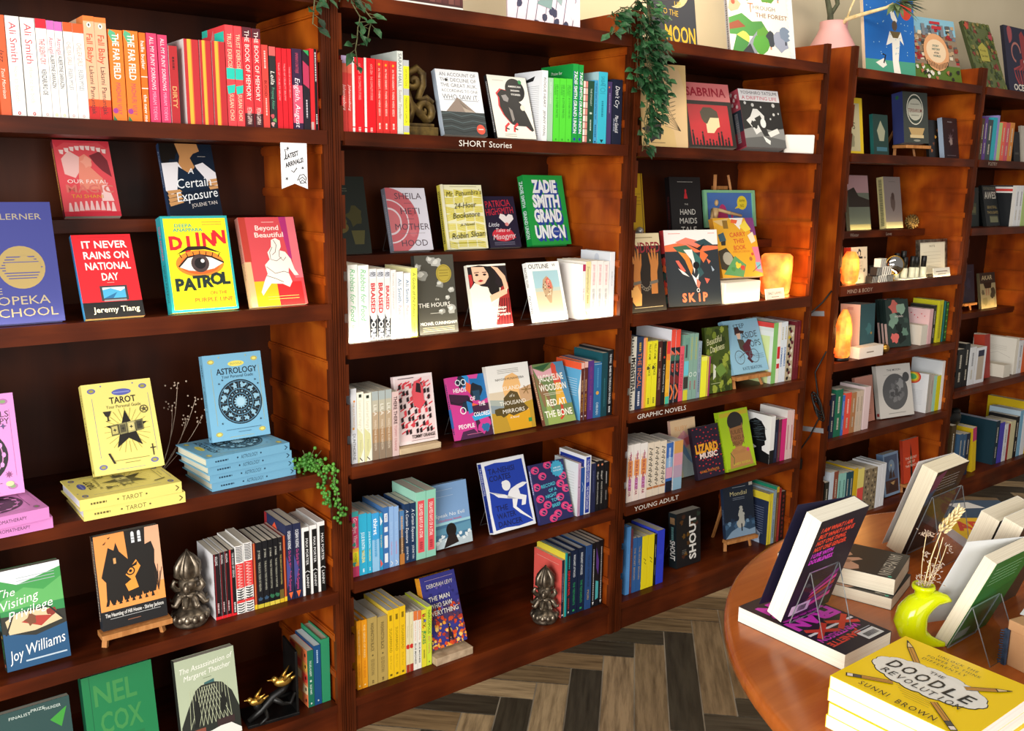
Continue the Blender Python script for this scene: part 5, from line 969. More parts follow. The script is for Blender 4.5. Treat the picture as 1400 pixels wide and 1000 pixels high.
def mondial(a):
    a.small(.3, .75, .93, 'a8b0bc', 1); a.t('Mondial', .5, .82, .08, 'c2b888', w=.56); a.small(.3, .7, .73, '8a94a4', 2, .03); a.rect(0, .0, 1, .3, '2a4560'); a.poly([(0, .0), (.2, .12), (.5, .2), (.8, .1), (1, .12), (1, 0)], '7f9ab4')
    for i in range(10): a.blob(.1 * i + .05, .22 + .05 * (i % 3), .06, ['3f6080', '6a8aa8', '1d3048'][i % 3], i)
    for i in range(5): a.blob(.55, .54 - .07 * i, .05 + .022 * i, 'b0b0a8', i, 12, .3)
    a.rect(.53, .1, .57, .24, '141a24'); a.rect(.86, .93, .98, .99, 'b8b4a8')
F('mondial', mondial, c='1a2434', s='25324a', sa=[T('MONDIAL', .4, .8, .5, '6a7a90')])
# bookcase tops
def moon(a):
    a.poly([(.1, .98), (.9, .98), (.92, .8), (.1, .8)], '3a3a34'); a.ell(.55, .62, .34, .34, 'b3a982', 26); a.ell(.42, .6, .3, .3, '30313a', 24); a.blob(.6, .66, .1, '8a8464', 2); a.poly([(.2, .93), (.8, .99), (.82, .9), (.22, .84)], 'c2c0ba')
    a.t('TO THE', .4, .34, .06, 'b89a2e', w=.4, rot=-4); a.t('UP', .6, .43, .06, 'b89a2e'); a.t('MOON', .62, .12, .17, 'c2a030', w=.68, bold=.02)
F('moon', moon, c='30333c', s='26282f', hard=1, sa=[])
def forest(a):
    a.rect(0, 0, .93, 1, 'f1ede2')
    def tree(u, v, r, c, tk='d09a6a'): a.rect(u - .012, v - .12, u + .012, v, tk); a.blob(u, v + .03, r, c, int(u * 50), 12, .2)
    tree(.3, .9, .11, '6a9a3a', '3a3a3a'); tree(.46, .95, .06, 'e0a868'); tree(.6, .9, .12, '5f9a3a'); tree(.78, .92, .09, '8a90a0', 'e09a70')
    a.poly([(.0, .98), (.1, .98), (.16, .86), (.14, .78), (.02, .76)], '3a2226'); a.poly([(.03, .78), (.14, .78), (.2, .72), (.15, .64), (.04, .6), (0, .64)], 'e8a284'); a.ell(.08, .74, .03, .03, 'd8503c', 10); a.t('T', .34, .69, .13, 'd0704a'); a.t('HROUGH', .55, .7, .055, '7a5a34', w=.36); a.t('THE FOREST', .66, .6, .06, '8a5a3a', w=.5, bold=.01)
    a.poly([(0, .52), (.2, .6), (.35, .5), (.5, .52), (.58, .4), (.4, .3), (.0, .3)], '4a8a44'); a.poly([(0, .44), (.14, .5), (.25, .42), (0, .36)], '8a4a34'); a.blob(.2, .26, .1, 'c9cf5a', 3, 16, .1, .8); a.poly([(.0, .0), (.1, .3), (.3, .2), (.4, .05), (.4, 0)], '3f8040'); a.poly([(.2, .06), (.3, .24), (.42, .38), (.5, .34), (.46, .14), (.36, .04)], '8d93a0'); a.poly([(.14, .04), (.3, .2), (.36, .06)], '30323a'); tree(.52, .3, .1, '5f9a3a', '5f9a3a'); tree(.62, .26, .09, '3a3f48', 'e09a70'); tree(.78, .24, .12, '9aa0b4', '2a2e38'); tree(.86, .34, .09, '7a8aa0', '2a2e38'); tree(.46, .16, .12, '57a03e', '57a03e'); a.rect(.35, .0, .6, .06, 'e9e2c8')
    for i in range(16): a.poly([(.93, i * .06), (.9, i * .06 + .03), (.93, i * .06 + .06), (1, i * .06 + .06), (1, i * .06)], 'd9e2e6')
F('forest', forest, c='d9e2e6', s='a9a9b0', hard=1, sa=[mk(.1, .9, .4, '5a5a60', 3)])
def leafprint(a):
    R = random.Random(12)
    for i in range(34):
        u, v = R.uniform(.06, .94), R.uniform(.03, .95); a.blob(u, v, .04, '3b3b55', i, 8, .2, 1.3)
    for i in range(7): u = .1 + .13 * i; a.line([(u, .0), (u + .06, .3), (u - .04, .6), (u + .05, .98)], .008, '4a4a60')
    a.poly([(.4, .25), (.55, .4), (.62, .3), (.6, .2)], '7f9a98'); a.poly([(.66, .3), (.8, .5), (.74, .24)], '93a8a8'); a.poly([(.82, .2), (.98, .3), (.9, .1)], 'e8eeea'); a.line([(.25, .4), (.35, .3), (.4, .5)], .03, '8a8a98')
F('leafprint', leafprint, c='e6d6e0', s='d8c8d4', hard=1, sa=[])
def brick(a):
    a.rect(0, .1, 1, 1, 'c9a07a'); a.rect(0, .06, 1, .3, '4a2a2a')
    for j in range(3):
        for i in range(14): a.rect(i * .075 + .035 * (j % 2), .08 + j * .07, i * .075 + .035 * (j % 2) + .065, .08 + j * .07 + .055, ['6a3a38', '5a3030', '7a4a44'][(i + j) % 3])
    a.rect(0, 0, 1, .05, 'e9e9e6')
F('brick', brick, c='e6e6e2', s='d8d8d4', hard=1, sa=[])
def nile(a):
    a.rect(0, 0, 1, .2, '4a9a80'); a.ell(.84, .84, .12, .14, 'c8402c', 24); a.poly([(.5, .86), (.58, .82), (.66, .7), (.62, .64), (.54, .72)], 'ece9e2'); a.ell(.6, .63, .055, .07, '5a4a40', 12); a.poly([(.5, .56), (.72, .56), (.78, .4), (.7, .46), (.66, .2), (.7, .04), (.56, .04), (.54, .2), (.54, .42), (.42, .38)], 'efece4'); a.poly([(.5, .56), (.72, .56), (.66, .48), (.56, .48)], '6a5a3a'); a.poly([(.2, .16), (.36, .22), (.42, .14), (.34, .1)], 'e8e6de'); a.line([(.36, .16), (.4, .26), (.34, .27)], .025, '1a1a1e')
    R = random.Random(3)
    for i in range(40): a.ell(R.uniform(.05, .95), R.uniform(.25, .95), .01, .008, '9ac0d8', 6)
F('nile', nile, c='1d66b8', s='e0cdb0', hard=1, sa=[])
def sticky(a):
    a.rect(0, .74, 1, 1, '84b8d0'); a.rect(0, .28, 1, .75, '8c7a66')
    R = random.Random(7)
    for i in range(110):
        u, v = R.uniform(.0, .95), R.uniform(.28, .86); a.rect(u, v, u + .07, v + .05, ['8a4a34', '5a5a5a', 'b89a78', 'a02a30', '3a3f3a', 'd8cdb8', '6a7a8a'][i % 7])
    for i in range(26): u, v = R.uniform(.05, .95), R.uniform(.02, .28); a.blob(u, v, .03, ['e0dccf', '2a2a24', 'b06a4a'][i % 3], i)
    for i in range(5): a.rect(.05 + .2 * i, .72, .12 + .2 * i, .84 + .06 * (i % 2), '7a8088')
    a.rect(.44, .91, .66, .95, 'b8303a'); a.rect(.47, .83, .68, .88, 'b8303a'); a.ell(.5, .47, .27, .27, 'dca274', 26); a.ell(.5, .49, .21, .17, 'e9cfae', 22)
    for i in range(14): a.rect(.28 + .033 * i, .2 + .03 * abs(i - 7) / 3, .295 + .033 * i, .28 + .03 * abs(i - 7) / 3, '3a2a1a')
    for i, s in enumerate(('STICKY', 'HISTORY', 'of the', 'WORLD')): a.t(s, .5, .57 - .052 * i, .032, '2a6a6a' if i != 2 else '5a5a5a', bold=.02)
F('sticky', sticky, c='56702c', s='8aa0a8', hard=1, sa=[])
def gardenc(a):
    R = random.Random(8)
    for i in range(120): a.blob(R.random(), R.random(), .05, ['4a5a2e', '6a7038', '38452a', '8a7a44', '7a3a34', '5c6a44'][i % 6], i)
    a.poly([(.3, .42), (.62, .42), (.64, .62), (.5, .7), (.3, .62)], 'a8a048'); a.t('Wonder', .46, .58, .035, '3a3a18', w=.24); a.t('Garden', .46, .5, .035, '3a3a18', w=.24); a.blob(.08, .93, .08, 'b8503c', 3); a.blob(.9, .8, .08, 'a84a50', 4)
F('gardenc', gardenc, c='59633a', s='3a4426', hard=1, sa=[])
def ocean(a):
    a.blob(.2, .88, .1, 'a04a50', 3, 10, .2, 1.5); a.poly([(.55, .9), (.65, .96), (.75, .88), (.72, .5), (.6, .5)], '8c2f34'); a.blob(.64, .46, .12, '8c2f34', 4); a.ell(.66, .5, .03, .03, 'd8d0c8', 8)
    for i in range(6): a.line([(.5 + .05 * i, .42), (.25 + .1 * i, .36), (.3 + .09 * i, .25), (.4 + .06 * i, .15)], .045, ['9a3a40', '7a2a30'][i % 2])
    a.ring(.38, .62, .16, .04, 'a86a64', 20, 0, 260); a.t('OCEAN', .5, .1, .09, 'd9d4c8', w=.9, bold=.03)
F('ocean', ocean, c='20203a', s='181828', hard=1, sa=[])
# fourth bookcase
F('yellowedge', lambda a: [a.rect(.0, .05, .85, .9, 'b8ae8a'), a.t('US', .45, .5, .12, '3a3a30', w=.4), a.blob(.4, .25, .2, '8a8468', 3)], c='d8b81e', s='c0a018', sa=[])
F('tealsmall', lambda a: [a.poly([(.5, .85), (.8, .6), (.7, .35), (.4, .35), (.25, .6)], '9a9c84'), a.rect(.2, .1, .9, .2, '3a6a7a')], c='1c3a36', s='1e5a56', sa=[])
def terr(a):
    a.ell(.48, .66, .34, .42, 'cfcbbb', 26); a.ell(.48, .66, .31, .39, '3a443e', 26); a.ell(.48, .66, .3, .3, 'b9b8a8', 24); a.t('TERRARIUM', .48, .64, .07, '7a3a34', w=.56, bold=.01); a.rect(.3, .76, .66, .77, '5a5a50'); a.rect(.32, .54, .64, .55, '5a5a50'); a.poly([(.2, .3), (.85, .3), (.75, .16), (.3, .16)], 'b89a68'); a.rect(.25, .1, .8, .16, 'cdb78a'); a.ell(.52, .05, .14, .03, '8a8a80', 14)
F('terr', terr, c='3c423f', s='30386a', p='cfd0d8', hard=1, sa=[('o', .1, .04, '2a5a3a')])
F('botan', lambda a: [a.blob(.2 + .15 * i, .2 + .18 * (i % 4), .06, ['a8602a', '6a3a1c', 'c08a3a'][i % 3], i) for i in range(5)], c='1c1714', s='14100e', sa=[])
F('magic', lambda a: [a.t('MODERN', .5, .9, .03, 'a09aa0', w=.4), a.star(.5, .5, .2, '5a4a50', 8), a.blob(.5, .42, .12, '8a7a78', 3), a.rect(.2, .06, .8, .07, '6a606a'), a.star(.7, .7, .08, '4a3c44', 5)], c='251c22', s='93a4ba', sa=[])
F('mesa', lambda a: [a.rect(0, .68, 1, 1, 'b08e94'), a.poly([(0, .72), (.3, .78), (.5, .62), (1, .55), (1, .35), (0, .3)], '2c2824'), a.rect(0, 0, 1, .42, '6a7468'), a.rect(0, 0, 1, .1, 'a8a070')], c='6a7468', s='5a5a50', sa=[])  # yellowish band at the foot paints in the ledge strip's glow
F('winterb', lambda a: [a.rect(0, 0, 1, 1, '8a8280'), a.blob(.5, .5, .14, '5f5450', 4, 14, .2, 2.2), a.blob(.5, .62, .09, '4a403c', 5, 12, .2, 1.2), a.rect(0, 0, 1, .12, 'b8b088'), a.small(.3, .7, .9, '5a5450', 1)], c='8a8280', s='b8b080', sa=[mk(.05, .95, .5, '6a6a50', 3)])  # pale foot band is glow from the ledge strip, painted on the cover
F('literary', lambda a: [a.blob(.5, .85, .12, '2a2624', 3), a.ell(.5, .82, .06, .08, 'e0d2bc', 10), a.rect(.3, .68, .7, .74, '2a2624'), a.rect(.25, .3, .75, .62, 'cfc6ae'), a.t('THE', .5, .56, .03, '5a5448', w=.12), a.t('LITERARY', .5, .48, .035, '5a5448', w=.4), a.t('WITCHES', .5, .4, .035, '5a5448', w=.36), a.star(.15, .7, .06, '4a463c', 4), a.star(.85, .7, .06, '4a463c', 4), a.blob(.2, .35, .06, '6a6456', 4), a.blob(.8, .35, .06, '6a6456', 5), a.star(.5, .14, .06, '6a6456', 4)], c='d8ccb4', s='d0402a', sa=[])
F('pinkteal', lambda a: [a.blob(.6, .5, .2, '3a6a70', 3), a.blob(.8, .4, .06, '9a7a3a', 4)], c='2c5058', s='efc4b4', sa=[mk(.06, .12, .3, 'd89a90', 3), mk(.6, .64, .3, 'd88a80', 4)])
F('flora4', lambda a: [a.blob(.35, .85, .2, 'c86a60', 3), a.blob(.7, .8, .2, '8fae98', 4), a.blob(.3, .55, .2, '7a9a88', 5), a.poly([(.4, .3), (.7, .4), (.8, .15), (.5, .05)], '16201e'), a.blob(.3, .2, .16, 'd86a64', 6), a.blob(.75, .3, .15, '5f8070', 7), a.t('INDIAN', .55, .64, .04, 'e8e0d8', w=.5), a.blob(.5, .42, .14, '16201e', 8), a.blob(.85, .55, .1, '3a5048', 9)], c='2a3a36', s='20302e', sa=[R_(.5, 1, 'd8b8b0', .1, .9)])
F('brownface', lambda a: [a.rect(.1, .7, .9, .72, '9a5a4a'), a.small(.5, .85, .25, '5a3028', 3, .04)], c='b97f6e', s='8a5a4c', sa=[])
def themoon(a):
    a.t('THE MOON', .5, .9, .04, '5a5a5c', w=.56, bold=.01); a.rect(.2, .81, .8, .816, 'a8a6a2'); a.ell(.5, .48, .37, .37, '58585a', 34)
    R = random.Random(4)
    for i in range(22): t = R.random() * 6.28; r = R.random() * .26; a.blob(.5 + r * math.cos(t), .48 + r * .7 * math.sin(t), .06, ['4a4a4c', '6c6c6e', '79797b'][i % 3], i)
    a.blob(.66, .63, .1, '8f8f90', 3); a.ell(.84, .74, .1, .1, '4a4a4c', 18); a.rect(.25, .07, .75, .08, '8a8884')
F('themoon', themoon, c='cfcac4', s='bdb8b0', hard=1, sa=[('r', .9, .96, '8a2a2a', .2, .8)])
F('ship4', lambda a: [a.rect(.08, .06, .92, .94, '4f5f7a'), a.rect(.08, .06, .92, .36, '4a2f2a'), a.ell(.52, .68, .2, .24, '7d93ac', 20), a.poly([(.3, .4), (.5, .66), (.54, .4)], '3a2a24'), a.poly([(.56, .4), (.6, .6), (.74, .4)], '4a342c'), a.ell(.5, .7, .04, .04, 'd8c898', 12), a.poly([(.4, .3), (.7, .32), (.62, .24), (.46, .23)], 'b08a5a'), a.poly([(.2, .1), (.4, .3), (.6, .22), (.85, .3), (.85, .1)], '3a2420')], c='7f97b4', s='5f7898', sa=[])
F('pencil4', lambda a: [a.poly([(.5, .9), (.56, .62), (.56, .04), (.42, .04), (.45, .62)], '2a1c14'), a.rect(.45, .4, .54, .62, '7a5a30'), a.t('THE SECRET', .5, .56, .055, 'efd8c8', w=.74), a.t('LIFE OF', .5, .47, .055, 'efd8c8', w=.48), a.t('THE PENCIL', .5, .38, .055, 'efd8c8', w=.74)], c='c8401f', s='a02f14', sa=[])
# rightmost bookcase
F('awes', lambda a: [a.t('CATALOGUE', .5, .93, .07, '8a8468', w=.84), a.t('AWES', .52, .76, .17, 'b8b4a8', w=.84, bold=.02), a.t('BEAUTIFUL', .56, .46, .07, '9a8452', w=.7), a.t('THOUGHTS', .56, .33, .07, '9a8452', w=.8), a.rect(.3, .08, .9, .24, '6a6a50'), a.rect(.35, .22, .9, .25, '4a4a38')], c='14181a', s='0e1112', sa=[])
F('darkgreenface', lambda a: [a.rect(.3, .3, .8, .6, '3a3c2a'), a.rect(.35, .35, .75, .5, '5a5636')], c='121a18', s='0c1210', sa=[])
F('greyface', lambda a: [a.small(.2, .8, .8, '8a867e', 2, .04)], c='b8b2a8', s='a09a90', sa=[])
F('blackface', lambda a: [a.small(.2, .8, .3, '8a867e', 2, .04)], c='17161a', s='101012', sa=[])
F('darkblue', lambda a: [a.blob(.5, .5, .2, '2a2c44', 3), a.rect(.2, .8, .8, .81, '4a4c60')], c='1e2034', s='16182a', p='b8a050', hard=1, sa=[])
F('akar', lambda a: [a.rect(0, .7, 1, 1, '2c2a26'), a.t('AKAR', .46, .86, .13, 'd8cba0', w=.82), a.poly([(.2, .72), (.75, .72), (.7, .56), (.3, .56)], '1d1b16'), a.rect(.35, .36, .4, .56, 'a06a58'), a.rect(.5, .36, .55, .56, 'a06a58'), a.blob(.3, .2, .16, '8a8460', 4), a.blob(.8, .4, .16, '3a3a2e', 5), a.blob(.7, .16, .14, 'b8ac80', 6), a.blob(.15, .45, .1, '5a5844', 7)], c='a39a78', s='5a5440', sa=[])
# table books
def frank_back(a):
    for i, s in enumerate(('I AM WHAT I AM,', 'BUT WHAT I AM IS', 'NOT ONE THING,', 'NOT ONE GENDER.')): a.t(s, .08, .9 - .062 * i, .042, 'e2452c', w=(.66, .74, .62, .68)[i], al='l', bold=.03, shear=.2)
    for i, s in enumerate(('I LIVE WITH', 'DOUBLENESS.')): a.t(s, .08, .652 - .062 * i, .042, 'cc38cc', w=(.46, .5)[i], al='l', bold=.03, shear=.2)
    for i in range(5): a.poly([(.45, .26 - .04 * i), (.9, .4 - .06 * i), (.9, .36 - .06 * i), (.4, .22 - .04 * i)], ['8a2a8a', 'd8409a', 'b83a3a', '6a2a7a', 'c83a8a'][i])
    a.rect(.1, .04, .5, .14, 'd3b5d6')
    for i in range(14): a.rect(.26 + .012 * i, .06, .266 + .012 * i + .002 * (i % 3), .12, '2a2030')
STY['frank'] = dict(c='1d1b33', b='191725', s='1d1b33', p='f4efdf', open=8, ba=frank_back, sa=[])
def frank_top(a):
    a.t('JEANETTE', .62, .85, .06, 'e0402c', w=.66, bold=.04); a.t('WINTERSON', .56, .765, .055, 'd836c4', w=.8, bold=.03)
    a.rect(.04, .655, .96, .68, 'eceaf0')
    for u in (.26, .7): a.line([(u - .2, .6), (u + .2, .74)], .075, 'e0402c'); a.line([(u - .2, .74), (u + .2, .6)], .075, 'e0402c')
    a.t('FRAN', .5, .5, .13, 'd836c4', w=.94, bold=.06); a.t('KISSS', .5, .345, .13, 'd836c4', w=.9, bold=.06); a.t('TEIN', .5, .19, .13, 'd836c4', w=.86, bold=.06)
    a.rect(.08, .86, .42, .97, 'e4e6ea'); a.rect(.08, .835, .42, .845, 'aab0bc')
    for i in range(16): a.rect(.12 + .016 * i, .89, .127 + .016 * i + .003 * (i % 2), .945, '2a2a30')
STY['franklie'] = dict(c='1a1a2a', b='1a1a2a', s='1a1a2a', p='f4efdf', fa=frank_top, sa=[])
def mcewan(a):
    a.t('IAN McEWAN', .52, .9, .1, 'c9c5b8', w=.84); a.ell(.95, .95, .028, .028, '3aa890', 10)
    a.poly([(.98, .27), (.7, .31), (.42, .47), (.36, .53), (.44, .57), (.62, .51), (.5, .63), (.54, .67), (.7, .59), (.78, .67), (.9, .69), (1, .63)], 'c79a82'); a.poly([(.72, .37), (.6, .47), (.7, .51), (.8, .43)], '8a5f4c'); a.poly([(.64, .51), (.8, .53), (.76, .59), (.66, .59)], '9a6e5a')
STY['mcewan'] = dict(c='24221f', b='24221f', s='24221f', p='efe6d0', fa=mcewan, sa=[])
def swift_back(a): a.small(.1, .8, .9, '8a8a8a', 5, .035); a.poly([(.0, .95), (.3, 1), (.2, .8), (0, .7)], '5a2a4a'); a.poly([(0, .75), (.2, .8), (.1, .6), (0, .6)], '2a4a6a'); a.blob(.6, .3, .2, '5a2a24', 3)
STY['darkback'] = dict(c='c9c6c6', b='1d1918', s='c9c6c6', p='ece2c8', open=4, ba=swift_back, sa=[])
STY['thickwhite'] = dict(c='d0cfc8', b='3a3226', s='d0cfc8', p='eae0ca', sa=[])
STY['greenback'] = dict(c='d9dcde', b='23682a', s='d9dcde', p='ece2cc', open=14, ba=lambda a: [a.small(.1, .8, .9, '8ab890', 5, .045), a.poly([(0, .5), (1, .62), (1, .5), (0, .4)], '1f5f26'), a.rect(.1, .05, .4, .16, '8a9a90')], sa=[])
def doodle(a):
    for g, col in ((0, '2a2824'), (.007, 'f0eee8')):
        for i in range(15):
            t = 6.283 * i / 15; a.ell(.47 + .31 * math.cos(t), .485 + .13 * math.sin(t), .115 - g, .088 - g, col, 14)
    a.ell(.47, .485, .36, .16, 'f0eee8', 24)
    def half(u0, v0, u1, v1, tip):
        d = Vector((u1 - u0, (v1 - v0) * a.H / a.W)); n = Vector((-d.y, d.x)).normalized() * .019
        def q(f, s): return (u0 + d.x * f + n.x * s, v0 + (d.y * f + n.y * s) * a.W / a.H)
        e = .68 if tip else 1
        a.poly([q(0, 1.3), q(e, 1.3), q(1, .2 if tip else 1.3), q(1, -.2 if tip else -1.3), q(e, -1.3), q(0, -1.3)], '2e2416')
        a.poly([q(0, 1), q(.66, 1), q(.66, -1), q(0, -1)], 'c9903a'); a.poly([q(0, .3), q(.66, .3), q(.66, .05), q(0, .05)], '7a5420')
        if tip: a.poly([q(.69, .9), q(.88, .25), q(.88, -.25), q(.69, -.9)], 'e6cb92')
        else: a.poly([q(.68, 1), q(.83, 1), q(.83, -1), q(.68, -1)], '55504a'); a.poly([q(.85, 1), q(.97, 1), q(.97, -1), q(.85, -1)], 'efe2d8')
    half(.28, .67, .052, .935, True); half(.33, .265, .06, .1, False); half(.68, .6, .9, .83, True); half(.64, .25, .9, .03, False)
    for i, ch in enumerate('DOODLE'): a.t(ch, .2 + .113 * i, .515 - .012 * i + .01 * (i % 2), .125, '1c1b1a', w=.088, bold=.012, shear=.15)
    for i, ch in enumerate('REVOLUTION'): a.t(ch, .2 + .0635 * i, .385 - .007 * i, .07, '2a2928', w=.05 if ch != 'I' else .02, shear=.15)
    a.t('THE', .47, .61, .04, '2a2928', w=.11); a.t('SUNNI', .3, .075, .055, '2c2610', w=.22, sp=1.3); a.t('BROWN', .62, .055, .062, '2c2610', w=.28, sp=1.3)
    for i, s in enumerate(('UNLOCK THE', 'POWER TO THINK', 'DIFFERENTLY')): a.t(s, (.48, .48, .44)[i], .885 - .062 * i, .034, '4a3e10', w=(.3, .4, .33)[i], sp=1.3)
    for i in range(5): a.rect(.36 + .03 * i, .25 - .026 * i, .62 + .01 * i, .254 - .026 * i, 'a08a14')
STY['doodle'] = dict(c='fcd600', b='efe6a0', s='f6d000', p='f0ede4', fa=doodle, sa=[], m='gloss')
STY['magazine'] = dict(c='e2b51a', b='d0d0d0', s='d8d8dc', p='e4e4e8', fa=lambda a: [a.rect(0, .55, 1, 1, '2c4a66'), a.poly([(.3, .9), (.6, .95), (.7, .8), (.4, .78)], 'd8d8d8'), a.poly([(.1, .8), (.3, .95), (.28, .8)], '8a3a3a'), a.t('ADULTS', .5, .36, .2, 'c8382a', w=.9, bold=.04, shear=.2), a.small(.2, .8, .15, '8a5a1a', 2, .06)], sa=[])
# ---------------------------------------------------------------- the room
def structure(o, label): o['kind'] = 'structure'; o['label'] = label; return o
def floor():
    wd, n = .0897, 6
    e1 = Vector((1, -1)) / math.sqrt(2); e2 = Vector((1, 1)) / math.sqrt(2)
    P0 = Vector((1.832, -.152))
    ox, oy = P0.dot(e1) - n * wd, P0.dot(e2)
    me_v = []; me_f = []; cols = []
    R = random.Random(21)
    pal = ['a8916f', '967e5e', '887050', 'b29a76', '7c684b', '484133', '403a2e', '50483a', '9e8666', '8c7658']
    g = .0018
    tones = []
    def plank(x, y, lx, ly):
        q = [(x * wd + g, y * wd + g), ((x + lx) * wd - g, y * wd + g), ((x + lx) * wd - g, (y + ly) * wd - g), (x * wd + g, (y + ly) * wd - g)]
        c = e1 * (ox + (q[0][0] + q[2][0]) / 2) + e2 * (oy + (q[0][1] + q[2][1]) / 2)
        if not (-1.6 < c.x < 6.8 and -5.2 < c.y < .55): return
        b = len(me_v)
        for u, v in q:
            p = e1 * (ox + u) + e2 * (oy + v); me_v.append((p.x, p.y, 0))
        me_f.append((b, b + 1, b + 2, b + 3)); cols.append((hx(R.choice(pal)), 1.0 if lx > ly else 0.0, R.random()))
    for i in range(-90, 120):
        for j in range(-9, 10):
            plank(i + 2 * n * j, i, n, 1)
            c = i; plank(c, c - 2 * n * j + 1, 1, n)
    b = len(me_v); me_v += [(-1.6, -5.2, -.002), (6.8, -5.2, -.002), (6.8, .55, -.002), (-1.6, .55, -.002)]
    me_f.append((b, b + 1, b + 2, b + 3)); cols.append((hx('a89d8c'), 0, 0))
    me = bpy.data.meshes.new('floor'); me.from_pydata(me_v, [], me_f)
    ca = me.color_attributes.new('Col', 'FLOAT_COLOR', 'CORNER'); arr = []
    cb = me.color_attributes.new('Dir', 'FLOAT_COLOR', 'CORNER'); ar2 = []
    for f, (c, d, r) in zip(me_f, cols): arr += list(c) * 4; ar2 += [d, r, 0, 1] * 4
    ca.data.foreach_set('color', arr); cb.data.foreach_set('color', ar2)
    m = mat('herringbone_plank_tile', rough=.5); M['floor'] = m
    a = N(m, 'ShaderNodeAttribute', attribute_name='Col'); d = N(m, 'ShaderNodeAttribute', attribute_name='Dir'); sp = N(m, 'ShaderNodeSeparateColor'); L(m, d.outputs['Color'], sp.inputs[0])
    tc = N(m, 'ShaderNodeTexCoord'); rot = N(m, 'ShaderNodeMapping'); rot.inputs['Rotation'].default_value = (0, 0, rad(45)); L(m, tc.outputs['Object'], rot.inputs['Vector'])
    outs = []
    for s in ((5, 60, 1), (60, 5, 1)):
        mp = N(m, 'ShaderNodeMapping'); mp.inputs['Scale'].default_value = s; L(m, rot.outputs[0], mp.inputs['Vector'])
        n_ = N(m, 'ShaderNodeTexNoise', Scale=1.0, Detail=6.0, Roughness=.65); L(m, mp.outputs[0], n_.inputs['Vector']); outs.append(n_.outputs['Fac'])
    mx = N(m, 'ShaderNodeMix'); L(m, sp.outputs[0], mx.inputs['Factor']); L(m, outs[1], mx.inputs['A']); L(m, outs[0], mx.inputs['B'])
    c = ramp(m, mx.outputs[0], [(.3, '9a948c'), (.6, 'ffffff')])
    ml = N(m, 'ShaderNodeMix', data_type='RGBA', blend_type='MULTIPLY'); ml.inputs['Factor'].default_value = 1
    L(m, a.outputs['Color'], ml.inputs['A']); L(m, c, ml.inputs['B']); L(m, ml.outputs['Result'], bsdf(m).inputs['Base Color'])
    bump(m, mx.outputs[0], .2, .001)
    me.materials.append(m)
    o = bpy.data.objects.new('floor', me); COL.objects.link(o)
    structure(o, 'herringbone floor of brown and charcoal wood look tiles')
floor()
b = MB(); b.box(-1.6, 6.8, .375, .425, -.01, 3.0); structure(b.build('wall_back', M['wall']), 'warm beige painted wall behind the bookcases')

# ---------------------------------------------------------------- bookcases
PITCH = .097
def bookcase(x0, x1, label, shelves, base_z, cz0, top, lettering=()):
    root = thing('bookcase', label, 'bookcase', (x0, 0, 0), 0, 'wooden bookcases along the wall')
    def part(name, mb, m, bevel=0): 
        for i, v in enumerate(mb.v): mb.v[i] = (v[0] - x0, v[1], v[2])
        return mb.build(name, m, root, bevel)
    D = .34
    # left upright: panel, ribbed front post with slots cut in its inner lip
    b = MB(); b.box(x0 - .0265, x0 - .008, .012, D + .012, 0, top); part('side_panel', b, M['case_side_lit'])
    b = MB(); b.box(x0 - .0265, x0 - .008, -.002, .012, 0, top)
    for k in range(3): b.box(x0 - .0245 + k * .0055, x0 - .022 + k * .0055, -.0045, -.002, 0, top)
    z = 0.0; lv = sorted(cz0 + PITCH * k - .012 for k in range(-12, 12) if 0.12 < cz0 + PITCH * k < top - .06)
    for s in lv + [top + .012]:
        b.box(x0 - .008, x0, -.002, .012, z, min(s, top)); z = s + .022
        if z > top: break
    part('front_post', b, M['case_v'])
    # right upright
    b = MB(); b.box(x1 - .0005, x1 + .0155, .012, D + .012, 0, top); part('side_panel', b, M['case_side_lit'])
    b = MB(); b.box(x1 - .006, x1 + .0155, -.002, .012, 0, top)
    for k in range(3): b.box(x1 + .0005 + k * .0048, x1 + .003 + k * .0048, -.0045, -.002, 0, top)
    part('front_post', b, M['case_v'])
    b = MB(); b.box(x0 - .008, x1 - .0005, D, D + .01, 0, top - .04); part('back_panel', b, M['case_back'])
    # shelf cleats fixed on the right hand panel, a few behind the left post
    zs = [q[0] for q in shelves]
    for k in range(-10, 9):
        zc = cz0 + PITCH * k
        if zc < .14 or zc > top - .09: continue
        b = MB(); b.box(x1 - .0065, x1 - .0005, .006, D - .002, zc - .02, zc); b.box(x1 - .0085, x1 - .0065, .006, D - .002, zc - .016, zc - .004)
        part('cleat', b, M['case_side_lit'])
    # plinth with the lowest shelf
    b = MB(); b.box(x0, x1 - .006, .004, .022, 0, base_z - .022); part('plinth', b, M['case_h'])
    b = MB(); b.box(x0 - .007, x1 - .005, .0, D, base_z - .022, base_z); part('shelf', b, M['case_h'])
    for q in shelves:
        z, kind = q[0], q[1]
        b = MB()
        if kind == 'half':
            b.box(x0 - .007, x1 - .001, .172, D, z - .027, z)
        else:
            b.box(x0 - .007, x1 - .001, .008, D, z - .027, z)
            lip = .006 if kind == 'lit' else 0
            b.box(x0, x1, -.007, .008, z - .030, z + lip)
        sh = part('shelf', b, M['case_h'])
        for (lz, txt, lx0, lx1, lh, mkey) in lettering:
            if abs(lz - z) < .01:
                vs, fs, tw = glyphs(txt)
                t = MB(); yy = -.0076 if kind != 'half' else .1714
                sx = (lx1 - lx0) / tw; sz = lh / CAP
                t.add([(lx0 - x0 + a * sx, yy, z - .0145 - lh / 2 + c * sz) for a, c in vs], fs)
                t.build('lettering', M[mkey], sh)['label'] = 'painted section lettering'
    return root
CZ = .956
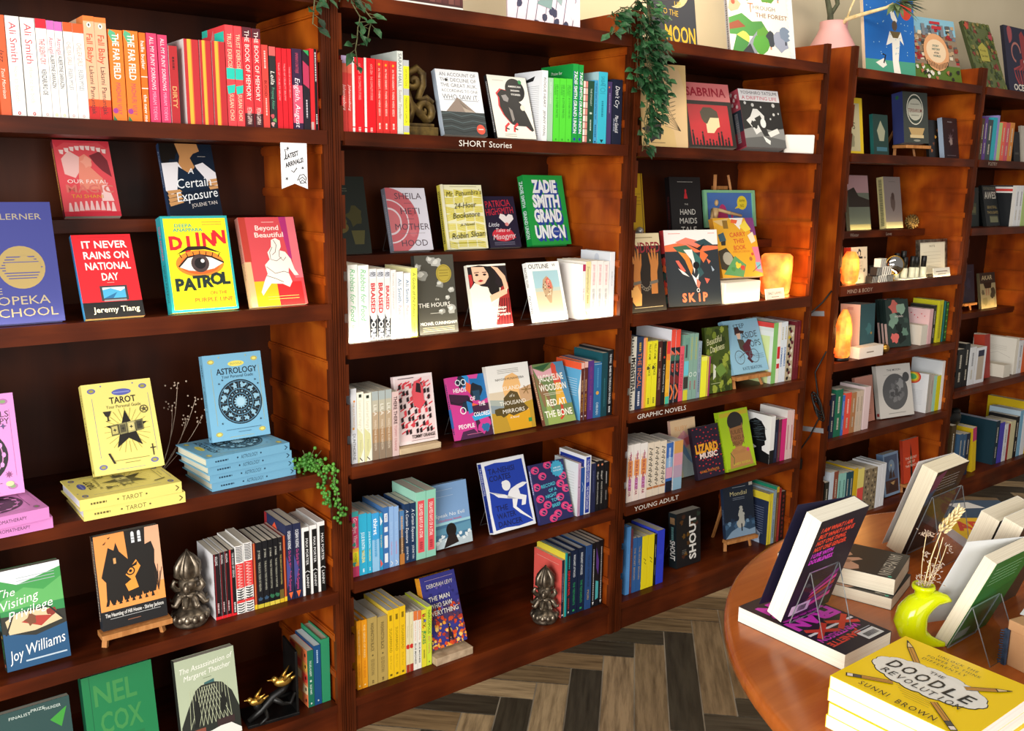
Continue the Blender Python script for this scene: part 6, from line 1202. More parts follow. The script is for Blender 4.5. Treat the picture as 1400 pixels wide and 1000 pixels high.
bookcase(.09, .956, 'leftmost tall bookcase, its top row all red and orange spines',
    [(1.762, 'full'), (1.471, 'full'), (1.277, 'half'), (1.083, 'lit'), (.695, 'full'), (.39, 'full')], .09, CZ, 1.827)
bookcase(.9993, 1.8755, 'second tall bookcase, marked Short Stories on its upper shelf',
    [(1.762, 'full'), (1.471, 'full'), (1.18, 'half'), (.986, 'lit'), (.695, 'full'), (.404, 'full')], .09, CZ, 1.827,
    [(1.471, 'SHORT Stories', 1.305, 1.466, .0145, 'chalk')])
bookcase(1.92, 2.781, 'third tall bookcase, marked for graphic novels and young adult',
    [(1.762, 'full'), (1.471, 'full'), (1.178, 'half'), (.986, 'lit'), (.695, 'full'), (.404, 'full')], .09, CZ, 1.827,
    [(.695, 'GRAPHIC NOVELS', 1.952, 2.166, .0145, 'chalk'), (.404, 'YOUNG ADULT', 1.955, 2.152, .0145, 'chalk')])
bookcase(2.958, 3.819, 'fourth tall bookcase, standing right of the gap with cables',
    [(1.765, 'full'), (1.48, 'full'), (1.195, 'half'), (1.008, 'lit'), (.733, 'full'), (.439, 'full')], .09, CZ + .02, 1.835,
    [(1.195, 'Winter', 3.265, 3.325, .013, 'chalkgrey'), (1.195, 'Love', 3.52, 3.56, .013, 'chalkgrey'), (1.008, 'MIND & BODY', 2.998, 3.16, .0145, 'chalkgrey')])
bookcase(3.86, 4.726, 'rightmost bookcase, cut off by the right edge of the photo',
    [(1.765, 'full'), (1.48, 'full'), (1.203, 'full'), (.80, 'half'), (.512, 'full')], .09, CZ + .02, 1.835,
    [(1.48, 'POETRY', 3.935, 4.01, .014, 'chalkgrey'), (.512, 'FOOD & DRINK', 3.915, 4.09, .013, 'chalkdark')])
# warm light strips lying behind the raised lips of the lit shelves
def strip(x0, x1, y, z, p, col=(1.0, .78, .42), wy=.006):
    l = bpy.data.lights.new('shelf_light_strip', 'AREA'); l.shape = 'RECTANGLE'; l.size = x1 - x0; l.size_y = wy; l.energy = p; l.color = col
    o = bpy.data.objects.new('shelf_light_strip', l); COL.objects.link(o)
    o.location = ((x0 + x1) / 2, y, z); o.rotation_euler = (rad(180 - 25), 0, 0)
strip(.12, .93, .0125, 1.086, .4, (1.0, .85, .5))
strip(1.01, 1.86, .0125, .989, .95, (1.0, .90, .70))
strip(1.95, 2.76, .0125, .989, .4)
strip(2.98, 3.80, .0125, 1.011, .35)
strip(2.98, 3.79, .178, 1.198, .25)
strip(3.88, 4.70, .180, .803, .35, (1.0, .62, .2))
# key, label, group, x, y, z, width, height, thickness, yaw, lean, roll
GROUPS = ['books on the top row of the leftmost bookcase', 'books facing out in the leftmost bookcase', 'stacked gift books on the middle shelf of the leftmost bookcase', 'books on the second lowest shelf of the leftmost bookcase', 'books on the lowest shelf of the leftmost bookcase', 'books on the top row of the second bookcase', 'books facing out in the second bookcase', 'books on the brightly lit row of the second bookcase', 'books on the third lowest row of the second bookcase', 'books on the second lowest row of the second bookcase', 'books on the bottom row of the second bookcase', 'large books standing on the bookcase tops', 'books facing out in the third bookcase', 'graphic novels in the third bookcase', 'books on the young adult shelf in the third bookcase', 'books on the bottom row of the third bookcase', 'books facing out in the fourth bookcase', 'books in the fourth bookcase', 'books in the rightmost bookcase']
BOOKS = [
('jazz','orange paperback with a thin black script word on top row of leftmost bookcase',0,.3423,.012,1.471,.1131,.1726,.017,90,0,0),
('alismith','white paperback with large red lettering, first of two, top row of leftmost bookcase',0,.3661,.012,1.471,.113,.1725,.0225,90,0,0),
('alismith','white paperback with large red lettering, second of two, top row of leftmost bookcase',0,.3911,.012,1.471,.1129,.1723,.0232,90,0,0),
('silent','white paperback with a crimson top band on top row of leftmost bookcase',0,.4101,.012,1.471,.1131,.1727,.0179,90,0,0),
('astragal','white paperback with a pink top band, first of two, top row of leftmost bookcase',0,.4233,.012,1.471,.1123,.1714,.0126,90,0,0),
('astragal','white paperback with a pink top band, second of two, top row of leftmost bookcase',0,.4369,.012,1.471,.1119,.1708,.013,90,0,0),
('chelsea','slim white paperback with orange band, first of two, top row of leftmost bookcase',0,.4542,.012,1.471,.1122,.1713,.0159,90,0,0),
('chelsea','slim white paperback with orange band, second of two, top row of leftmost bookcase',0,.4735,.012,1.471,.1118,.1706,.0187,90,0,0),
('fallbaby','tall peach paperback with a red foot, first of two, top row of leftmost bookcase',0,.4931,.012,1.471,.1224,.1869,.019,90,0,0),
('fallbaby','tall peach paperback with a red foot, second of two, top row of leftmost bookcase',0,.5142,.012,1.471,.1219,.1861,.0206,90,0,0),
('farfield','orange paperback with bold white lettering, first of two, top row of leftmost bookcase',0,.5425,.012,1.471,.1095,.1671,.0255,90,0,0),
('farfield','orange paperback with bold white lettering, second of two, top row of leftmost bookcase',0,.5713,.012,1.471,.1101,.1682,.0268,90,0,0),
('newme','bright orange paperback with a small figure mark on top row of leftmost bookcase',0,.5852,.012,1.471,.1093,.1669,.0119,90,0,0),
('sorrows','pink paperback with pale capitals, first of two, top row of leftmost bookcase',0,.6063,.012,1.471,.1099,.1678,.0191,90,0,0),
('sorrows','pink paperback with pale capitals, second of two, top row of leftmost bookcase',0,.6262,.012,1.471,.1092,.1667,.0179,90,0,0),
('dirty','short dark red book with tan letters on top row of leftmost bookcase',0,.645,.012,1.471,.1,.1481,.0167,90,0,0),
('stripe','red book with a yellow stripe, first of three, top row of leftmost bookcase',0,.6884,.012,1.471,.1074,.164,.0297,90,0,0),
('stripe','red book with a yellow stripe, second of three, top row of leftmost bookcase',0,.7133,.012,1.471,.1078,.1645,.0235,90,0,0),
('stripe','red book with a yellow stripe, third of three, top row of leftmost bookcase',0,.7424,.012,1.471,.1082,.1652,.0277,90,0,0),
('trust','tall red paperback with turquoise blocks, first of two, top row of leftmost bookcase',0,.761,.012,1.471,.1307,.1995,.0173,90,0,0),
('trust','tall red paperback with turquoise blocks, second of two, top row of leftmost bookcase',0,.7783,.012,1.471,.1304,.1991,.0162,90,0,0),
('memory','tall red book with maroon ends, first of two, top row of leftmost bookcase',0,.799,.012,1.471,.1302,.1988,.0193,90,0,0),
('memory','tall red book with maroon ends, second of two, top row of leftmost bookcase',0,.8183,.012,1.471,.1297,.1981,.0179,90,0,0),
('blood','muted red paperback with small dark capitals on top row of leftmost bookcase',0,.8338,.012,1.471,.11,.168,.0139,90,0,0),
('leila','black paperback with white script on top row of leftmost bookcase',0,.8502,.012,1.471,.1087,.166,.0142,90,0,0),
('redslim','slim scarlet paperback, first of three, top row of leftmost bookcase',0,.8633,.012,1.471,.1081,.165,.0117,90,0,0),
('redslim','slim scarlet paperback, second of three, top row of leftmost bookcase',0,.8757,.012,1.471,.1079,.1647,.0114,90,0,0),
('redslim','slim scarlet paperback, third of three, top row of leftmost bookcase',0,.8861,.012,1.471,.1082,.1652,.0095,90,0,0),
('august','dark purple paperback with a pink band on top row of leftmost bookcase',0,.9099,.012,1.471,.1092,.1668,.0223,90,0,0),
('darkpink','black paperback with a crimson patch on top row of leftmost bookcase',0,.9271,.012,1.471,.1085,.1656,.0157,90,0,0),
('redblack','last book, red and black, at right end on top row of leftmost bookcase',0,.9462,.012,1.471,.1116,.1703,.0175,90,0,0),
('fatal','pinkish red book with an open mouth of teeth, on upper ledge',1,.4562,.19,1.277,.1116,.17,.016,0,23,0),
('exposure','dark book showing a person opening a white shirt, on upper ledge',1,.6704,.19,1.277,.1187,.168,.016,0,20,0),
('topeka','deep blue book with a gold disc, at left edge of photo',1,.2552,.03,1.083,.152,.232,.03,0,14,0),
('rains','red book with a small television and black foot band',1,.4439,.03,1.083,.1137,.1765,.014,0,24.3,0),
('djinn','yellow book with a large eye and teal border',1,.61,.02,1.083,.1412,.2019,.03,0,14,0),
('beautiful','red and pink book with a seated white figure drawing',1,.7839,.025,1.083,.1306,.2021,.02,0,18.9,0),
('oils','pink book standing on two stacked pink books',1,.1662,.07,.7425,.15,.2,.025,0,11,0),
('tarot','pale yellow book with a black star, standing on its stack',1,.4522,.085,.7425,.1422,.1947,.022,0,21.1,0),
('astro','pale blue book with a black zodiac wheel, standing on its stack',1,.702,.085,.7775,.1365,.1956,.022,0,12.4,0),
('joy','green and blue book with a painted car and white script',1,.2499,.03,.39,.1168,.2,.03,0,12,0),
('hill','orange book with a black haunted house, on wooden easel',1,.4291,.016,.432,.132,.2,.022,0,9,0),
('reason','black and maroon paperback with a red foot, first of three, beside the bronze totem',3,.6804,.02,.39,.1023,.1561,.014,90,0,0),
('reason','black and maroon paperback with a red foot, second of three, beside the bronze totem',3,.6914,.02,.39,.1031,.1573,.0104,90,0,0),
('reason','black and maroon paperback with a red foot, third of three, beside the bronze totem',3,.7024,.02,.39,.1036,.1581,.0105,90,0,0),
('rules','black paperback with a red left stripe beside the bronze totem',3,.7151,.02,.39,.104,.1587,.0121,90,0,0),
('zigzag','black and white patterned paperback with red block, first of two, beside the bronze totem',3,.7351,.02,.39,.1071,.1635,.0189,90,0,0),
('zigzag','black and white patterned paperback with red block, second of two, beside the bronze totem',3,.7561,.02,.39,.1092,.1667,.0197,90,0,0),
('orangeslim','slim rust and orange book beside the bronze totem',3,.764,.02,.39,.1051,.1604,.0063,90,0,0),
('tides','black paperback with a blue smudge, first of two, beside the bronze totem',3,.7798,.02,.39,.1051,.1605,.0147,90,0,0),
('tides','black paperback with a blue smudge, second of two, beside the bronze totem',3,.7934,.02,.39,.1057,.1613,.0126,90,0,0),
('threads','black paperback with a green smudge, first of two, beside the bronze totem',3,.806,.02,.39,.1055,.1611,.0116,90,0,0),
('threads','black paperback with a green smudge, second of two, beside the bronze totem',3,.8187,.02,.39,.1059,.1617,.0117,90,0,0),
('monsters','black paperback with a gold foot beside the bronze totem',3,.8296,.02,.39,.1058,.1615,.01,90,0,0),
('orangeslim','thin orange and yellow striped book beside the bronze totem',3,.837,.02,.39,.1067,.163,.0064,90,0,0),
('vuong','dark blue paperback with pink lettering, first of two, beside the bronze totem',3,.8554,.02,.39,.1219,.1862,.017,90,0,0),
('vuong','dark blue paperback with pink lettering, second of two, beside the bronze totem',3,.876,.02,.39,.1219,.1862,.019,90,0,0),
('lanny','white book with a black spine panel, first of three, beside the bronze totem',3,.8968,.02,.39,.1122,.1713,.0183,90,0,0),
('lanny','white book with a black spine panel, second of three, beside the bronze totem',3,.9164,.02,.39,.1131,.1727,.0177,90,0,0),
('lanny','white book with a black spine panel, third of three, beside the bronze totem',3,.9371,.02,.39,.116,.177,.0187,90,0,0),
('finalist','dark teal book cut off at the bottom left corner',1,.2277,.03,.09,.135,.2,.02,0,11,0),
('nel','green cloth book with faded lettering on the bottom shelf',1,.3884,.03,.09,.145,.225,.03,0,10,0),
('thatcher','pale green book with a netted black jacket on its cover',1,.5803,.03,.09,.137,.205,.02,0,9,0),
('greenpat','green spined paperback with an orange patterned cover held by the black bookend',4,.9029,.03,.09,.1,.1505,.0166,90,0,0),
('bluetall','blue book between two green books held by the black bookend',4,.9223,.03,.09,.1036,.1582,.0183,90,0,0),
('greenplain','plain green cloth hardback held by the black bookend',4,.9462,.03,.09,.111,.1695,.0225,90,0,0),
('johannes','dull red paperback with white script, first of two, top row of second bookcase',5,1.0175,.012,1.471,.1069,.1632,.0139,90,0,0),
('johannes','dull red paperback with white script, second of two, top row of second bookcase',5,1.029,.012,1.471,.1059,.1618,.0104,90,0,0),
('complete','scarlet book with a white left strip, first of two, top row of second bookcase',5,1.059,.012,1.471,.1061,.162,.0291,90,0,0),
('complete','scarlet book with a white left strip, second of two, top row of second bookcase',5,1.089,.012,1.471,.1067,.1629,.0288,90,0,0),
('desert','red paperback with an orange dot, first of three, top row of second bookcase',5,1.107,.012,1.471,.1063,.1623,.0162,90,0,0),
('desert','red paperback with an orange dot, second of three, top row of second bookcase',5,1.1247,.012,1.471,.1057,.1614,.0168,90,0,0),
('desert','red paperback with an orange dot, third of three, top row of second bookcase',5,1.1446,.012,1.471,.1057,.1614,.0187,90,0,0),
('sarah','tall grey white hardback on top row of second bookcase',5,1.1612,.012,1.471,.1215,.1855,.0152,90,0,0),
('yellowgrey','grey paperback with yellow blocks on top row of second bookcase',5,1.1775,.012,1.471,.1093,.1668,.0151,90,0,0),
('rogue','large white hardback beside the bird book on top row of second bookcase',5,1.5955,.012,1.471,.1159,.177,.0187,90,0,0),
('palegreen','slim pale green paperback on top row of second bookcase',5,1.6142,.012,1.471,.1049,.1602,.0169,90,0,0),
('lime','vivid green paperback, first of three, top row of second bookcase',5,1.6363,.012,1.471,.1056,.1612,.0203,90,0,0),
('lime','vivid green paperback, second of three, top row of second bookcase',5,1.6585,.012,1.471,.1059,.1617,.0211,90,0,0),
('lime','vivid green paperback, third of three, top row of second bookcase',5,1.6793,.012,1.471,.1065,.1625,.0197,90,0,0),
('zadie','tall green hardback with blue shaded letters, first of two, top row of second bookcase',5,1.7004,.012,1.471,.1322,.2019,.0194,90,0,0),
('zadie','tall green hardback with blue shaded letters, second of two, top row of second bookcase',5,1.7177,.012,1.471,.1316,.2009,.0159,90,0,0),
('tile','pink and white tiled paperback on top row of second bookcase',5,1.7354,.012,1.471,.1056,.1612,.0163,90,0,0),
('dkgreen','dark green paperback on top row of second bookcase',5,1.7579,.012,1.471,.1065,.1627,.021,90,0,0),
('blueslim','slim sky blue paperback on top row of second bookcase',5,1.7713,.012,1.471,.1086,.1659,.0123,90,0,0),
('cyan','turquoise paperback on top row of second bookcase',5,1.8057,.012,1.471,.1238,.1891,.0327,90,0,0),
('purpleslim','slim purple paperback on top row of second bookcase',5,1.8239,.012,1.471,.1086,.1657,.016,90,0,0),
('dontcry','navy paperback with white handwriting on top row of second bookcase',5,1.8627,.012,1.471,.1137,.1736,.036,90,0,0),
('auk','white book with grey capitals above a dark sea',6,1.2863,.0265,1.471,.125,.1652,.018,-3,17.1,0),
('aistories','cream book with a black and red bird',6,1.4382,.015,1.471,.1255,.1647,.012,0,18.1,0),
('darkstill','dark book with dim yellow shapes behind the left post',6,1.0448,.19,1.18,.128,.195,.014,0,12,0),
('mother','white book with concentric pink half circles',6,1.2376,.19,1.18,.121,.1674,.02,0,16,0),
('penumbra','pale yellow book with rows of yellow book shapes',6,1.4033,.19,1.18,.1371,.1766,.016,0,12.6,0),
('highsmith','dark purple book with a white heart and red lettering',6,1.5517,.195,1.18,.1101,.148,.012,0,17.1,0),
('union','green book with huge white letters shaded in blue',6,1.6974,.19,1.18,.1493,.2065,.025,0,14.8,0),
('rabbits','white book with pale green script, first of two, brightest row of second bookcase',7,1.0394,.022,.986,.125,.186,.0256,90,0,0),
('rabbits','white book with pale green script, second of two, brightest row of second bookcase',7,1.0684,.022,.986,.125,.184,.0276,90,0,0),
('pork','white paperback with bold capitals, first of three, brightest row of second bookcase',7,1.0894,.022,.986,.125,.1743,.0192,90,0,0),
('pork','white paperback with bold capitals, second of three, brightest row of second bookcase',7,1.1102,.022,.986,.125,.1733,.0195,90,0,0),
('pork','white paperback with bold capitals, third of three, brightest row of second bookcase',7,1.1268,.022,.986,.125,.1725,.0154,90,0,0),
('whitecun','plain white slim paperback on brightest row of second bookcase',7,1.1424,.022,.986,.125,.1693,.0141,90,0,0),
('publib','white paperback with blue lettering, first of two, brightest row of second bookcase',7,1.1626,.022,.986,.125,.1639,.019,90,0,0),
('publib','white paperback with blue lettering, second of two, brightest row of second bookcase',7,1.1834,.022,.986,.125,.1601,.0182,90,0,0),
('guideyel','pale yellow paperback on brightest row of second bookcase',7,1.2024,.022,.986,.125,.1709,.0177,90,0,0),
('whiteback','white book leaning behind the seashell cover on brightest row of second bookcase',7,1.7541,.022,.986,.125,.1561,.0105,90,0,0),
('swamp','cream paperback with tan lettering on brightest row of second bookcase',7,1.774,.022,.986,.125,.1636,.0186,90,0,0),
('donothing','white paperback with thin print, first of three, brightest row of second bookcase',7,1.7975,.022,.986,.125,.1648,.0221,90,0,0),
('donothing','white paperback with thin print, second of three, brightest row of second bookcase',7,1.8215,.022,.986,.125,.1638,.0224,90,0,0),
('donothing','white paperback with thin print, third of three, brightest row of second bookcase',7,1.8448,.022,.986,.125,.1617,.0216,90,0,0),
('rebecca','tall white hardback at right end on brightest row of second bookcase',7,1.8657,.022,.986,.125,.187,.0187,90,0,0),
('hours','charcoal book with white petals and a gold seal',6,1.2153,.03,.986,.1151,.197,.016,0,8,0),
('pumpkin','cream book with a painted dark haired woman',6,1.3827,.03,.986,.125,.1672,.014,0,13.9,0),
('outline','white book with a seashell on sand',6,1.5858,.03,.986,.1159,.1655,.018,0,17.2,0),
('dunthorne','grey white book with black capitals, next to left post',8,1.0263,.015,.695,.1212,.185,.0151,90,0,0),
('town','cream paperback with faint lettering, first of two, in the second bookcase',8,1.0453,.015,.695,.1141,.1742,.0179,90,0,0),
('town','cream paperback with faint lettering, second of two, in the second bookcase',8,1.0662,.015,.695,.111,.1695,.0195,90,0,0),
('lila','brown and grey landscape paperback, first of three, in the second bookcase',8,1.0851,.015,.695,.1121,.1712,.0169,90,0,0),
('lila','brown and grey landscape paperback, second of three, in the second bookcase',8,1.104,.015,.695,.112,.171,.0172,90,0,0),
('lila','brown and grey landscape paperback, third of three, in the second bookcase',8,1.1224,.015,.695,.1124,.1715,.0168,90,0,0),
('therespine','pinkish white paperback with dark capitals beside the brown ones',8,1.1424,.015,.695,.1069,.1633,.0186,90,0,0),
('redbone','slim brown paperback behind the olive cover, left of two',8,1.7538,.015,.695,.1106,.1688,.0116,90,0,0),
('redbone','slim brown paperback behind the olive cover, right of two',8,1.7676,.015,.695,.1117,.1706,.0124,90,0,0),
('purple','purple paperback right of the brown pair, second bookcase',8,1.7909,.015,.695,.1123,.1715,.0211,90,0,0),
('bluegold','mid blue paperback with a gold emblem, second bookcase',8,1.821,.015,.695,.1071,.1636,.0287,90,0,0),
('darkteal','tall dark teal book, second bookcase',8,1.8448,.015,.695,.1238,.1891,.0219,90,0,0),
('blackwhale','tall black book with white capitals, second bookcase',8,1.8657,.015,.695,.1278,.195,.0198,90,0,0),
('therethere','pink book of red and black shapes, on a wooden block',6,1.1527,.03,.711,.1145,.1732,.012,0,10,0),
('heads','magenta and blue book of illustrated profiles',6,1.3253,.03,.695,.1201,.1669,.012,0,18,0),
('island','white book with a golden head silhouette landscape',6,1.4463,.028,.695,.1444,.1825,.016,0,14,0),
('redboneface','olive book with a red figure and white capitals',6,1.6119,.012,.695,.1128,.1749,.014,0,22.4,0),
('goodbye','pink, teal and orange paperback next to left post in the second bookcase',9,1.0265,.018,.404,.1109,.1694,.0174,90,0,0),
('buntin','cyan paperback with yellow lettering, first of two, in the second bookcase',9,1.0502,.018,.404,.1043,.1592,.0227,90,0,0),
('buntin','cyan paperback with yellow lettering, second of two, in the second bookcase',9,1.0626,.018,.404,.1024,.1563,.0114,90,0,0),
('thirst','blue paperback with lowercase white title in the second bookcase',9,1.0838,.018,.404,.1006,.1537,.02,90,0,0),
('tealmix','teal paperback with a yellow title in the second bookcase',9,1.0945,.018,.404,.1,.1503,.0095,90,0,0),
('blueboxes','blue paperback with white label boxes in the second bookcase',9,1.1116,.018,.404,.1065,.1626,.0159,90,0,0),
('palelilac','pale periwinkle paperback, first of two, in the second bookcase',9,1.1257,.018,.404,.1056,.1613,.0128,90,0,0),
('palelilac','pale periwinkle paperback, second of two, in the second bookcase',9,1.1402,.018,.404,.1041,.1589,.0136,90,0,0),
('brownmix','slim brown and blue paperback in the second bookcase',9,1.1562,.018,.404,.1,.1434,.0139,90,0,0),
('certain','dark blue paperback with white script, first of two, in the second bookcase',9,1.1732,.018,.404,.1039,.1586,.0158,90,0,0),
('certain','dark blue paperback with white script, second of two, in the second bookcase',9,1.1908,.018,.404,.1034,.1578,.0163,90,0,0),
('rays','mint book with a coral spine panel, first of two, in the second bookcase',9,1.2211,.018,.404,.1194,.1822,.029,90,0,0),
('rays','mint book with a coral spine panel, second of two, in the second bookcase',9,1.2514,.018,.404,.1193,.1821,.0288,90,0,0),
('lilacslim','small lilac spined book behind the blue pink cover in the second bookcase',9,1.7539,.018,.404,.1059,.1616,.0106,90,0,0),
('bluew','slim blue book beside the small lilac one in the second bookcase',9,1.7693,.018,.404,.1,.1458,.014,90,0,0),
('dancersp','white book with a royal blue spine panel in the second bookcase',9,1.7937,.018,.404,.1168,.1783,.023,90,0,0),
('navydark','dark navy book beside the royal blue one in the second bookcase',9,1.8142,.018,.404,.1,.1516,.0183,90,0,0),
('blackpeng','black paperback with an orange emblem, first of two, in the second bookcase',9,1.8295,.018,.404,.1016,.1552,.0137,90,0,0),
('blackpeng','black paperback with an orange emblem, second of two, in the second bookcase',9,1.8461,.018,.404,.1013,.1547,.0151,90,0,0),
('blackplain','short black book at right end in the second bookcase',9,1.8657,.018,.404,.1,.1469,.0177,90,0,0),
('noevil','blue seascape book with a dark head silhouette',6,1.265,.035,.404,.1169,.1703,.016,0,12,0),
('dancer','royal blue book with a white leaping figure',6,1.4504,.03,.404,.1482,.2003,.022,0,18.7,0),
('record','indigo book with pink ring shapes',6,1.6046,.016,.404,.1249,.172,.012,0,18.7,0),
('orangesp','orange hardback, first of two, on the bottom row',10,1.0339,.03,.09,.1238,.189,.012,90,0,0),
('orangesp','orange hardback, second of two, on the bottom row',10,1.0514,.03,.09,.1228,.1874,.0163,90,0,0),
('washblack','tan paperback with dark capitals, first of two, on the bottom row',10,1.0802,.03,.09,.1229,.1876,.0276,90,0,0),
('washblack','tan paperback with dark capitals, second of two, on the bottom row',10,1.1099,.03,.09,.1193,.1821,.0282,90,0,0),
('sugar','golden yellow paperback, first of three, on the bottom row',10,1.1285,.03,.09,.1258,.1921,.0169,90,0,0),
('sugar','golden yellow paperback, second of three, on the bottom row',10,1.1462,.03,.09,.1259,.1922,.0164,90,0,0),
('sugar','golden yellow paperback, third of three, on the bottom row',10,1.1641,.03,.09,.1266,.1933,.0166,90,0,0),
('creamred','cream paperback with a red foot, first of two, on the bottom row',10,1.1757,.03,.09,.1117,.1706,.0095,90,0,0),
('creamred','cream paperback with a red foot, second of two, on the bottom row',10,1.1875,.03,.09,.111,.1694,.0105,90,0,0),
('bluemad','white paperback with an orange head band, first of two, on the bottom row',10,1.2002,.03,.09,.11,.1679,.0115,90,0,0),
('bluemad','white paperback with an orange head band, second of two, on the bottom row',10,1.2126,.03,.09,.109,.1664,.0111,90,0,0),
('blackjokes','yellow paperback with brown and green capitals on the bottom row',10,1.2287,.03,.09,.1077,.1644,.0148,90,0,0),
('narco','lime paperback with green and pink capitals on the bottom row',10,1.2449,.03,.09,.1106,.1688,.015,90,0,0),
('coral','coral covered book with a dark spine behind the totem on the bottom row',10,1.7112,.03,.09,.13,.1825,.0106,90,0,0),
('tealsp','yellow covered book with a teal spine on the bottom row',10,1.7212,.03,.09,.1322,.2018,.0087,90,0,0),
('djinnsp','dark grey paperback with red capitals on the bottom row',10,1.7358,.03,.09,.1302,.1988,.0132,90,0,0),
('testaments','navy hardback with green lettering, first of two, on the bottom row',10,1.7628,.03,.09,.133,.2031,.0259,90,0,0),
('testaments','navy hardback with green lettering, second of two, on the bottom row',10,1.7927,.03,.09,.1336,.204,.0278,90,0,0),
('blueatw','steel blue book with black lettering on the bottom row',10,1.8194,.03,.09,.1346,.2055,.0235,90,0,0),
('blackwhite','black paperback with tiny white print on the bottom row',10,1.8347,.03,.09,.1364,.2082,.0139,90,0,0),
('purpteal','black book with purple and teal shapes on the bottom row',10,1.8507,.03,.09,.1367,.2088,.0146,90,0,0),
('blackwhite','last black paperback at right end on the bottom row',10,1.8657,.03,.09,.1379,.2106,.0136,90,0,0),
('mansaw','violet book with fiery orange base, on a stone block',6,1.2555,.04,.112,.113,.1956,.025,0,20.4,0),
('brick','box fronted book with a brick pattern on second bookcase top',11,1.1226,.06,1.762,.24,.25,.05,0,3,0),
('leafprint','pink white book printed with dark leaves on second bookcase top',11,1.5512,.128,1.762,.2,.26,.012,-23,5,0),
('moon','dark book with yellow capitals behind the hanging ivy',11,2.0247,.06,1.762,.19,.28,.015,0,9,0),
('forest','white picture book of green and grey trees',11,2.4184,.1,1.762,.28,.235,.016,-8.2,11,0),
('nile','bright blue picture book with a figure in white',11,3.1735,.1015,1.765,.27,.3,.014,-8.9,9,0),
('sticky','busy city picture book with a round arena',11,3.516,.1011,1.765,.28,.2626,.014,-8.4,15.7,0),
('gardenc','mottled green picture book with a plaque, on rightmost top',11,3.9763,.0765,1.765,.2,.3072,.014,-4.7,22.5,0),
('ocean','dark blue picture book with a red squid',11,4.1941,.06,1.765,.25,.29,.014,0,12,0),
('facedraw','tan book with a line drawing, half behind the ivy',12,2.0229,.086,1.471,.16,.245,.014,-14.8,9,0),
('sabrina','red and black book with a profile and crowd',12,2.2107,.0718,1.471,.19,.2057,.03,-9.6,17.4,0),
('drifting','thick black and white book with a crouching figure',12,2.4642,.0552,1.471,.175,.194,.05,-8.3,17.5,0),
('yellowold','yellow book half hidden by the left post, upper ledge',12,2.0719,.225,1.178,.125,.22,.014,0,8,0),
('handmaid','black book with white capitals on the upper ledge',12,2.3189,.22,1.178,.13,.2103,.024,-8.9,10,0),
('kindred','black book with chained hands on its cover',12,1.9493,.03,.986,.15,.235,.016,0,12,0),
('skip','charcoal book with a bright swirling shape',12,2.143,.0621,.986,.215,.2389,.02,-8.6,11,0),
('carry','mustard book of scattered objects, on a white block',12,2.4146,.0797,1.058,.185,.2033,.02,-6.1,18.9,0),
('monsterbw','pale book with black capitals on the graphic novels shelf',13,1.9636,.018,.695,.1471,.2245,.0197,90,0,0),
('incal','navy book with orange capitals on the graphic novels shelf',13,1.9922,.018,.695,.1456,.2223,.0268,90,0,0),
('pinkslim','slim orange and pink book on the graphic novels shelf',13,2.0092,.018,.695,.1422,.2171,.0154,90,0,0),
('yelcomic','yellow comic with black print, first of two, on the graphic novels shelf',13,2.0313,.018,.695,.1343,.205,.0203,90,0,0),
('yelcomic','yellow comic with black print, second of two, on the graphic novels shelf',13,2.0544,.018,.695,.1344,.2052,.0212,90,0,0),
('brownsp','dark brown book on the graphic novels shelf',13,2.075,.018,.695,.1316,.2009,.0188,90,0,0),
('blacksp','black book with a red dot on the graphic novels shelf',13,2.0932,.018,.695,.1304,.1991,.0163,90,0,0),
('rainbow','yellow and red banded book on the graphic novels shelf',13,2.1116,.018,.695,.1293,.1974,.0165,90,0,0),
('skipsp','black spine with red head and swirls, first of two, on the graphic novels shelf',13,2.1321,.018,.695,.152,.232,.0186,90,0,0),
('skipsp','black spine with red head and swirls, second of two, on the graphic novels shelf',13,2.1541,.018,.695,.1508,.2302,.0201,90,0,0),
('pinkred','rose paperback with dark capitals on the graphic novels shelf',13,2.1743,.018,.695,.1149,.1754,.0182,90,0,0),
('tealyel','patchwork teal and yellow spine on the graphic novels shelf',13,2.1967,.018,.695,.1378,.2104,.0204,90,0,0),
('palesage','pale sage book, first of two, on the graphic novels shelf',13,2.2172,.018,.695,.1396,.2131,.0189,90,0,0),
('palesage','pale sage book, second of two, on the graphic novels shelf',13,2.2379,.018,.695,.1384,.2113,.0191,90,0,0),
('greysp','blue grey book on the graphic novels shelf',13,2.2553,.018,.695,.1205,.1839,.0157,90,0,0),
('yellim','short bright yellow book on the graphic novels shelf',13,2.2855,.018,.695,.1,.1319,.0261,90,0,0),
('magyel','short magenta and yellow book on the graphic novels shelf',13,2.3011,.018,.695,.1,.1296,.0136,90,0,0),
('greenfold','pale green spine behind the cyclist cover on the graphic novels shelf',13,2.643,.018,.695,.1383,.2112,.0239,90,0,0),
('redwhite','white spine with red blocks on the graphic novels shelf',13,2.6607,.018,.695,.1388,.2119,.0156,90,0,0),
('bluewhite','white spine with blue capitals, first of two, on the graphic novels shelf',13,2.6784,.018,.695,.1379,.2105,.0161,90,0,0),
('bluewhite','white spine with blue capitals, second of two, on the graphic novels shelf',13,2.6963,.018,.695,.1386,.2116,.0162,90,0,0),
('camo','black and maroon patterned spine on the graphic novels shelf',13,2.7362,.018,.695,.127,.1939,.0378,90,0,0),
('darkred','dark red book, first of two, on the graphic novels shelf',13,2.7546,.018,.695,.1355,.2069,.0159,90,0,0),
('darkred','dark red book, second of two, on the graphic novels shelf',13,2.7712,.018,.695,.1363,.2081,.0149,90,0,0),
('cloudgreen','mossy green book with cream script lettering',12,2.3153,.03,.695,.118,.215,.012,0,9,0),
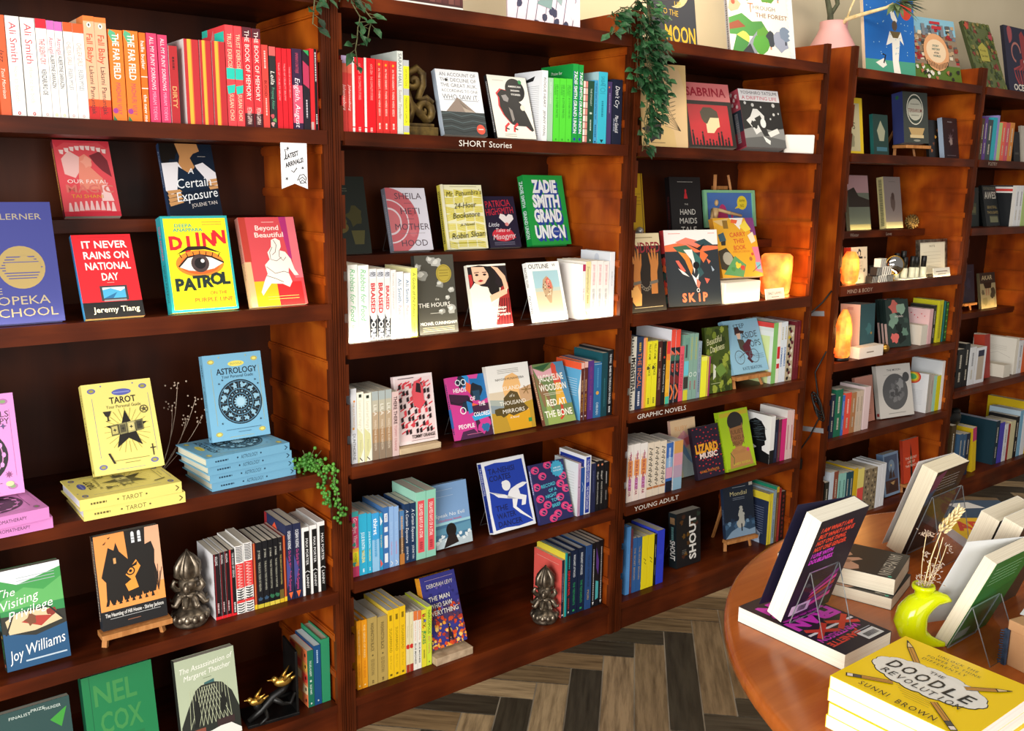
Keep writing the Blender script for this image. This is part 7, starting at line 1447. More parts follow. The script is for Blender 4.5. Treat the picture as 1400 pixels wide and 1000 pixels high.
('pops','light blue book with a cyclist, on a wooden easel',12,2.4328,.0245,.74,.176,.1829,.02,-1.4,21.2,0),
('alsostar','white paperback with orange and purple burst, first of three, on the young adult shelf',14,1.9684,.018,.404,.1195,.1825,.0251,90,0,0),
('alsostar','white paperback with orange and purple burst, second of three, on the young adult shelf',14,1.9975,.018,.404,.1195,.1825,.027,90,0,0),
('alsostar','white paperback with orange and purple burst, third of three, on the young adult shelf',14,2.0284,.018,.404,.1178,.1799,.0286,90,0,0),
('script','cream paperback with black script, first of three, on the young adult shelf',14,2.0576,.018,.404,.1154,.1761,.0267,90,0,0),
('script','cream paperback with black script, second of three, on the young adult shelf',14,2.0852,.018,.404,.1147,.1751,.0257,90,0,0),
('script','cream paperback with black script, third of three, on the young adult shelf',14,2.1138,.018,.404,.1132,.1729,.0267,90,0,0),
('bluegrad','blue and pink gradient paperback on the young adult shelf',14,2.1441,.018,.404,.1054,.161,.0284,90,0,0),
('pastel','pastel banded book beside the watercolour cover',14,2.1899,.018,.404,.1059,.1617,.0404,90,0,0),
('headsil','white and black book with a head silhouette cover',14,2.6636,.018,.404,.1126,.1719,.0235,90,0,0),
('navysp','navy book right of the head silhouette',14,2.6834,.018,.404,.1028,.157,.0179,90,0,0),
('maroonsp','maroon book beside the hot pink one',14,2.7014,.018,.404,.101,.1542,.0164,90,0,0),
('hotpink','hot pink book on the young adult shelf',14,2.7289,.018,.404,.1006,.1535,.0259,90,0,0),
('blushsp','blush spined book at right end, first of two, on the young adult shelf',14,2.7499,.018,.404,.1192,.182,.0191,90,0,0),
('blushsp','blush spined book at right end, second of two, on the young adult shelf',14,2.7712,.018,.404,.1173,.179,.0193,90,0,0),
('pastelface','pale watercolour book in pink, yellow and blue',12,2.2306,.085,.404,.12,.195,.012,0,9,0),
('lizard','dark purple book with yellow and white capitals',12,2.2873,.03,.404,.1332,.1729,.014,0,15.2,0),
('juliet','lime green book with an illustrated bust',12,2.4317,.028,.404,.1537,.2045,.018,0,16.2,0),
('skyblue','sky blue hardback on the bottom row, third bookcase',15,1.9829,.03,.09,.1482,.2262,.0164,90,0,0),
('maroonsp','thin maroon book on the bottom row, third bookcase',15,1.9929,.03,.09,.1414,.2159,.0088,90,0,0),
('bluetan','blue paperback with tan lettering, first of two, on the bottom row, third bookcase',15,2.0131,.03,.09,.1201,.1833,.0186,90,0,0),
('bluetan','blue paperback with tan lettering, second of two, on the bottom row, third bookcase',15,2.0341,.03,.09,.1186,.181,.0194,90,0,0),
('yellowim','bright yellow paperback, first of two, on the bottom row, third bookcase',15,2.0619,.03,.09,.118,.1802,.0253,90,0,0),
('yellowim','bright yellow paperback, second of two, on the bottom row, third bookcase',15,2.0901,.03,.09,.1171,.1787,.0262,90,0,0),
('blackplain','thin black book on the bottom row, third bookcase',15,2.1022,.03,.09,.114,.174,.0095,90,0,0),
('cobalt','tall cobalt blue book on the bottom row, third bookcase',15,2.137,.03,.09,.1202,.1836,.0321,90,0,0),
('mondsp','yellow spined book behind the easel on the bottom row, third bookcase',15,2.6845,.03,.09,.1263,.1928,.0108,90,0,0),
('mondsp','second yellow spined book behind the easel on the bottom row, third bookcase',15,2.6978,.03,.09,.1264,.193,.0115,90,0,0),
('greysp','grey blue book near the table on the bottom row, third bookcase',15,2.7154,.03,.09,.1316,.2009,.0158,90,0,0),
('greentop','brown spined book with a green cover on the bottom row, third bookcase',15,2.7308,.03,.09,.1385,.2115,.0138,90,0,0),
('redsp','red spined book on the bottom row, third bookcase',15,2.7447,.03,.09,.133,.2031,.0124,90,0,0),
('blackred','dark red and black book at right end on the bottom row, third bookcase',15,2.7712,.03,.09,.1231,.188,.0244,90,0,0),
('shout','black book with large vertical white letters, standing alone',12,2.2476,.07,.09,.12,.19,.035,0,4,0),
('mondial','dark blue book with a snowy tree, on tall wooden easel',12,2.4975,.0696,.137,.14,.19,.014,-8,10,0),
('yellowedge','yellow bordered book at left of the upper shelf',16,3.0062,.06,1.48,.13,.2,.012,0,8,0),
('tealsmall','small dark teal book beside the terrarium cover',16,3.2193,.07,1.48,.1,.15,.014,0,8,0),
('terr','thick grey book with an oval label, on small easel',16,3.4221,.0728,1.526,.14,.1941,.05,-9.4,9,0),
('botan','black book with small orange plants',16,3.6291,.08,1.48,.11,.15,.012,0,9,0),
('magic','dark plum book with a pale blue spine',16,3.6905,.05,1.48,.115,.16,.02,0,10,0),
('mesa','book with pink sky above a green field',16,3.2937,.19,1.195,.145,.215,.016,0,10,0),
('winterb','grey book with a dim standing figure',16,3.5505,.19,1.195,.125,.21,.03,0,10,0),
('literary','cream book with a red spine and drawn lady',16,3.0945,.04,1.008,.105,.135,.03,0,6,0),
('pinkteal','thick book with a pink spine and dark teal cover',16,3.1829,.04,.733,.1,.19,.085,0,3,0),
('flora4','dark book of green and coral shapes, frontmost of three',16,3.4292,.0627,.733,.13,.1908,.014,-10.1,12,0),
('flora4','middle of three dark books of green and coral shapes',17,3.4335,.0811,.733,.13,.19,.012,-8.9,12,0),
('flora4','rearmost of three dark books of green and coral shapes',17,3.4406,.1014,.733,.13,.19,.012,-9,12,0),
('blocky4','small cream block of a book in the fourth bookcase',17,3.6527,.03,.733,.1,.0815,.0448,90,0,0),
('hearts4','pink book dotted with red hearts in the fourth bookcase',17,3.6872,.03,.733,.1,.1445,.0282,90,0,0),
('dark4','thin black book in the fourth bookcase',17,3.7104,.03,.733,.1033,.1577,.0209,90,0,0),
('bigyel4','tall yellow book in the fourth bookcase',17,3.7631,.03,.733,.1152,.1758,.0345,90,0,0),
('tealdk4','tall dark teal book in the fourth bookcase',17,3.7851,.03,.733,.1119,.1708,.0198,90,0,0),
('jungle4','tall jungle green book in the fourth bookcase',17,3.8092,.03,.733,.1089,.1663,.0221,90,0,0),
('navy4','navy book at left of the moon row in the fourth bookcase',17,3.022,.02,.439,.1097,.1675,.0265,90,0,0),
('green4','deep green book in the fourth bookcase',17,3.0683,.02,.439,.1194,.1823,.0443,90,0,0),
('blue4','short blue book in the fourth bookcase',17,3.085,.02,.439,.102,.1558,.0147,90,0,0),
('red4','coral red book in the fourth bookcase',17,3.126,.02,.439,.1059,.1617,.039,90,0,0),
('tan4','tan brown book in the fourth bookcase',17,3.1602,.02,.439,.1038,.1585,.0321,90,0,0),
('cream4','beige paperback, first of two, in the fourth bookcase',17,3.1849,.02,.439,.1051,.1605,.0226,90,0,0),
('cream4','beige paperback, second of two, in the fourth bookcase',17,3.2067,.02,.439,.1051,.1604,.0198,90,0,0),
('blush4','blush white book, leaning in the fourth bookcase',17,3.255,.02,.439,.1112,.1698,.0372,90,0,0),
('rainback','white book with a rainbow disc in the fourth bookcase',17,3.704,.02,.439,.1086,.1658,.0196,90,0,0),
('grey4','grey pink book in the fourth bookcase',17,3.7288,.02,.439,.1048,.16,.0228,90,0,0),
('mint4','mint book in the fourth bookcase',17,3.7529,.02,.439,.1009,.1541,.0222,90,0,0),
('yellow4','yellow book in the fourth bookcase',17,3.7864,.02,.439,.1,.1507,.031,90,0,0),
('bright4','tall white book at right end of the moon row',17,3.8092,.02,.439,.1378,.2103,.0204,90,0,0),
('brownface','dusty brown book leaning behind pale spines',16,3.2712,.075,.439,.125,.185,.012,0,9,0),
('themoon','pale grey book with a dark full moon',16,3.4187,.0634,.439,.2,.2139,.02,-9.6,12.9,0),
('dark4','dark olive book on the lowest row in the fourth bookcase',17,3.0252,.02,.09,.1149,.1754,.0254,90,0,0),
('ice4','pale ice blue book in the fourth bookcase',17,3.0538,.02,.09,.1379,.2106,.0256,90,0,0),
('brown4','brown book in the fourth bookcase',17,3.0827,.02,.09,.1364,.2082,.0264,90,0,0),
('aqua4','aqua paperback, first of two, in the fourth bookcase',17,3.1089,.02,.09,.1273,.1944,.0237,90,0,0),
('aqua4','aqua paperback, second of two, in the fourth bookcase',17,3.1364,.02,.09,.126,.1924,.0249,90,0,0),
('teal4','dark teal paperback, first of two, in the fourth bookcase',17,3.1611,.02,.09,.1248,.1905,.0222,90,0,0),
('teal4','dark teal paperback, second of two, in the fourth bookcase',17,3.186,.02,.09,.1238,.189,.0228,90,0,0),
('gold4','gold yellow book in the fourth bookcase',17,3.2162,.02,.09,.1282,.1957,.0271,90,0,0),
('yelred4','yellow book with a red block in the fourth bookcase',17,3.262,.02,.09,.1237,.1888,.0427,90,0,0),
('pattern4','brown patterned book, first of two, in the fourth bookcase',17,3.3086,.02,.09,.116,.1772,.0408,90,0,0),
('pattern4','brown patterned book, second of two, in the fourth bookcase',17,3.3558,.02,.09,.1146,.175,.044,90,0,0),
('white4','tall white book, first of two, in the fourth bookcase',17,3.3877,.02,.09,.1178,.1798,.026,90,0,0),
('white4','tall white book, second of two, in the fourth bookcase',17,3.4199,.02,.09,.1182,.1804,.0289,90,0,0),
('ship4','blue and brown book with a sailing ship',16,3.5031,.06,.09,.115,.18,.03,0,9,0),
('pencil4','orange red book with a dark pencil tip',16,3.6258,.05,.13,.125,.185,.014,0,8,0),
('olive5','thin dark olive book in the rightmost bookcase',18,3.945,.03,1.48,.1096,.1673,.021,90,0,0),
('purple5','slim purple book in the rightmost bookcase',18,3.9735,.03,1.48,.1142,.1744,.0261,90,0,0),
('slate5','slate grey book in the rightmost bookcase',18,4.0168,.03,1.48,.1078,.1645,.0402,90,0,0),
('cyan5','teal blue book in the rightmost bookcase',18,4.0518,.03,1.48,.1148,.1753,.0312,90,0,0),
('lilac5','lilac covered book in the rightmost bookcase',18,4.071,.03,1.48,.1215,.1855,.0167,90,0,0),
('pear5','pear green book in the rightmost bookcase',18,4.1,.03,1.48,.1029,.157,.0259,90,0,0),
('coral5','coral pink book with white label in the rightmost bookcase',18,4.1326,.03,1.48,.1058,.1615,.0287,90,0,0),
('rose5','rose red book in the rightmost bookcase',18,4.1688,.03,1.48,.1049,.1601,.0323,90,0,0),
('ochre5','ochre topped book in the rightmost bookcase',18,4.2087,.03,1.48,.1061,.1619,.0367,90,0,0),
('blackface','small black book beside the poetry spines',18,4.2798,.05,1.48,.06,.13,.012,0,8,0),
('greyface','pale grey book at right edge of the poetry shelf',18,4.3626,.05,1.48,.12,.16,.012,0,9,0),
('darkgreenface','black green book at left of the bold lettered one',18,3.9624,.07,1.203,.11,.165,.014,0,7,0),
('awes','black book with large pale capitals AWES',18,4.0997,.05,1.203,.12,.1757,.016,0,13.4,0),
('blackside5','book with a black cover and red label in the rightmost bookcase',18,4.2908,.03,1.203,.15,.1761,.0336,90,0,0),
('white5','white paperback, first of two, in the rightmost bookcase',18,4.3254,.03,1.203,.1155,.1764,.0319,90,0,0),
('white5','white paperback, second of two, in the rightmost bookcase',18,4.3603,.03,1.203,.1157,.1767,.0323,90,0,0),
('pear5','dull green book at right edge in the rightmost bookcase',18,4.4098,.03,1.203,.1118,.1706,.0454,90,0,0),
('darkblue','dark blue book on a gold lit easel',18,4.283,.21,.84,.115,.175,.012,0,8,0),
('akar','dark book with cream capitals and leaves',18,4.4518,.2,.8,.15,.17,.014,0,10,0),
('black5','black paperback, first of two, in the rightmost bookcase',18,3.986,.03,.512,.1116,.1703,.0592,90,0,0),
('black5','black paperback, second of two, in the rightmost bookcase',18,4.0308,.03,.512,.125,.1909,.0416,90,0,0),
('white5','grey white paperback below the easel',18,4.0892,.03,.512,.111,.1695,.0514,90,0,0),
('greypanel5','white book with a grey panel in the rightmost bookcase',18,4.1822,.03,.512,.1063,.1623,.0897,90,0,0),
('map5','large white book with faint map lines in the rightmost bookcase',18,4.4949,.03,.512,.2,.1704,.0287,90,0,0),
('white5','thin white book in the rightmost bookcase',18,4.543,.03,.512,.1024,.1563,.0438,90,0,0),
('orange5','orange book at right edge in the rightmost bookcase',18,4.5954,.03,.512,.1039,.1586,.0481,90,0,0),
('atlas5','large dark red book with raised bands',18,4.2371,.05,.512,.05,.2,.05,0,6,0),
('blocky4','small cream block on the lower shelf in the rightmost bookcase',18,4.4113,.02,.512,.09,.0582,.0635,90,0,0),
('olive5','thin dark book on the lowest shelf in the rightmost bookcase',18,3.9841,.03,.09,.1652,.2522,.0376,90,0,0),
('steel5','steel blue book, first of two, in the rightmost bookcase',18,4.0552,.03,.09,.1314,.2007,.0319,90,0,0),
('steel5','steel blue book, second of two, in the rightmost bookcase',18,4.088,.03,.09,.128,.1953,.0296,90,0,0),
('navy4','navy blue paperback in the rightmost bookcase',18,4.1211,.03,.09,.1268,.1936,.0299,90,0,0),
('yelmag5','yellow and magenta book, leaning in the rightmost bookcase',18,4.2018,.03,.09,.1389,.2121,.0333,90,8,0),
('navy5','dark teal hardback in the rightmost bookcase',18,4.3999,.03,.09,.19,.2105,.0375,90,0,0),
('violet5','violet blue book in the rightmost bookcase',18,4.449,.03,.09,.1288,.1967,.045,90,0,0),
('white5','white book with a red foot',18,4.488,.03,.09,.1199,.183,.0349,90,0,0),
('redsp','thin red book in the rightmost bookcase',18,4.5095,.03,.09,.1169,.1785,.0187,90,0,0),
('cream5','cream book with a black side in the rightmost bookcase',18,4.5601,.03,.09,.1228,.1875,.0471,90,0,0),
('black5','black book near right edge in the rightmost bookcase',18,4.5966,.03,.09,.1328,.2028,.0331,90,0,0),
('lightblue5','light blue book near right edge in the rightmost bookcase',18,4.6336,.03,.09,.1483,.2265,.0334,90,0,0),
('white4','white book at right edge in the rightmost bookcase',18,4.6784,.03,.09,.1446,.2207,.0413,90,0,0),
('yel5','wide yellow book behind the others in the rightmost bookcase',18,4.7162,.03,.09,.2,.2587,.0334,90,0,0),
]
LYING = [('tarot', 'lower of two yellow books lying under the standing yellow one', 2, 0.4011, -0.0201, 0.695, 0.15, 0.2, 0.023, -0.3), ('tarot', 'upper of two yellow books lying under the standing yellow one', 2, 0.3946, -0.0249, 0.7185, 0.15, 0.2, 0.023, 1.0), ('astro', 'lowest of four pale blue books lying in a stack', 2, 0.6694, 0.0098, 0.695, 0.15, 0.2, 0.02, 3.1), ('astro', 'second lowest of four pale blue books lying in a stack', 2, 0.6642, 0.0042, 0.7155, 0.15, 0.2, 0.02, 4.1), ('astro', 'second from top of four pale blue books lying in a stack', 2, 0.6589, -0.0021, 0.736, 0.15, 0.2, 0.02, 5.1), ('astro', 'topmost of four pale blue books lying in a stack', 2, 0.6533, -0.0091, 0.7565, 0.15, 0.2, 0.02, 6.1), ('oils', 'lower of two pink books lying at left edge of photo', 2, 0.1456, -0.027, 0.695, 0.15, 0.2, 0.023, 2.2), ('oils', 'upper of two pink books lying at left edge of photo', 2, 0.1397, -0.0509, 0.7185, 0.15, 0.2, 0.023, 6.1)]
# ---------------------------------------------------------------- books placed on the shelves
for (k, lab, g, x, y, z, w, h, t, yaw, lean, roll) in BOOKS:
    book(k, lab, GROUPS[g], (x, y, z), w, h, t, yaw, lean, roll)
# lying books: spine towards the room, front cover up
def lying(k, lab, grp, M4, w, h, t):
    o = book(k, lab, grp, (0, 0, 0), w, h, t)
    o.matrix_world = M4
    return o
for (k, lab, g, x, y, z, w, h, t, yaw) in LYING:
    c, s = math.cos(rad(yaw)), math.sin(rad(yaw))
    ex, ey = Vector((c, s, 0)), Vector((-s, c, 0))
    # local x (spine to fore edge) -> away from the room; local z (top of cover) -> left; local -y (front) -> up
    mt = Matrix((ey, Vector((0, 0, -1)), -ex)).transposed().to_4x4()
    mt.translation = Vector((x, y, z + t)) + ex * h
    lying(k, lab, GROUPS[g], mt, w, h, t)

# ---------------------------------------------------------------- the round table and its books
TZ = .65
t = thing('round_table', 'large round reddish wooden display table in the foreground', 'table', (1.643, -1.525, 0))
b = MB(); R0 = .712
b.lathe([(R0 - .035, TZ - .032), (R0 - .006, TZ - .03), (R0, TZ - .022), (R0, TZ - .006), (R0 - .004, TZ - .0015), (R0 - .012, TZ)], 96); b.build('table_top', M['table'], t)
b = MB(); b.lathe([(.19, .0), (.19, .02), (.08, .06), (.05, .12), (.045, .5), (.07, .58), (.16, TZ - .033)], 32); b.build('pedestal', M['table'], t)
b = MB()
for k in range(4):
    a = rad(45 + 90 * k); b.bar((.08 * math.cos(a), .08 * math.sin(a), .05), (.42 * math.cos(a), .42 * math.sin(a), .025), .06, .05)
b.build('foot', M['table'], t)
GT = 'books on the round table'
def lie_mat(wd, hd, x, y, z):
    wd, hd = Vector(wd), Vector(hd)
    m = Matrix((wd, Vector((0, 0, -1)), hd)).transposed().to_4x4(); m.translation = Vector((x, y, z)); return m
# lying: front cover up, fore edge to the left
lying('franklie', 'navy book lying flat with red and magenta lettering', GT, lie_mat((-1, 0, 0), (0, -1, 0), 1.311, -1.008, TZ + .027), .126, .2, .027)
for i, lb in enumerate(('lower black covered book of the pair lying behind the navy books', 'upper black book with a pale hand, lying behind the navy books')):
    a = rad(-74 + 3 * i); hd = Vector((math.cos(a), math.sin(a), 0)); wd = Vector((hd.y, -hd.x, 0))
    o = Vector((1.438 - .006 + .012 * i, -1.138 + .004 * i, 0)) - hd * .205 - wd * .128
    th = .022 if i == 0 else .03
    lying('mcewan', lb, GT, lie_mat(wd, hd, o.x, o.y, TZ + (.022 if i == 0 else .0525)), .128, .205, th)
for i, n in enumerate(('lowest of four', 'second lowest of four', 'third of four', 'topmost of four')):
    R = random.Random(i + 3); dx, dy = (R.random() - .5) * .006, (R.random() - .5) * .006
    lying('doodle', (n + ' yellow cloud covered books stacked in the right corner') if i < 3 else 'topmost yellow book with a cloud and crossed pencils, right corner', GT,
          lie_mat((0, -1, 0), (1, 0, 0), 1.036 + dx * (i < 3), -1.278 + dy * (i < 3), TZ + .0188 * (i + 1)), .184, .186, .0184)
def stand_back(k, lab, P, w, h, t, lean, yaw=180):
    """book seen from behind, leaning towards the viewer; P: bottom corner of its back cover at the fore edge"""
    Rm = Euler((rad(-lean), 0, rad(yaw))).to_matrix()
    loc = Vector(P) - Rm @ Vector((w, t, 0))
    book(k, lab, GT, loc, w, h, t, yaw, lean)
stand_back('frank', 'navy book standing up, back cover with red and magenta lines', (1.191, -1.088, TZ + .0275), .128, .197, .03, 17.5)
stand_back('darkback', 'pale book with dark back, standing at the rear of table', (1.672, -1.017, TZ), .128, .193, .034, 17, 182)
stand_back('thickwhite', 'thick white edged book, front one of two at right edge', (1.541, -1.238, TZ), .13, .18, .034, 17)
stand_back('thickwhite', 'thick white edged book, rear one of two at right edge', (1.541, -1.200, TZ), .13, .18, .034, 17)
stand_back('greenback', 'book with a green back cover leaning beside the lime vase', (1.383, -1.262, TZ), .13, .172, .022, 21)
lying('magazine', 'yellow and blue magazine style book lying at far side of table', GT, lie_mat(Vector((.82, -.573, 0)).normalized(), Vector((.573, .82, 0)).normalized(), 1.806, -1.088, TZ + .02), .2, .25, .02)

def acrylic_stand(label, P, w, h, lean, depth, yaw=180, group='clear acrylic book stands'):
    """clear sheet leaning with the book, a ledge and a folded back prop"""
    s = thing('acrylic_book_stand', label, 'book stand', P, rad(yaw), group)
    th = .0018; a = rad(lean)
    top = Vector((0, h * math.sin(a), h * math.cos(a)))
    def sheet(p0, p1, name):
        d = (p1 - p0); n = Vector((0, -d.z, d.y)).normalized() * th
        b = MB(); v = [(-w / 2, p0.y, p0.z), (w / 2, p0.y, p0.z), (w / 2, p1.y, p1.z), (-w / 2, p1.y, p1.z)]
        v += [(q[0], q[1] + n.y, q[2] + n.z) for q in v]
        b.add(v, [(0, 1, 2, 3), (4, 7, 6, 5)], mi=0); b.add(v, [(0, 4, 5, 1), (1, 5, 6, 2), (2, 6, 7, 3), (3, 7, 4, 0)], mi=1)
        b.build(name, [M['acrylic'], M['acrylic_edge']], s)
    z0 = Vector((0, 0, .003))
    sheet(z0, top + z0, 'back_plate')
    sheet(top + z0, Vector((0, top.y + depth, .0)), 'prop')
    return s
acrylic_stand('clear acrylic stand behind the standing navy book', (1.235, -1.1, TZ + .027), .075, .1, 17.5, .03)
acrylic_stand('clear acrylic stand holding the pale book at rear of table', (1.74, -1.022, TZ), .12, .135, 17, .03, 182)
acrylic_stand('clear acrylic stand holding the green backed book', (1.42, -1.268, TZ), .09, .085, 21, .035)

def stand_for(label, start, h=.09, dep=.04):
    k = next(v for n, v in BY.items() if n.startswith(start)); x, y, z, w_, h_, t_, yaw, lean = k[3:11]
    a = rad(yaw); u, v = w_ / 2, (t_ + .0012) / math.cos(rad(lean)) + .0008
    acrylic_stand(label, (x + math.cos(a) * u - math.sin(a) * v, y + math.sin(a) * u + math.cos(a) * v, z + .0004), w_ * .72, h, lean, dep, yaw)
BY = {B_[1]: B_ for B_ in BOOKS}
for st_, lb_ in (('white book with concentric', 'clear stand behind the white book of pink half circles'), ('cream book with a painted', 'clear stand behind the painted woman cover'), ('white book with a seashell', 'clear stand behind the seashell cover'), ('magenta and blue', 'clear stand behind the magenta and blue profiles cover'),
                 ('royal blue book', 'clear stand behind the leaping white figure cover'), ('green book with huge', 'clear stand behind the green cover with huge letters'), ('black book with large vertical', 'clear stand behind the lone black book with vertical letters'), ('blue and brown book with a sailing', 'clear stand behind the sailing ship cover')):
    stand_for(lb_, st_)
# lime crescent vase with dried wheat
vs = thing('crescent_vase', 'glossy lime green crescent moon vase on the round table', 'vase', (1.344, -1.235, TZ), rad(-37.7))
pts = [(39, 67, 2), (32, 70, 6), (20, 71, 10), (8, 68, 14.5), (-4, 60, 18), (-11, 49, 20.5), (-13, 37, 21.5), (-9, 25, 20), (0, 15, 14.5), (15, 8, 8.5), (28, 5, 5), (36, 4, 3.5)]
S_ = 1 / 860
b = MB(); b.tube([(x * S_, 0, z * S_ + .002) for x, z, r in pts], [r * S_ for x, z, r in pts], 20)
b.ball((6 * S_, 0, 40 * S_), 4 * S_, sq=(1, .7, 1.2)); b.ball((4 * S_, 0, 31 * S_), 3.2 * S_, sq=(1, .8, .6)); b.ball((3.6 * S_, 0, 27 * S_), 3.0 * S_, sq=(1, .8, .6)); b.ball((5 * S_, 0, 20 * S_), 4 * S_)
b.build('body', M['lime'], vs)
b = MB(); b.lathe([(.0145, .092), (.0125, .097), (.0125, .108), (.0165, .111), (.0175, .1145), (.0165, .118), (.0135, .1185), (.012, .113)], 28, T=Matrix.Translation((0, 0, -.011))); b.build('neck', M['lime'], vs)
g = thing('dried_wheat_bouquet', 'dried wheat ear and brown grasses standing in the lime vase', 'dried flowers', (1.344, -1.235, TZ + .085), rad(-37.7))
def curve(p0, p1, bend, n=10):
    p0, p1, bd = Vector(p0), Vector(p1), Vector(bend)
    return [p0.lerp(p1, i / n) + bd * math.sin(math.pi * i / n) for i in range(n + 1)]
R = random.Random(5)
b = MB(); b.tube(curve((0, 0, 0), (.018, 0, .108), (-.004, 0, 0)), .0009, 6); b.build('stem', M['wheat'], g)
b = MB(); p0, p1 = Vector((.018, 0, .108)), Vector((.044, 0, .146)); ax = (p1 - p0).normalized()
for i in range(46):
    f = i / 46; t_ = i * 2.4; rr = .0052 * (1 - .45 * f)
    c = p0.lerp(p1, f); u = Vector((0, 1, 0)); v = ax.cross(u)
    q = c + (u * math.cos(t_) + v * math.sin(t_)) * rr; d = ((q - c).normalized() * .5 + ax).normalized()
    b.tube([q, q + d * .004, q + d * .0085], [.0012, .0021, .0005], 5)
b.build('wheat_ear', M['wheat'], g)
b = MB(); b.tube(curve((0, 0, 0), (.03, .002, .085), (.003, 0, 0)), .0006, 5); b.tube(curve((-.002, 0, 0), (-.004, 0, .105), (-.003, 0, 0)), .0006, 5); b.tube(curve((.001, 0, 0), (.008, .004, .06), (.004, 0, 0)), .0006, 5); b.tube(curve((0, 0, .0), (.022, 0, .1), (.002, 0, 0)), .0007, 5); b.build('stem', M['wheat'], g)
for (cx, cz, sx, sz, n) in ((.01, .03, .016, .022, 60), (.018, .05, .012, .012, 34), (-.006, .024, .008, .012, 30), (-.002, .104, .012, .006, 40), (.032, .083, .006, .008, 14), (-.001, .07, .006, .01, 14)):
    b = MB()
    for i in range(n):
        p = Vector((cx + R.gauss(0, .45) * sx, R.gauss(0, .5) * .009, cz + R.gauss(0, .45) * sz)); d = Vector((R.uniform(-1, 1), R.uniform(-1, 1), R.uniform(-.2, 1))).normalized()
        b.tube([p, p + d * .003, p + d * .0055], [.0004, .0009, .0002], 4)
    b.build('seed_head', M['drygrass'], g)
# kraft box with a frayed denim lining at the right edge
k = thing('cardboard_box', 'kraft cardboard box at the right edge of the table', 'box', (1.405, -1.345, TZ), rad(-12))
b = MB(); b.box(.0, .12, -.1, .0, 0, .062); b.build('body', M['card'], k, .001)
b = MB(); b.box(-.003, .123, -.103, .003, .058, .074); b.build('lid', M['card'], k, .001)
b = MB(); b.box(-.006, -.001, .0, .006, 0, .058)
for i in range(14): b.tube([(-.004, .004, .003 + i * .004), (-.010 - .003 * R.random(), .008, .004 + i * .004)], .0012, 4)
b.build('fringe', M['denim'], k)
b = MB(); b.add([(0, 0, 0), (.03, .004, .004), (.05, -.01, .012), (.05, -.05, .008), (.02, -.06, .0), (-.004, -.03, .004)], [(0, 1, 2, 3, 4, 5)]); b.add([(0, 0, -.001), (.03, .004, .003), (.05, -.01, .011), (.05, -.05, .007), (.02, -.06, -.001), (-.004, -.03, .003)], [(5, 4, 3, 2, 1, 0)])
o = b.build('paper_slip', M['paper']); o.location = (1.43, -1.345, TZ + .0765); tag(o, 'white paper slip lying on the kraft cardboard box', 'paper')

# ---------------------------------------------------------------- stands, blocks and easels on the shelves
def wood_easel(label, x, y, z, w, led, h, lean=10, t=.014, bt=.02, group='small wooden easels', yaw=0):
    """ledge at height led carries the book; two front legs, cross bar, rear prop"""
    e = thing('wooden_easel', label, 'easel', (x, y, z), rad(yaw), group)
    a = rad(lean); s, c = math.sin(a), math.cos(a)
    o = bt / c + .007
    for sg in (-1, 1):
        xb, xt = sg * w * .42, sg * w * .2
        b = MB(); b.bar((xb, o - led * s, 0), (xt, o + (h - led) * s, h * c), t * .8, t * .55); b.build('leg', M['easel'], e)
    b = MB(); b.box(-w / 2, w / 2, -.012, o - led * s + .004, led - .012, led - .0002); b.build('ledge', M['easel'], e, .0008)
    b = MB(); b.box(-w * .24, w * .24, o + h * .8 * s + .003, o + h * .8 * s + .009, h * .8 * c - .006, h * .8 * c + .006); b.build('cross_bar', M['easel'], e)
    b = MB(); b.bar((0, o + .012 + h * .8 * s, h * .8), (-w * .05, o + .1 + h * s * .3, 0), t * .7, t * .5); b.build('rear_prop', M['easel'], e)
    return e
def easel_for(label, start, led, h, dw=.0):
    k = next(v for n, v in BY.items() if n.startswith(start)); x, y, z, w_, h_, t_, yaw, lean = k[3:11]
    c, s = math.cos(rad(yaw)), math.sin(rad(yaw))
    wood_easel(label, x + c * w_ / 2, y + s * w_ / 2, z - led - .0005, w_ + dw, led, h, lean + 1, bt=t_, yaw=yaw)
easel_for('low wooden easel under the haunted house book', 'orange book with a black haunted', .0415, .19, .012)
easel_for('wooden easel under the light blue cyclist book', 'light blue book with a cyclist', .0445, .19, -.004)
easel_for('tall wooden easel under the snowy tree book', 'dark blue book with a snowy', .0465, .27, .004)
easel_for('small wooden easel under the oval label book', 'thick grey book', .0455, .17)
easel_for('wooden easel under the orange red pencil book', 'orange red book', .0395, .15)
easel_for('small pale wooden easel glowing in lamp light, rightmost bookcase', 'dark blue book on a gold', .0395, .15)
wood_easel('wooden easel holding the framed blue picture', 2.63, .235, 1.178, .17, .043, .225, 9)
p = thing('framed_picture', 'small picture of a pink shape on blue in a green frame', 'picture', (2.49, .235, 1.2205), 0, None, (rad(-8), 0, 0))
b = MB(); a = Art(b, .272, .128, lambda x, y, e: (x, -.001 - e, y))
b.box(.006, .266, -.001, .005, .006, .122, '4a78c0'); a.rect(.06, .08, .94, .92, '4a78c0')
a.ell(.36, .2, .1, .2, 'c2417e', 24); a.rect(.26, .08, .46, .3, 'c2417e'); a.line([(.22, .5), (.19, .25), (.27, .12)], .04, 'c2417e'); a.line([(.5, .12), (.54, .2), (.54, .38)], .04, 'c2417e'); a.rect(.33, .4, .39, .415, '7a2450')
a.ell(.75, .66, .1, .09, 'e6da3a', 20); a.poly([(.6, .5), (.68, .62), (.72, .52)], 'e6da3a'); a.t('AHH', .75, .72, .08, '5a5420'); a.t('NO', .75, .58, .08, '5a5420')
b.build('print', M['print'], p)
b = MB()
for q in ((0, .272, 0, .009), (0, .272, .119, .128), (0, .014, .009, .119), (.258, .272, .009, .119)): b.box(q[0], q[1], -.006, .004, q[2], q[3], '86c79a')
b.build('frame', M['print'], p)
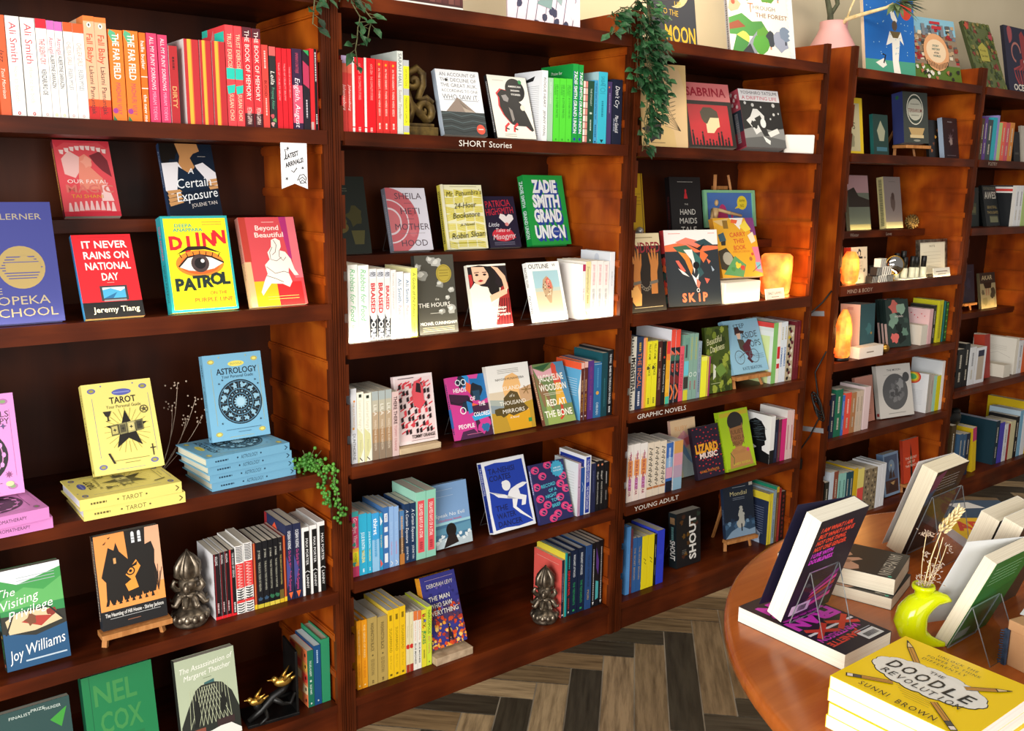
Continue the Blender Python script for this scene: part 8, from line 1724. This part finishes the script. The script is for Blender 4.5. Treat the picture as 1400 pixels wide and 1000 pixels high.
for n_, lb, x, y, z, w, d, h, m in (('wooden_block', 'flat pale wooden block under the red and black book', 1.1435, .012,   .6953, .122, .055, .0155, 'palewood'), ('stone_block', 'flat travertine block under the violet fiery book', 1.2475, .01, .0903, .12, .06, .0215, 'stone')):
    b = MB(); b.box(0, w, 0, d, 0, h); o = b.build(n_, M[m], bevel=.002); o.location = (x, y, z); tag(o, lb, 'block')
# light boxes and salt lamps
def lamp_cord(mb, pts): mb.tube(pts, .0022, 6)
def white_block(label, x, y, z, w, d, h, yaw=0):
    b = MB(); b.box(0, w, 0, d, 0, h); o = b.build('white_block', M['white'], bevel=.004); o.location = (x, y, z); o.rotation_euler = (0, 0, rad(yaw)); tag(o, label, 'block', 'white display blocks')
white_block('white cube shaped block at right of the upper shelf, third bookcase', 2.665, .06, 1.471, .1, .1, .062, -38)
white_block('bright white block under the mustard object book', 2.368, .03, .986, .18, .09, .07, 0)
s = thing('salt_lamp', 'round topped glowing salt lamp beside the bright white block', 'lamp', (2.68, .07, .986), 0, 'salt lamps')
b = MB(); b.lathe([(.05, .012), (.055, .02), (.06, .06), (.062, .11), (.06, .142), (.05, .15)], 28, squash=(1, .8)); b.build('salt_crystal', M['salt'], s)
b = MB(); b.lathe([(.056, 0), (.056, .012)], 28, squash=(1, .8)); b.build('base', M['easel'], s)
s = thing('salt_lamp', 'small glowing salt lamp beside the red spined book', 'lamp', (3.06, .03, 1.008), 0, 'salt lamps')
b = MB(); b.lathe([(.022, .008), (.03, .02), (.034, .06), (.03, .1), (.016, .125)], 14, smooth=False); b.build('salt_crystal', M['salt_hot'], s)
b = MB(); b.lathe([(.026, 0), (.026, .008)], 18); b.build('base', M['easel'], s)
s = thing('salt_lamp', 'tall glowing salt crystal lamp beside the thick pink spine', 'lamp', (3.04, .022, .733), 0, 'salt lamps')
b = MB(); b.lathe([(.03, .012), (.037, .02), (.036, .07), (.04, .1), (.034, .14), (.026, .165), (.01, .19)], 9, smooth=False, squash=(1, .7)); b.build('salt_crystal', M['salt_hot'], s)
b = MB(); b.lathe([(.034, 0), (.034, .012)], 18, squash=(1, .7)); b.build('base', M['black'], s)
for x, y, z, p in ((2.68, .0, 1.09, 1.1), (3.05, -.03, 1.09, .5), (3.04, -.03, .85, .7)):
    l = bpy.data.lights.new('salt_lamp_glow', 'POINT'); l.energy = p; l.color = (1, .5, .14); l.shadow_soft_size = .03
    o = bpy.data.objects.new('salt_lamp_glow', l); COL.objects.link(o); o.location = (x, y, z)
c = thing('price_card', 'small white price card in front of the round topped lamp', 'card', (2.552, .006, .986), 0, 'small white cards', (rad(-12), 0, 0))
b = MB(); b.box(0, .1, 0, .002, 0, .042, 'f4f0e4'); a = Art(b, .1, .042, lambda x, y, e: (x, -e, y)); a.t('SALT LAMPS', .5, .62, .18, '6a5a3a', w=.7); a.rect(.3, .3, .7, .34, '8a7a5a'); b.build('card', M['print'], c)
c = thing('price_card', 'small white price card in front of the framed sign', 'card', (3.63, .012, 1.008), 0, 'small white cards', (rad(-12), 0, 0))
b = MB(); b.box(0, .13, 0, .002, 0, .04, 'f2ecdc'); a = Art(b, .13, .04, lambda x, y, e: (x, -e, y)); a.rect(.15, .6, .85, .68, '8a7a6a'); a.rect(.25, .35, .75, .41, '8a7a6a'); b.build('card', M['print'], c)
# wooden mannequin, foil, mirror, bottles, boxes, frame
m_ = thing('artist_mannequin', 'small jointed wooden figure reaching over the mustard book', 'figurine', (2.487, .2, 1.178))
b = MB(); b.tube([(.01, 0, .07), (.015, 0, .11)], [.009, .012], 10); b.build('torso', M['mannequin'], m_)
b = MB(); b.ball((.016, 0, .128), .009, sq=(.8, .8, 1.2)); b.build('head', M['mannequin'], m_)
for sg, q in ((1, [(.016, -.01, .105), (.05, -.03, .095), (.095, -.045, .085)]), (-1, [(.01, .01, .105), (-.015, -.01, .075), (-.025, -.02, .045)])):
    b = MB(); b.tube(q, [.006, .0055, .0045], 8); b.ball(q[1], .0065); b.build('arm', M['mannequin'], m_)
for sg in (-1, 1):
    b = MB(); b.tube([(.01 + .008 * sg, 0, .07), (.008 + .012 * sg, -.012, .037), (.008 + .012 * sg, 0, .003)], [.008, .007, .005], 8); b.build('leg', M['mannequin'], m_)
b = MB(); b.ball((0, 0, .02), .02, 9, 7, sq=(1, .8, 1)); b.ball((.012, -.004, .04), .014, 8, 6); b.ball((-.01, .004, .012), .013, 8, 6)
o = b.build('foil_ball', M['foil']); o.location = (2.12, .196, 1.1785); tag(o, 'crumpled silvery foil lump on the upper ledge, third bookcase', 'ornament')
m_ = thing('vanity_mirror', 'small round gold mirror on a stand, mind and body shelf', 'mirror', (3.366, .035, 1.008))
T0 = Matrix.Translation((0, 0, .062)) @ Matrix.Rotation(rad(-35), 4, 'Z') @ Matrix.Rotation(rad(90), 4, 'X')
b = MB(); b.lathe([(.034, -.003), (.038, -.003), (.038, .003), (.034, .003)], 28, T=T0); b.build('rim', M['gold'], m_)
b = MB(); b.lathe([(.034, -.001), (.034, .0035)], 28, T=T0); b.build('glass', M['mirror'], m_)
b = MB(); b.tube([(0, 0, .004), (0, 0, .026)], .004, 8); b.lathe([(.02, 0), (.02, .004)], 18); b.build('stand', M['gold'], m_)
t_ = MB(); t_.box(0, .17, 0, .065, 0, .008); o = t_.build('display_tray', M['white'], bevel=.002); o.location = (3.405, .012, 1.008); tag(o, 'narrow white tray carrying the black capped bottles', 'tray')
bl = ['leftmost', 'second from left', 'third from left', 'fourth from left', 'fifth from left', 'rightmost']
for i, (bx, by, bh) in enumerate(((3.425, .06, .075), (3.45, .04, .06), (3.475, .062, .082), (3.50, .036, .062), (3.528, .036, .06), (3.565, .026, .062))):
    q = thing('roller_bottle', f'{bl[i]} of six black capped bottles on the white tray', 'bottle', (bx, by, 1.016), 0, 'black capped bottles')
    b = MB(); b.lathe([(.012, 0), (.013, .003), (.013, bh * .62), (.009, bh * .68)], 14); b.build('bottle_body', M['frost'], q)
    b = MB(); b.lathe([(.0105, bh * .66), (.0105, bh + .02), (.009, bh + .022)], 14); b.build('cap', M['black'], q)
R = random.Random(11)
pos = [(3.2, .009, 0, 4), (3.252, .009, 0, -4), (3.304, .009, 0, 4), (3.3, .06, 0, -6), (3.226, .011, .0312, 10), (3.28, .011, .0312, -8), (3.296, .06, .0312, 9), (3.25, .011, .0624, 8)]
bl = ['leftmost in bottom layer', 'second in bottom layer', 'third in bottom layer', 'rightmost in bottom layer', 'leftmost in middle layer', 'centre one in middle layer', 'rightmost in middle layer', 'topmost']
for i, (x, y, dz, yw) in enumerate(pos):
    b = MB(); b.box(-.024, .024, 0, .026, 0, .031, 'f0ece0' if i % 2 else '1c1b1c')
    a = Art(b, .048, .031, lambda x_, y_, e: (-.024 + x_, -e, y_))
    for j in range(4): a.poly([(.25 * j, .05), (.25 * j + .12, .95), (.25 * j + .2, .95), (.25 * j + .08, .05)], '1c1b1c' if i % 2 else 'f0ece0')
    o = b.build('patterned_box', M['print']); o.location = (x, y, 1.008 + dz); o.rotation_euler = (0, 0, rad(yw)); tag(o, f'black and white striped box, {bl[i]} of the pile', 'box', 'black and white striped boxes')
f = thing('framed_sign', 'brass and brown framed notice on the mind and body shelf', 'sign', (3.577, .052, 1.0085), 0, None, (rad(-6), 0, 0))
b = MB(); b.box(.012, .213, .0, .006, .012, .14, 'ece4cc'); a = Art(b, .225, .152, lambda x, y, e: (x, -e, y)); a.t('NOTE', .5, .82, .06, '6a5a44', w=.24); a.small(.2, .8, .66, 'b8ac90', 5, .09); a.poly([(.1, .25), (.4, .3), (.9, .22), (.9, .12), (.1, .12)], 'cfc7b2'); b.build('notice', M['print'], f)
b = MB()
for q in ((0, .225, 0, .012), (0, .225, .14, .152), (0, .013, .012, .14), (.212, .225, .012, .14)): b.box(q[0], q[1], -.004, .008, q[2], q[3])
b.build('frame', M['bronze'], f)
o = MB(); o.ball((0, 0, .024), .022, 14, 9, sq=(1, 1, 1.1))
for i in range(60):
    zz = 1 - 2 * (i + .5) / 60; a_ = i * 2.4; r_ = math.sqrt(1 - zz * zz); p = Vector((r_ * math.cos(a_) * .022, r_ * math.sin(a_) * .022, .024 + zz * .024)); d = (p - Vector((0, 0, .024))).normalized()
    o.tube([p, p + d * .005 + Vector((0, 0, .003)), p + d * .006 + Vector((0, 0, .006))], [.004, .0035, .001], 5)
o = o.build('pinecone', M['pine']); o.location = (3.765, .205, 1.1965); tag(o, 'small golden brown pinecone on the Winter and Love ledge', 'pinecone')
white = MB(); white.box(0, .16, 0, .04, 0, .042, 'efe6dc'); a = Art(white, .16, .042, lambda x, y, e: (x, -e, y)); a.rect(.3, .45, .6, .55, '8a7a6a')
o = white.build('flat_box', M['print']); o.location = (3.115, -.004, .733); tag(o, 'low white box in front of the thick pink spine', 'box')
o = MB(); o.ball((0, 0, .018), .018, 18, 12); o = o.build('brass_ball', M['gold']); o.location = (3.325, .02, .733); tag(o, 'small dull brass ball beside the low white box', 'ornament')
o = MB(); o.ball((0, 0, .04), .05, 12, 8, sq=(1.3, .5, .8)); o.ball((.02, 0, .07), .028, 10, 7, sq=(1.4, .6, .7)); o = o.build('dark_pouch', M['iron']); o.location = (4.09, .14, .298 - .02); 
tag(o, 'dark pouch resting on top of the small blue books', 'pouch'); o.location = (4.06, .09, .305)

# ---------------------------------------------------------------- bookends
def totem(label, x, y, z, yaw, s=1.0):
    t = thing('totem_bookend', label, 'bookend', (x, y, z), rad(yaw), 'cast bronze totem bookends')
    t.scale = (s, s, s)
    b = MB(); b.lathe([(.034, 0), (.037, .006), (.034, .011), (.036, .016), (.04, .022), (.036, .03), (.028, .034), (.022, .04)], 28)
    for k in range(14):
        a = 2 * math.pi * k / 14; b.ball((.036 * math.cos(a), .036 * math.sin(a), .02), .0075, 8, 6, sq=(1, 1, 1.3))
    b.build('base', M['bronze'], t)
    b = MB(); b.lathe([(.022, .038), (.016, .05), (.018, .064), (.022, .072), (.016, .078)], 24)
    for k in range(8):
        a = 2 * math.pi * k / 8; c, s_ = math.cos(a), math.sin(a)
        b.tube([(.014 * c, .014 * s_, .072), (.024 * c, .024 * s_, .064), (.034 * c, .034 * s_, .05), (.041 * c, .041 * s_, .052), (.043 * c, .043 * s_, .058)], [.005, .008, .007, .004, .001], 7)
    b.build('leaf_collar', M['bronze'], t)
    b = MB(); b.lathe([(.016, .076), (.02, .084), (.022, .096), (.018, .108)], 24)
    for k in range(5):
        a = 2 * math.pi * k / 5 + .3; c, s_ = math.cos(a), math.sin(a)
        b.tube([(.014 * c, .014 * s_, .082), (.027 * c, .027 * s_, .084), (.034 * c, .034 * s_, .094), (.03 * c, .03 * s_, .104), (.022 * c, .022 * s_, .1)], [.005, .007, .007, .005, .003], 8)
    b.build('scrolls', M['bronze'], t)
    b = MB(); b.lathe([(.014, .104), (.022, .114), (.024, .128), (.019, .144), (.01, .16), (.002, .174)], 18, squash=(1, .75))
    for k in range(6):
        a = 2 * math.pi * k / 6; c, s_ = math.cos(a), math.sin(a)
        b.tube([(.012 * c, .01 * s_, .106), (.026 * c, .02 * s_, .12), (.024 * c, .019 * s_, .138), (.012 * c, .01 * s_, .156), (.002 * c, .002 * s_, .17)], [.004, .008, .008, .005, .001], 8)
    b.build('bud', M['bronze'], t)
totem('cast bronze totem bookend beside the black and maroon books', .618, .045, .39, 10)
totem('cast bronze totem bookend on the bottom shelf, before the coral book', 1.654, .05, .09, -10)
# scroll bookend
t = thing('scroll_bookend', 'old brass double scroll bookend beside the grey yellow book', 'bookend', (1.232, .06, 1.471), rad(-6))
b = MB(); b.box(-.042, .045, -.02, .025, 0, .022); b.box(-.036, .036, -.016, .02, .022, .03); b.build('foot', M['brass'], t, .002)
b = MB()
sp = [(.014 + .026 * (1 - i / 16) * math.cos(rad(-60 + i * 28)) , 0, .062 + .026 * (1 - i / 16) * math.sin(rad(-60 + i * 28))) for i in range(17)]
sp2 = [(-.014 + .024 * (1 - i / 16) * math.cos(rad(120 + i * 28)), 0, .128 + .022 * (1 - i / 16) * math.sin(rad(120 + i * 28))) for i in range(17)]
b.tube(sp, [.0095] * 9 + [.0095 - .0005 * i for i in range(8)], 10); b.tube(sp2, [.0085] * 9 + [.0085 - .0004 * i for i in range(8)], 10)
b.tube([sp[0], (.024, 0, .036), (-.02, 0, .075), (-.034, 0, .11), (-.028, 0, .145), (-.004, 0, .158), (.012, 0, .146), (.012, 0, .12), (-.0, 0, .09), (.02, 0, .09), (.036, 0, .078)], .0095, 10); b.tube([(-.03, 0, .03), (-.016, 0, .06), (-.03, 0, .1)], [.012, .009, .01], 10)
b.build('scroll', M['brass'], t)
# black bookend with golden birds
t = thing('bird_bookend', 'black iron bookend with reclining figure and golden birds', 'bookend', (.858, .03, .09), rad(-6))
b = MB(); b.box(-.006, .0, -.012, .085, 0, .165); b.box(-.125, .0, -.015, .07, 0, .008); b.build('plate', M['iron'], t, .001)
b = MB(); b.tube([(-.12, .0, .012), (-.09, .0, .03), (-.06, .0, .058), (-.035, .0, .07), (-.02, .0, .085)], [.006, .009, .011, .01, .006], 10); b.ball((-.098, -.002, .05), .012, sq=(.9, .9, 1.2)); b.tube([(-.09, 0, .035), (-.096, 0, .045)], .005, 8)
b.tube([(-.06, -.008, .058), (-.04, -.01, .04), (-.02, -.01, .035), (-.008, -.01, .06)], [.008, .006, .005, .004], 8); b.tube([(-.06, .008, .058), (-.038, .01, .048), (-.012, .01, .05)], [.008, .006, .004], 8); b.tube([(-.08, 0, .04), (-.08, -.02, .02), (-.1, -.024, .01)], [.006, .005, .004], 8)
b.build('figure', M['iron'], t)
for nm, (x, y, z), s_ in (('bird', (-.035, -.004, .094), 1.0), ('bird', (-.1, -.006, .062), .8)):
    b = MB(); b.ball((x, y, z), .014 * s_, 12, 8, sq=(1.6, .8, .9)); b.ball((x - .02 * s_, y, z + .01 * s_), .008 * s_, 10, 7); b.tube([(x - .026 * s_, y, z + .01 * s_), (x - .038 * s_, y, z + .012 * s_)], [.003, .0006], 6); b.tube([(x + .016 * s_, y, z), (x + .036 * s_, y, z + .008 * s_)], [.006 * s_, .002], 6); b.tube([(x, y - .006, z + .006), (x + .02 * s_, y - .014, z + .026 * s_)], [.006, .001], 6); b.tube([(x, y + .006, z + .006), (x + .02 * s_, y + .012, z + .03 * s_)], [.006, .001], 6)
    b.build(nm, M['gold'], t)

# ---------------------------------------------------------------- pennant
pn = thing('paper_pennant', 'white hand lettered swallowtail paper hanging from the red book shelf', 'paper sign', (.846, -.0092, 1.345))
W, H = .06, .0965
b = MB(); v = [(0, 0, 0), (W / 2, 0, .011), (W, 0, 0), (W, 0, H), (0, 0, H)]; v2 = [(x, .0012, z) for x, y, z in v]
b.add(v + v2, [(0, 1, 4), (1, 2, 3), (1, 3, 4), (5, 9, 6), (6, 8, 7), (6, 9, 8), (0, 4, 9, 5), (2, 7, 8, 3), (0, 5, 6, 1), (1, 6, 7, 2), (3, 8, 9, 4)], 'f4f4f8')
a = Art(b, W, H, lambda x, y, e: (x, -e, y))
a.t('LATEST', .42, .74, .095, '0c0c0e', w=.56, shear=.3, rot=18, bold=.04); a.t('ARRIVALS!', .5, .575, .095, '0c0c0e', w=.76, shear=.3, rot=18, bold=.04); a.line([(.38, .4), (.47, .36), (.6, .46)], .035, '0c0c0e'); a.line([(.12, .62), (.2, .7), (.16, .86), (.26, .84)], .03, '0c0c0e')
for u, v_ in ((.27, .88), (.82, .46), (.2, .22)): a.star(u, v_, .085, '1a1a1c', 6, .3)
for q in ([(.6, .18), (.7, .3), (.85, .32), (.95, .24), (.9, .14), (.74, .12), (.66, .2), (.8, .26), (.9, .2)], [(.7, .12), (.78, .2), (.95, .12)]): a.line(q, .03, '0c0c0e')
b.build('banner', M['print'], pn)

# ---------------------------------------------------------------- plants
def leaf(mb, p, d, up, ln, wd, fold=.15):
    d = Vector(d).normalized(); u = Vector(up); s = d.cross(u)
    if s.length < 1e-3: s = d.cross(Vector((1, 0, 0)))
    s.normalize(); n = s.cross(d).normalized(); p = Vector(p)
    q = [p, p + d * ln * .3 + s * wd * .5 + n * wd * fold, p + d * ln * .62 + s * wd * .42 + n * wd * fold, p + d * ln - n * wd * .2, p + d * ln * .62 - s * wd * .42 + n * wd * fold, p + d * ln * .3 - s * wd * .5 + n * wd * fold, p + d * ln * .35, p + d * ln * .65]
    mb.add(q, [(0, 1, 6), (1, 2, 7, 6), (2, 3, 7), (0, 6, 5), (6, 7, 4, 5), (7, 3, 4)])
def ivy(label, strands, ln, seed, dens=.012, spread=.02, wd=.55):
    R = random.Random(seed)
    t = thing('trailing_ivy', label, 'ivy', strands[0][0], 0, 'trailing ivy'); o0 = Vector(strands[0][0])
    st = MB(); lf = MB()
    for s in strands:
        pts = [Vector(p) - o0 for p in s]; st.tube(pts, .0014, 5)
        for i in range(len(pts) - 1):
            seg = pts[i + 1] - pts[i]; n = max(1, int(seg.length / dens))
            for k in range(n):
                p = pts[i] + seg * (k + R.random()) / n
                a = R.uniform(0, 2 * math.pi); d = Vector((math.cos(a), -abs(math.sin(a)) * 1.0 + .3 * R.random(), R.uniform(-1.0, .3))).normalized()
                st.tube([p, p + d * spread], .0007, 4); q = p + d * spread * R.uniform(.4, 1)
                l = ln * R.uniform(.7, 1.25)
                leaf(lf, q, d + Vector((R.uniform(-.3, .3), R.uniform(-.6, -.1), R.uniform(-.7, .1))), (R.uniform(-.3, .3), -1, R.uniform(.2, .9)), l, l * wd * R.uniform(.85, 1.1), .12)
    st.build('stem', M['stem'], t); lf.build('foliage', M['leaf'], t)
    return t
R = random.Random(3)
def hang(x, y, z0, z1, dx, n=8, seed=0, out=.03):
    q = random.Random(seed); return [(x, y, z0)] + [(x + dx * i / n + q.uniform(-.008, .008), y - out * min(1, i / 3) + q.uniform(-.006, .006), z0 + (z1 - z0) * i / n) for i in range(1, n + 1)]
ivy('thick ivy cascading over the post between second and third bookcases',
    [hang(1.895, .02, 1.83, 1.62, .0, 6, 1), hang(1.925, .01, 1.82, 1.60, .02, 6, 2), hang(1.955, .01, 1.81, 1.52, .0, 9, 3), hang(1.91, .0, 1.81, 1.50, .01, 9, 4), hang(1.93, .0, 1.80, 1.455, -.015, 10, 5), hang(1.985, .02, 1.80, 1.56, -.01, 7, 6), hang(1.9, .0, 1.83, 1.56, .05, 8, 12), hang(1.94, .0, 1.83, 1.6, .035, 8, 13), hang(1.96, .02, 1.86, 1.62, -.03, 8, 14),
     [(1.9, .03, 1.84), (1.86, .02, 1.835), (1.82, .01, 1.815), (1.79, .005, 1.80)], [(1.86, .02, 1.83), (1.82, .0, 1.79), (1.795, -.01, 1.755)], [(1.9, .05, 1.83), (1.93, .03, 1.87), (1.97, .03, 1.86), (2.0, .02, 1.82)], [(1.93, .06, 1.83), (1.96, .04, 1.90), (1.92, .03, 1.88)]], .032, 7, .0062, .02, .6)
ivy('thin ivy strand hanging over the post of the leftmost bookcases',
    [hang(1.015, .0, 1.80, 1.60, .012, 9, 8), hang(1.04, .0, 1.79, 1.67, .015, 6, 9), [(.97, .02, 1.83), (.95, .0, 1.80), (.93, -.02, 1.75), (.918, -.03, 1.685)], [(.985, .02, 1.82), (.955, -.02, 1.76), (.95, -.03, 1.73)], hang(1.0, .02, 1.83, 1.74, -.01, 5, 10)], .029, 17, .010, .018)
# string of pearls succulent
t = thing('trailing_succulent', 'small bright green bead leaved succulent spilling over the middle shelf', 'succulent', (.9, .02, .695))
st = MB(); lf = MB(); R = random.Random(9)
def pearls(pts, n, sp=.009):
    pts = [Vector(p) for p in pts]; st.tube(pts, .0012, 5)
    L_ = [(pts[i], pts[i + 1]) for i in range(len(pts) - 1)]
    for k in range(n):
        a, c = L_[min(len(L_) - 1, int(k / n * len(L_)))]; p = a.lerp(c, R.random()) + Vector((R.gauss(0, sp), R.gauss(0, sp * .7), R.gauss(0, sp * .7)))
        lf.ball(p, .0042 * R.uniform(.8, 1.15), 6, 5)
pearls([(-.02, .01, .012), (.0, .0, .03), (.02, -.02, .02)], 80, .013); pearls([(.0, .0, .02), (.02, -.03, -.0), (.024, -.034, -.05), (.026, -.034, -.075)], 62, .007); pearls([(.01, .0, .02), (.045, -.03, .01), (.055, -.035, -.05), (.062, -.036, -.115)], 100, .007); pearls([(-.01, .0, .02), (-.02, -.02, .02)], 30, .01)
for q in ([(0, 0, .02), (-.012, 0, .055)], [(.0, 0, .02), (.016, -.006, .06)], [(.01, 0, .02), (.03, -.01, .05)]): st.tube([Vector(p) for p in q], .0008, 4)
st.build('stem', M['stem'], t); lf.build('leaf_beads', M['leaf_light'], t)
# dried sprig behind the yellow book
t = thing('dried_flower_sprig', 'dried tiny flowered sprig standing between yellow and pale blue books', 'dried flowers', (.615, .2, .695))
b = MB(); tips = []
for (x, z) in ((.05, .21), (.09, .17), (.035, .16), (-.02, .2), (.065, .12), (-.035, .15), (.1, .12)):
    b.tube(curve((0, 0, 0), (x, -.01, z), (.01, 0, .0), 6), .0007, 4); tips.append(Vector((x, -.01, z)))
b.build('stem', M['drygrass'], t)
R = random.Random(2)
for p in tips:
    b = MB()
    for k in range(9): b.ball(p + Vector((R.gauss(0, .008), R.gauss(0, .006), R.gauss(0, .009))), .0022, 5, 4)
    b.build('flower_cluster', M['drygrass'], t)
# pink vase with branches on the fourth bookcase
t = thing('pink_vase', 'matte pink bottle shaped vase on the fourth bookcase top', 'vase', (3.15, .237, 1.765))
b = MB(); b.lathe([(.078, 0), (.09, .02), (.093, .06), (.088, .1), (.072, .13), (.058, .155), (.05, .175), (.05, .198), (.044, .2), (.042, .185)], 40); b.build('vase_body', M['pink'], t)
t = thing('vase_branches', 'dark branch and long leaved stem standing in the pink vase', 'branches', (3.15, .237, 1.765 + .17))
b = MB(); b.tube([(-.02, 0, 0), (-.025, 0, .05), (-.05, 0, .1), (-.055, 0, .15), (-.075, 0, .22)], [.012, .011, .009, .01, .008], 8); b.tube([(-.025, 0, .05), (-.0, -.01, .09), (-.005, 0, .14), (-.02, .0, .22)], [.009, .008, .009, .006], 8)
for p in ((-.055, 0, .15), (-.075, 0, .17), (-.0, 0, .15), (-.04, 0, .17), (-.02, 0, .16), (-.06, -.01, .18)): b.ball(p, .018, 8, 6, sq=(1.4, 1, .7))
b.build('branch', M['branch'], t)
b = MB(); b.tube([(.0, -.02, 0), (-.01, -.06, .03), (.01, -.13, .045), (.045, -.18, .06), (.07, -.19, .075)], [.006, .008, .007, .006, .005], 8); b.tube([(-.01, -.06, .03), (-.005, -.07, .07), (.0, -.09, .12)], .004, 6); b.build('stem', M['wheat'], t)
b = MB(); R = random.Random(6)
for i in range(34):
    a = R.uniform(0, 6.28); d = Vector((math.cos(a) + .4, -abs(math.sin(a)) * .5 - .1, R.uniform(-.5, .7)))
    leaf(b, Vector((.075, -.195, .08)) + d * .012, d, (0, -.3, 1), R.uniform(.06, .12), .021)
b.build('leaves', M['leaf_brom'], t)
# power cord in the gap between third and fourth bookcases
t = thing('lamp_cord', 'black lamp cord with a switch hanging in the bookcase gap', 'cord', (2.853, .02, .1))
b = MB(); q = [(.07, -.012, .9), (.04, .0, .86), (.0, .02, .82), (-.03, .03, .8)]; b.tube([Vector(p) for p in q], .003, 6)
b.tube([Vector(p) for p in ((.07, -.01, .68), (.055, .02, .6), (.06, .0, .5), (.068, -.012, .45), (.05, .01, .38), (.055, .02, .36), (.0, .03, .3), (.03, .03, .27), (.02, .05, .2), (.04, .05, .12), (-.02, .06, .06), (-.03, .06, -.098))], .003, 6)
for k in range(4): b.tube([Vector((.056 - .006 * k + .02 * math.sin(i / 10 * 6.28), -.008 + .02 * math.cos(i / 10 * 6.28), .46 + .012 * k + .034 * math.cos(i / 10 * 6.28))) for i in range(11)], .0032, 6)
b.build('cable', M['black'], t)
b = MB(); b.box(.008, .026, .022, .036, .235, .275); b.build('switch', M['black'], t, .004)
for i, (y, z, l, lb) in enumerate(((.055, .905, .07, 'grey tape strip holding the cord, upper one'), (.02, .475, .1, 'grey tape strip holding the cord, lower one'))):
    b = MB(); b.box(0, .0016, 0, l, 0, .018); o = b.build('tape_strip', M['tape']); o.location = (2.9298, y - .02, z); o.rotation_euler = (rad(-6), 0, 0); tag(o, lb, 'tape', 'grey tape strips')
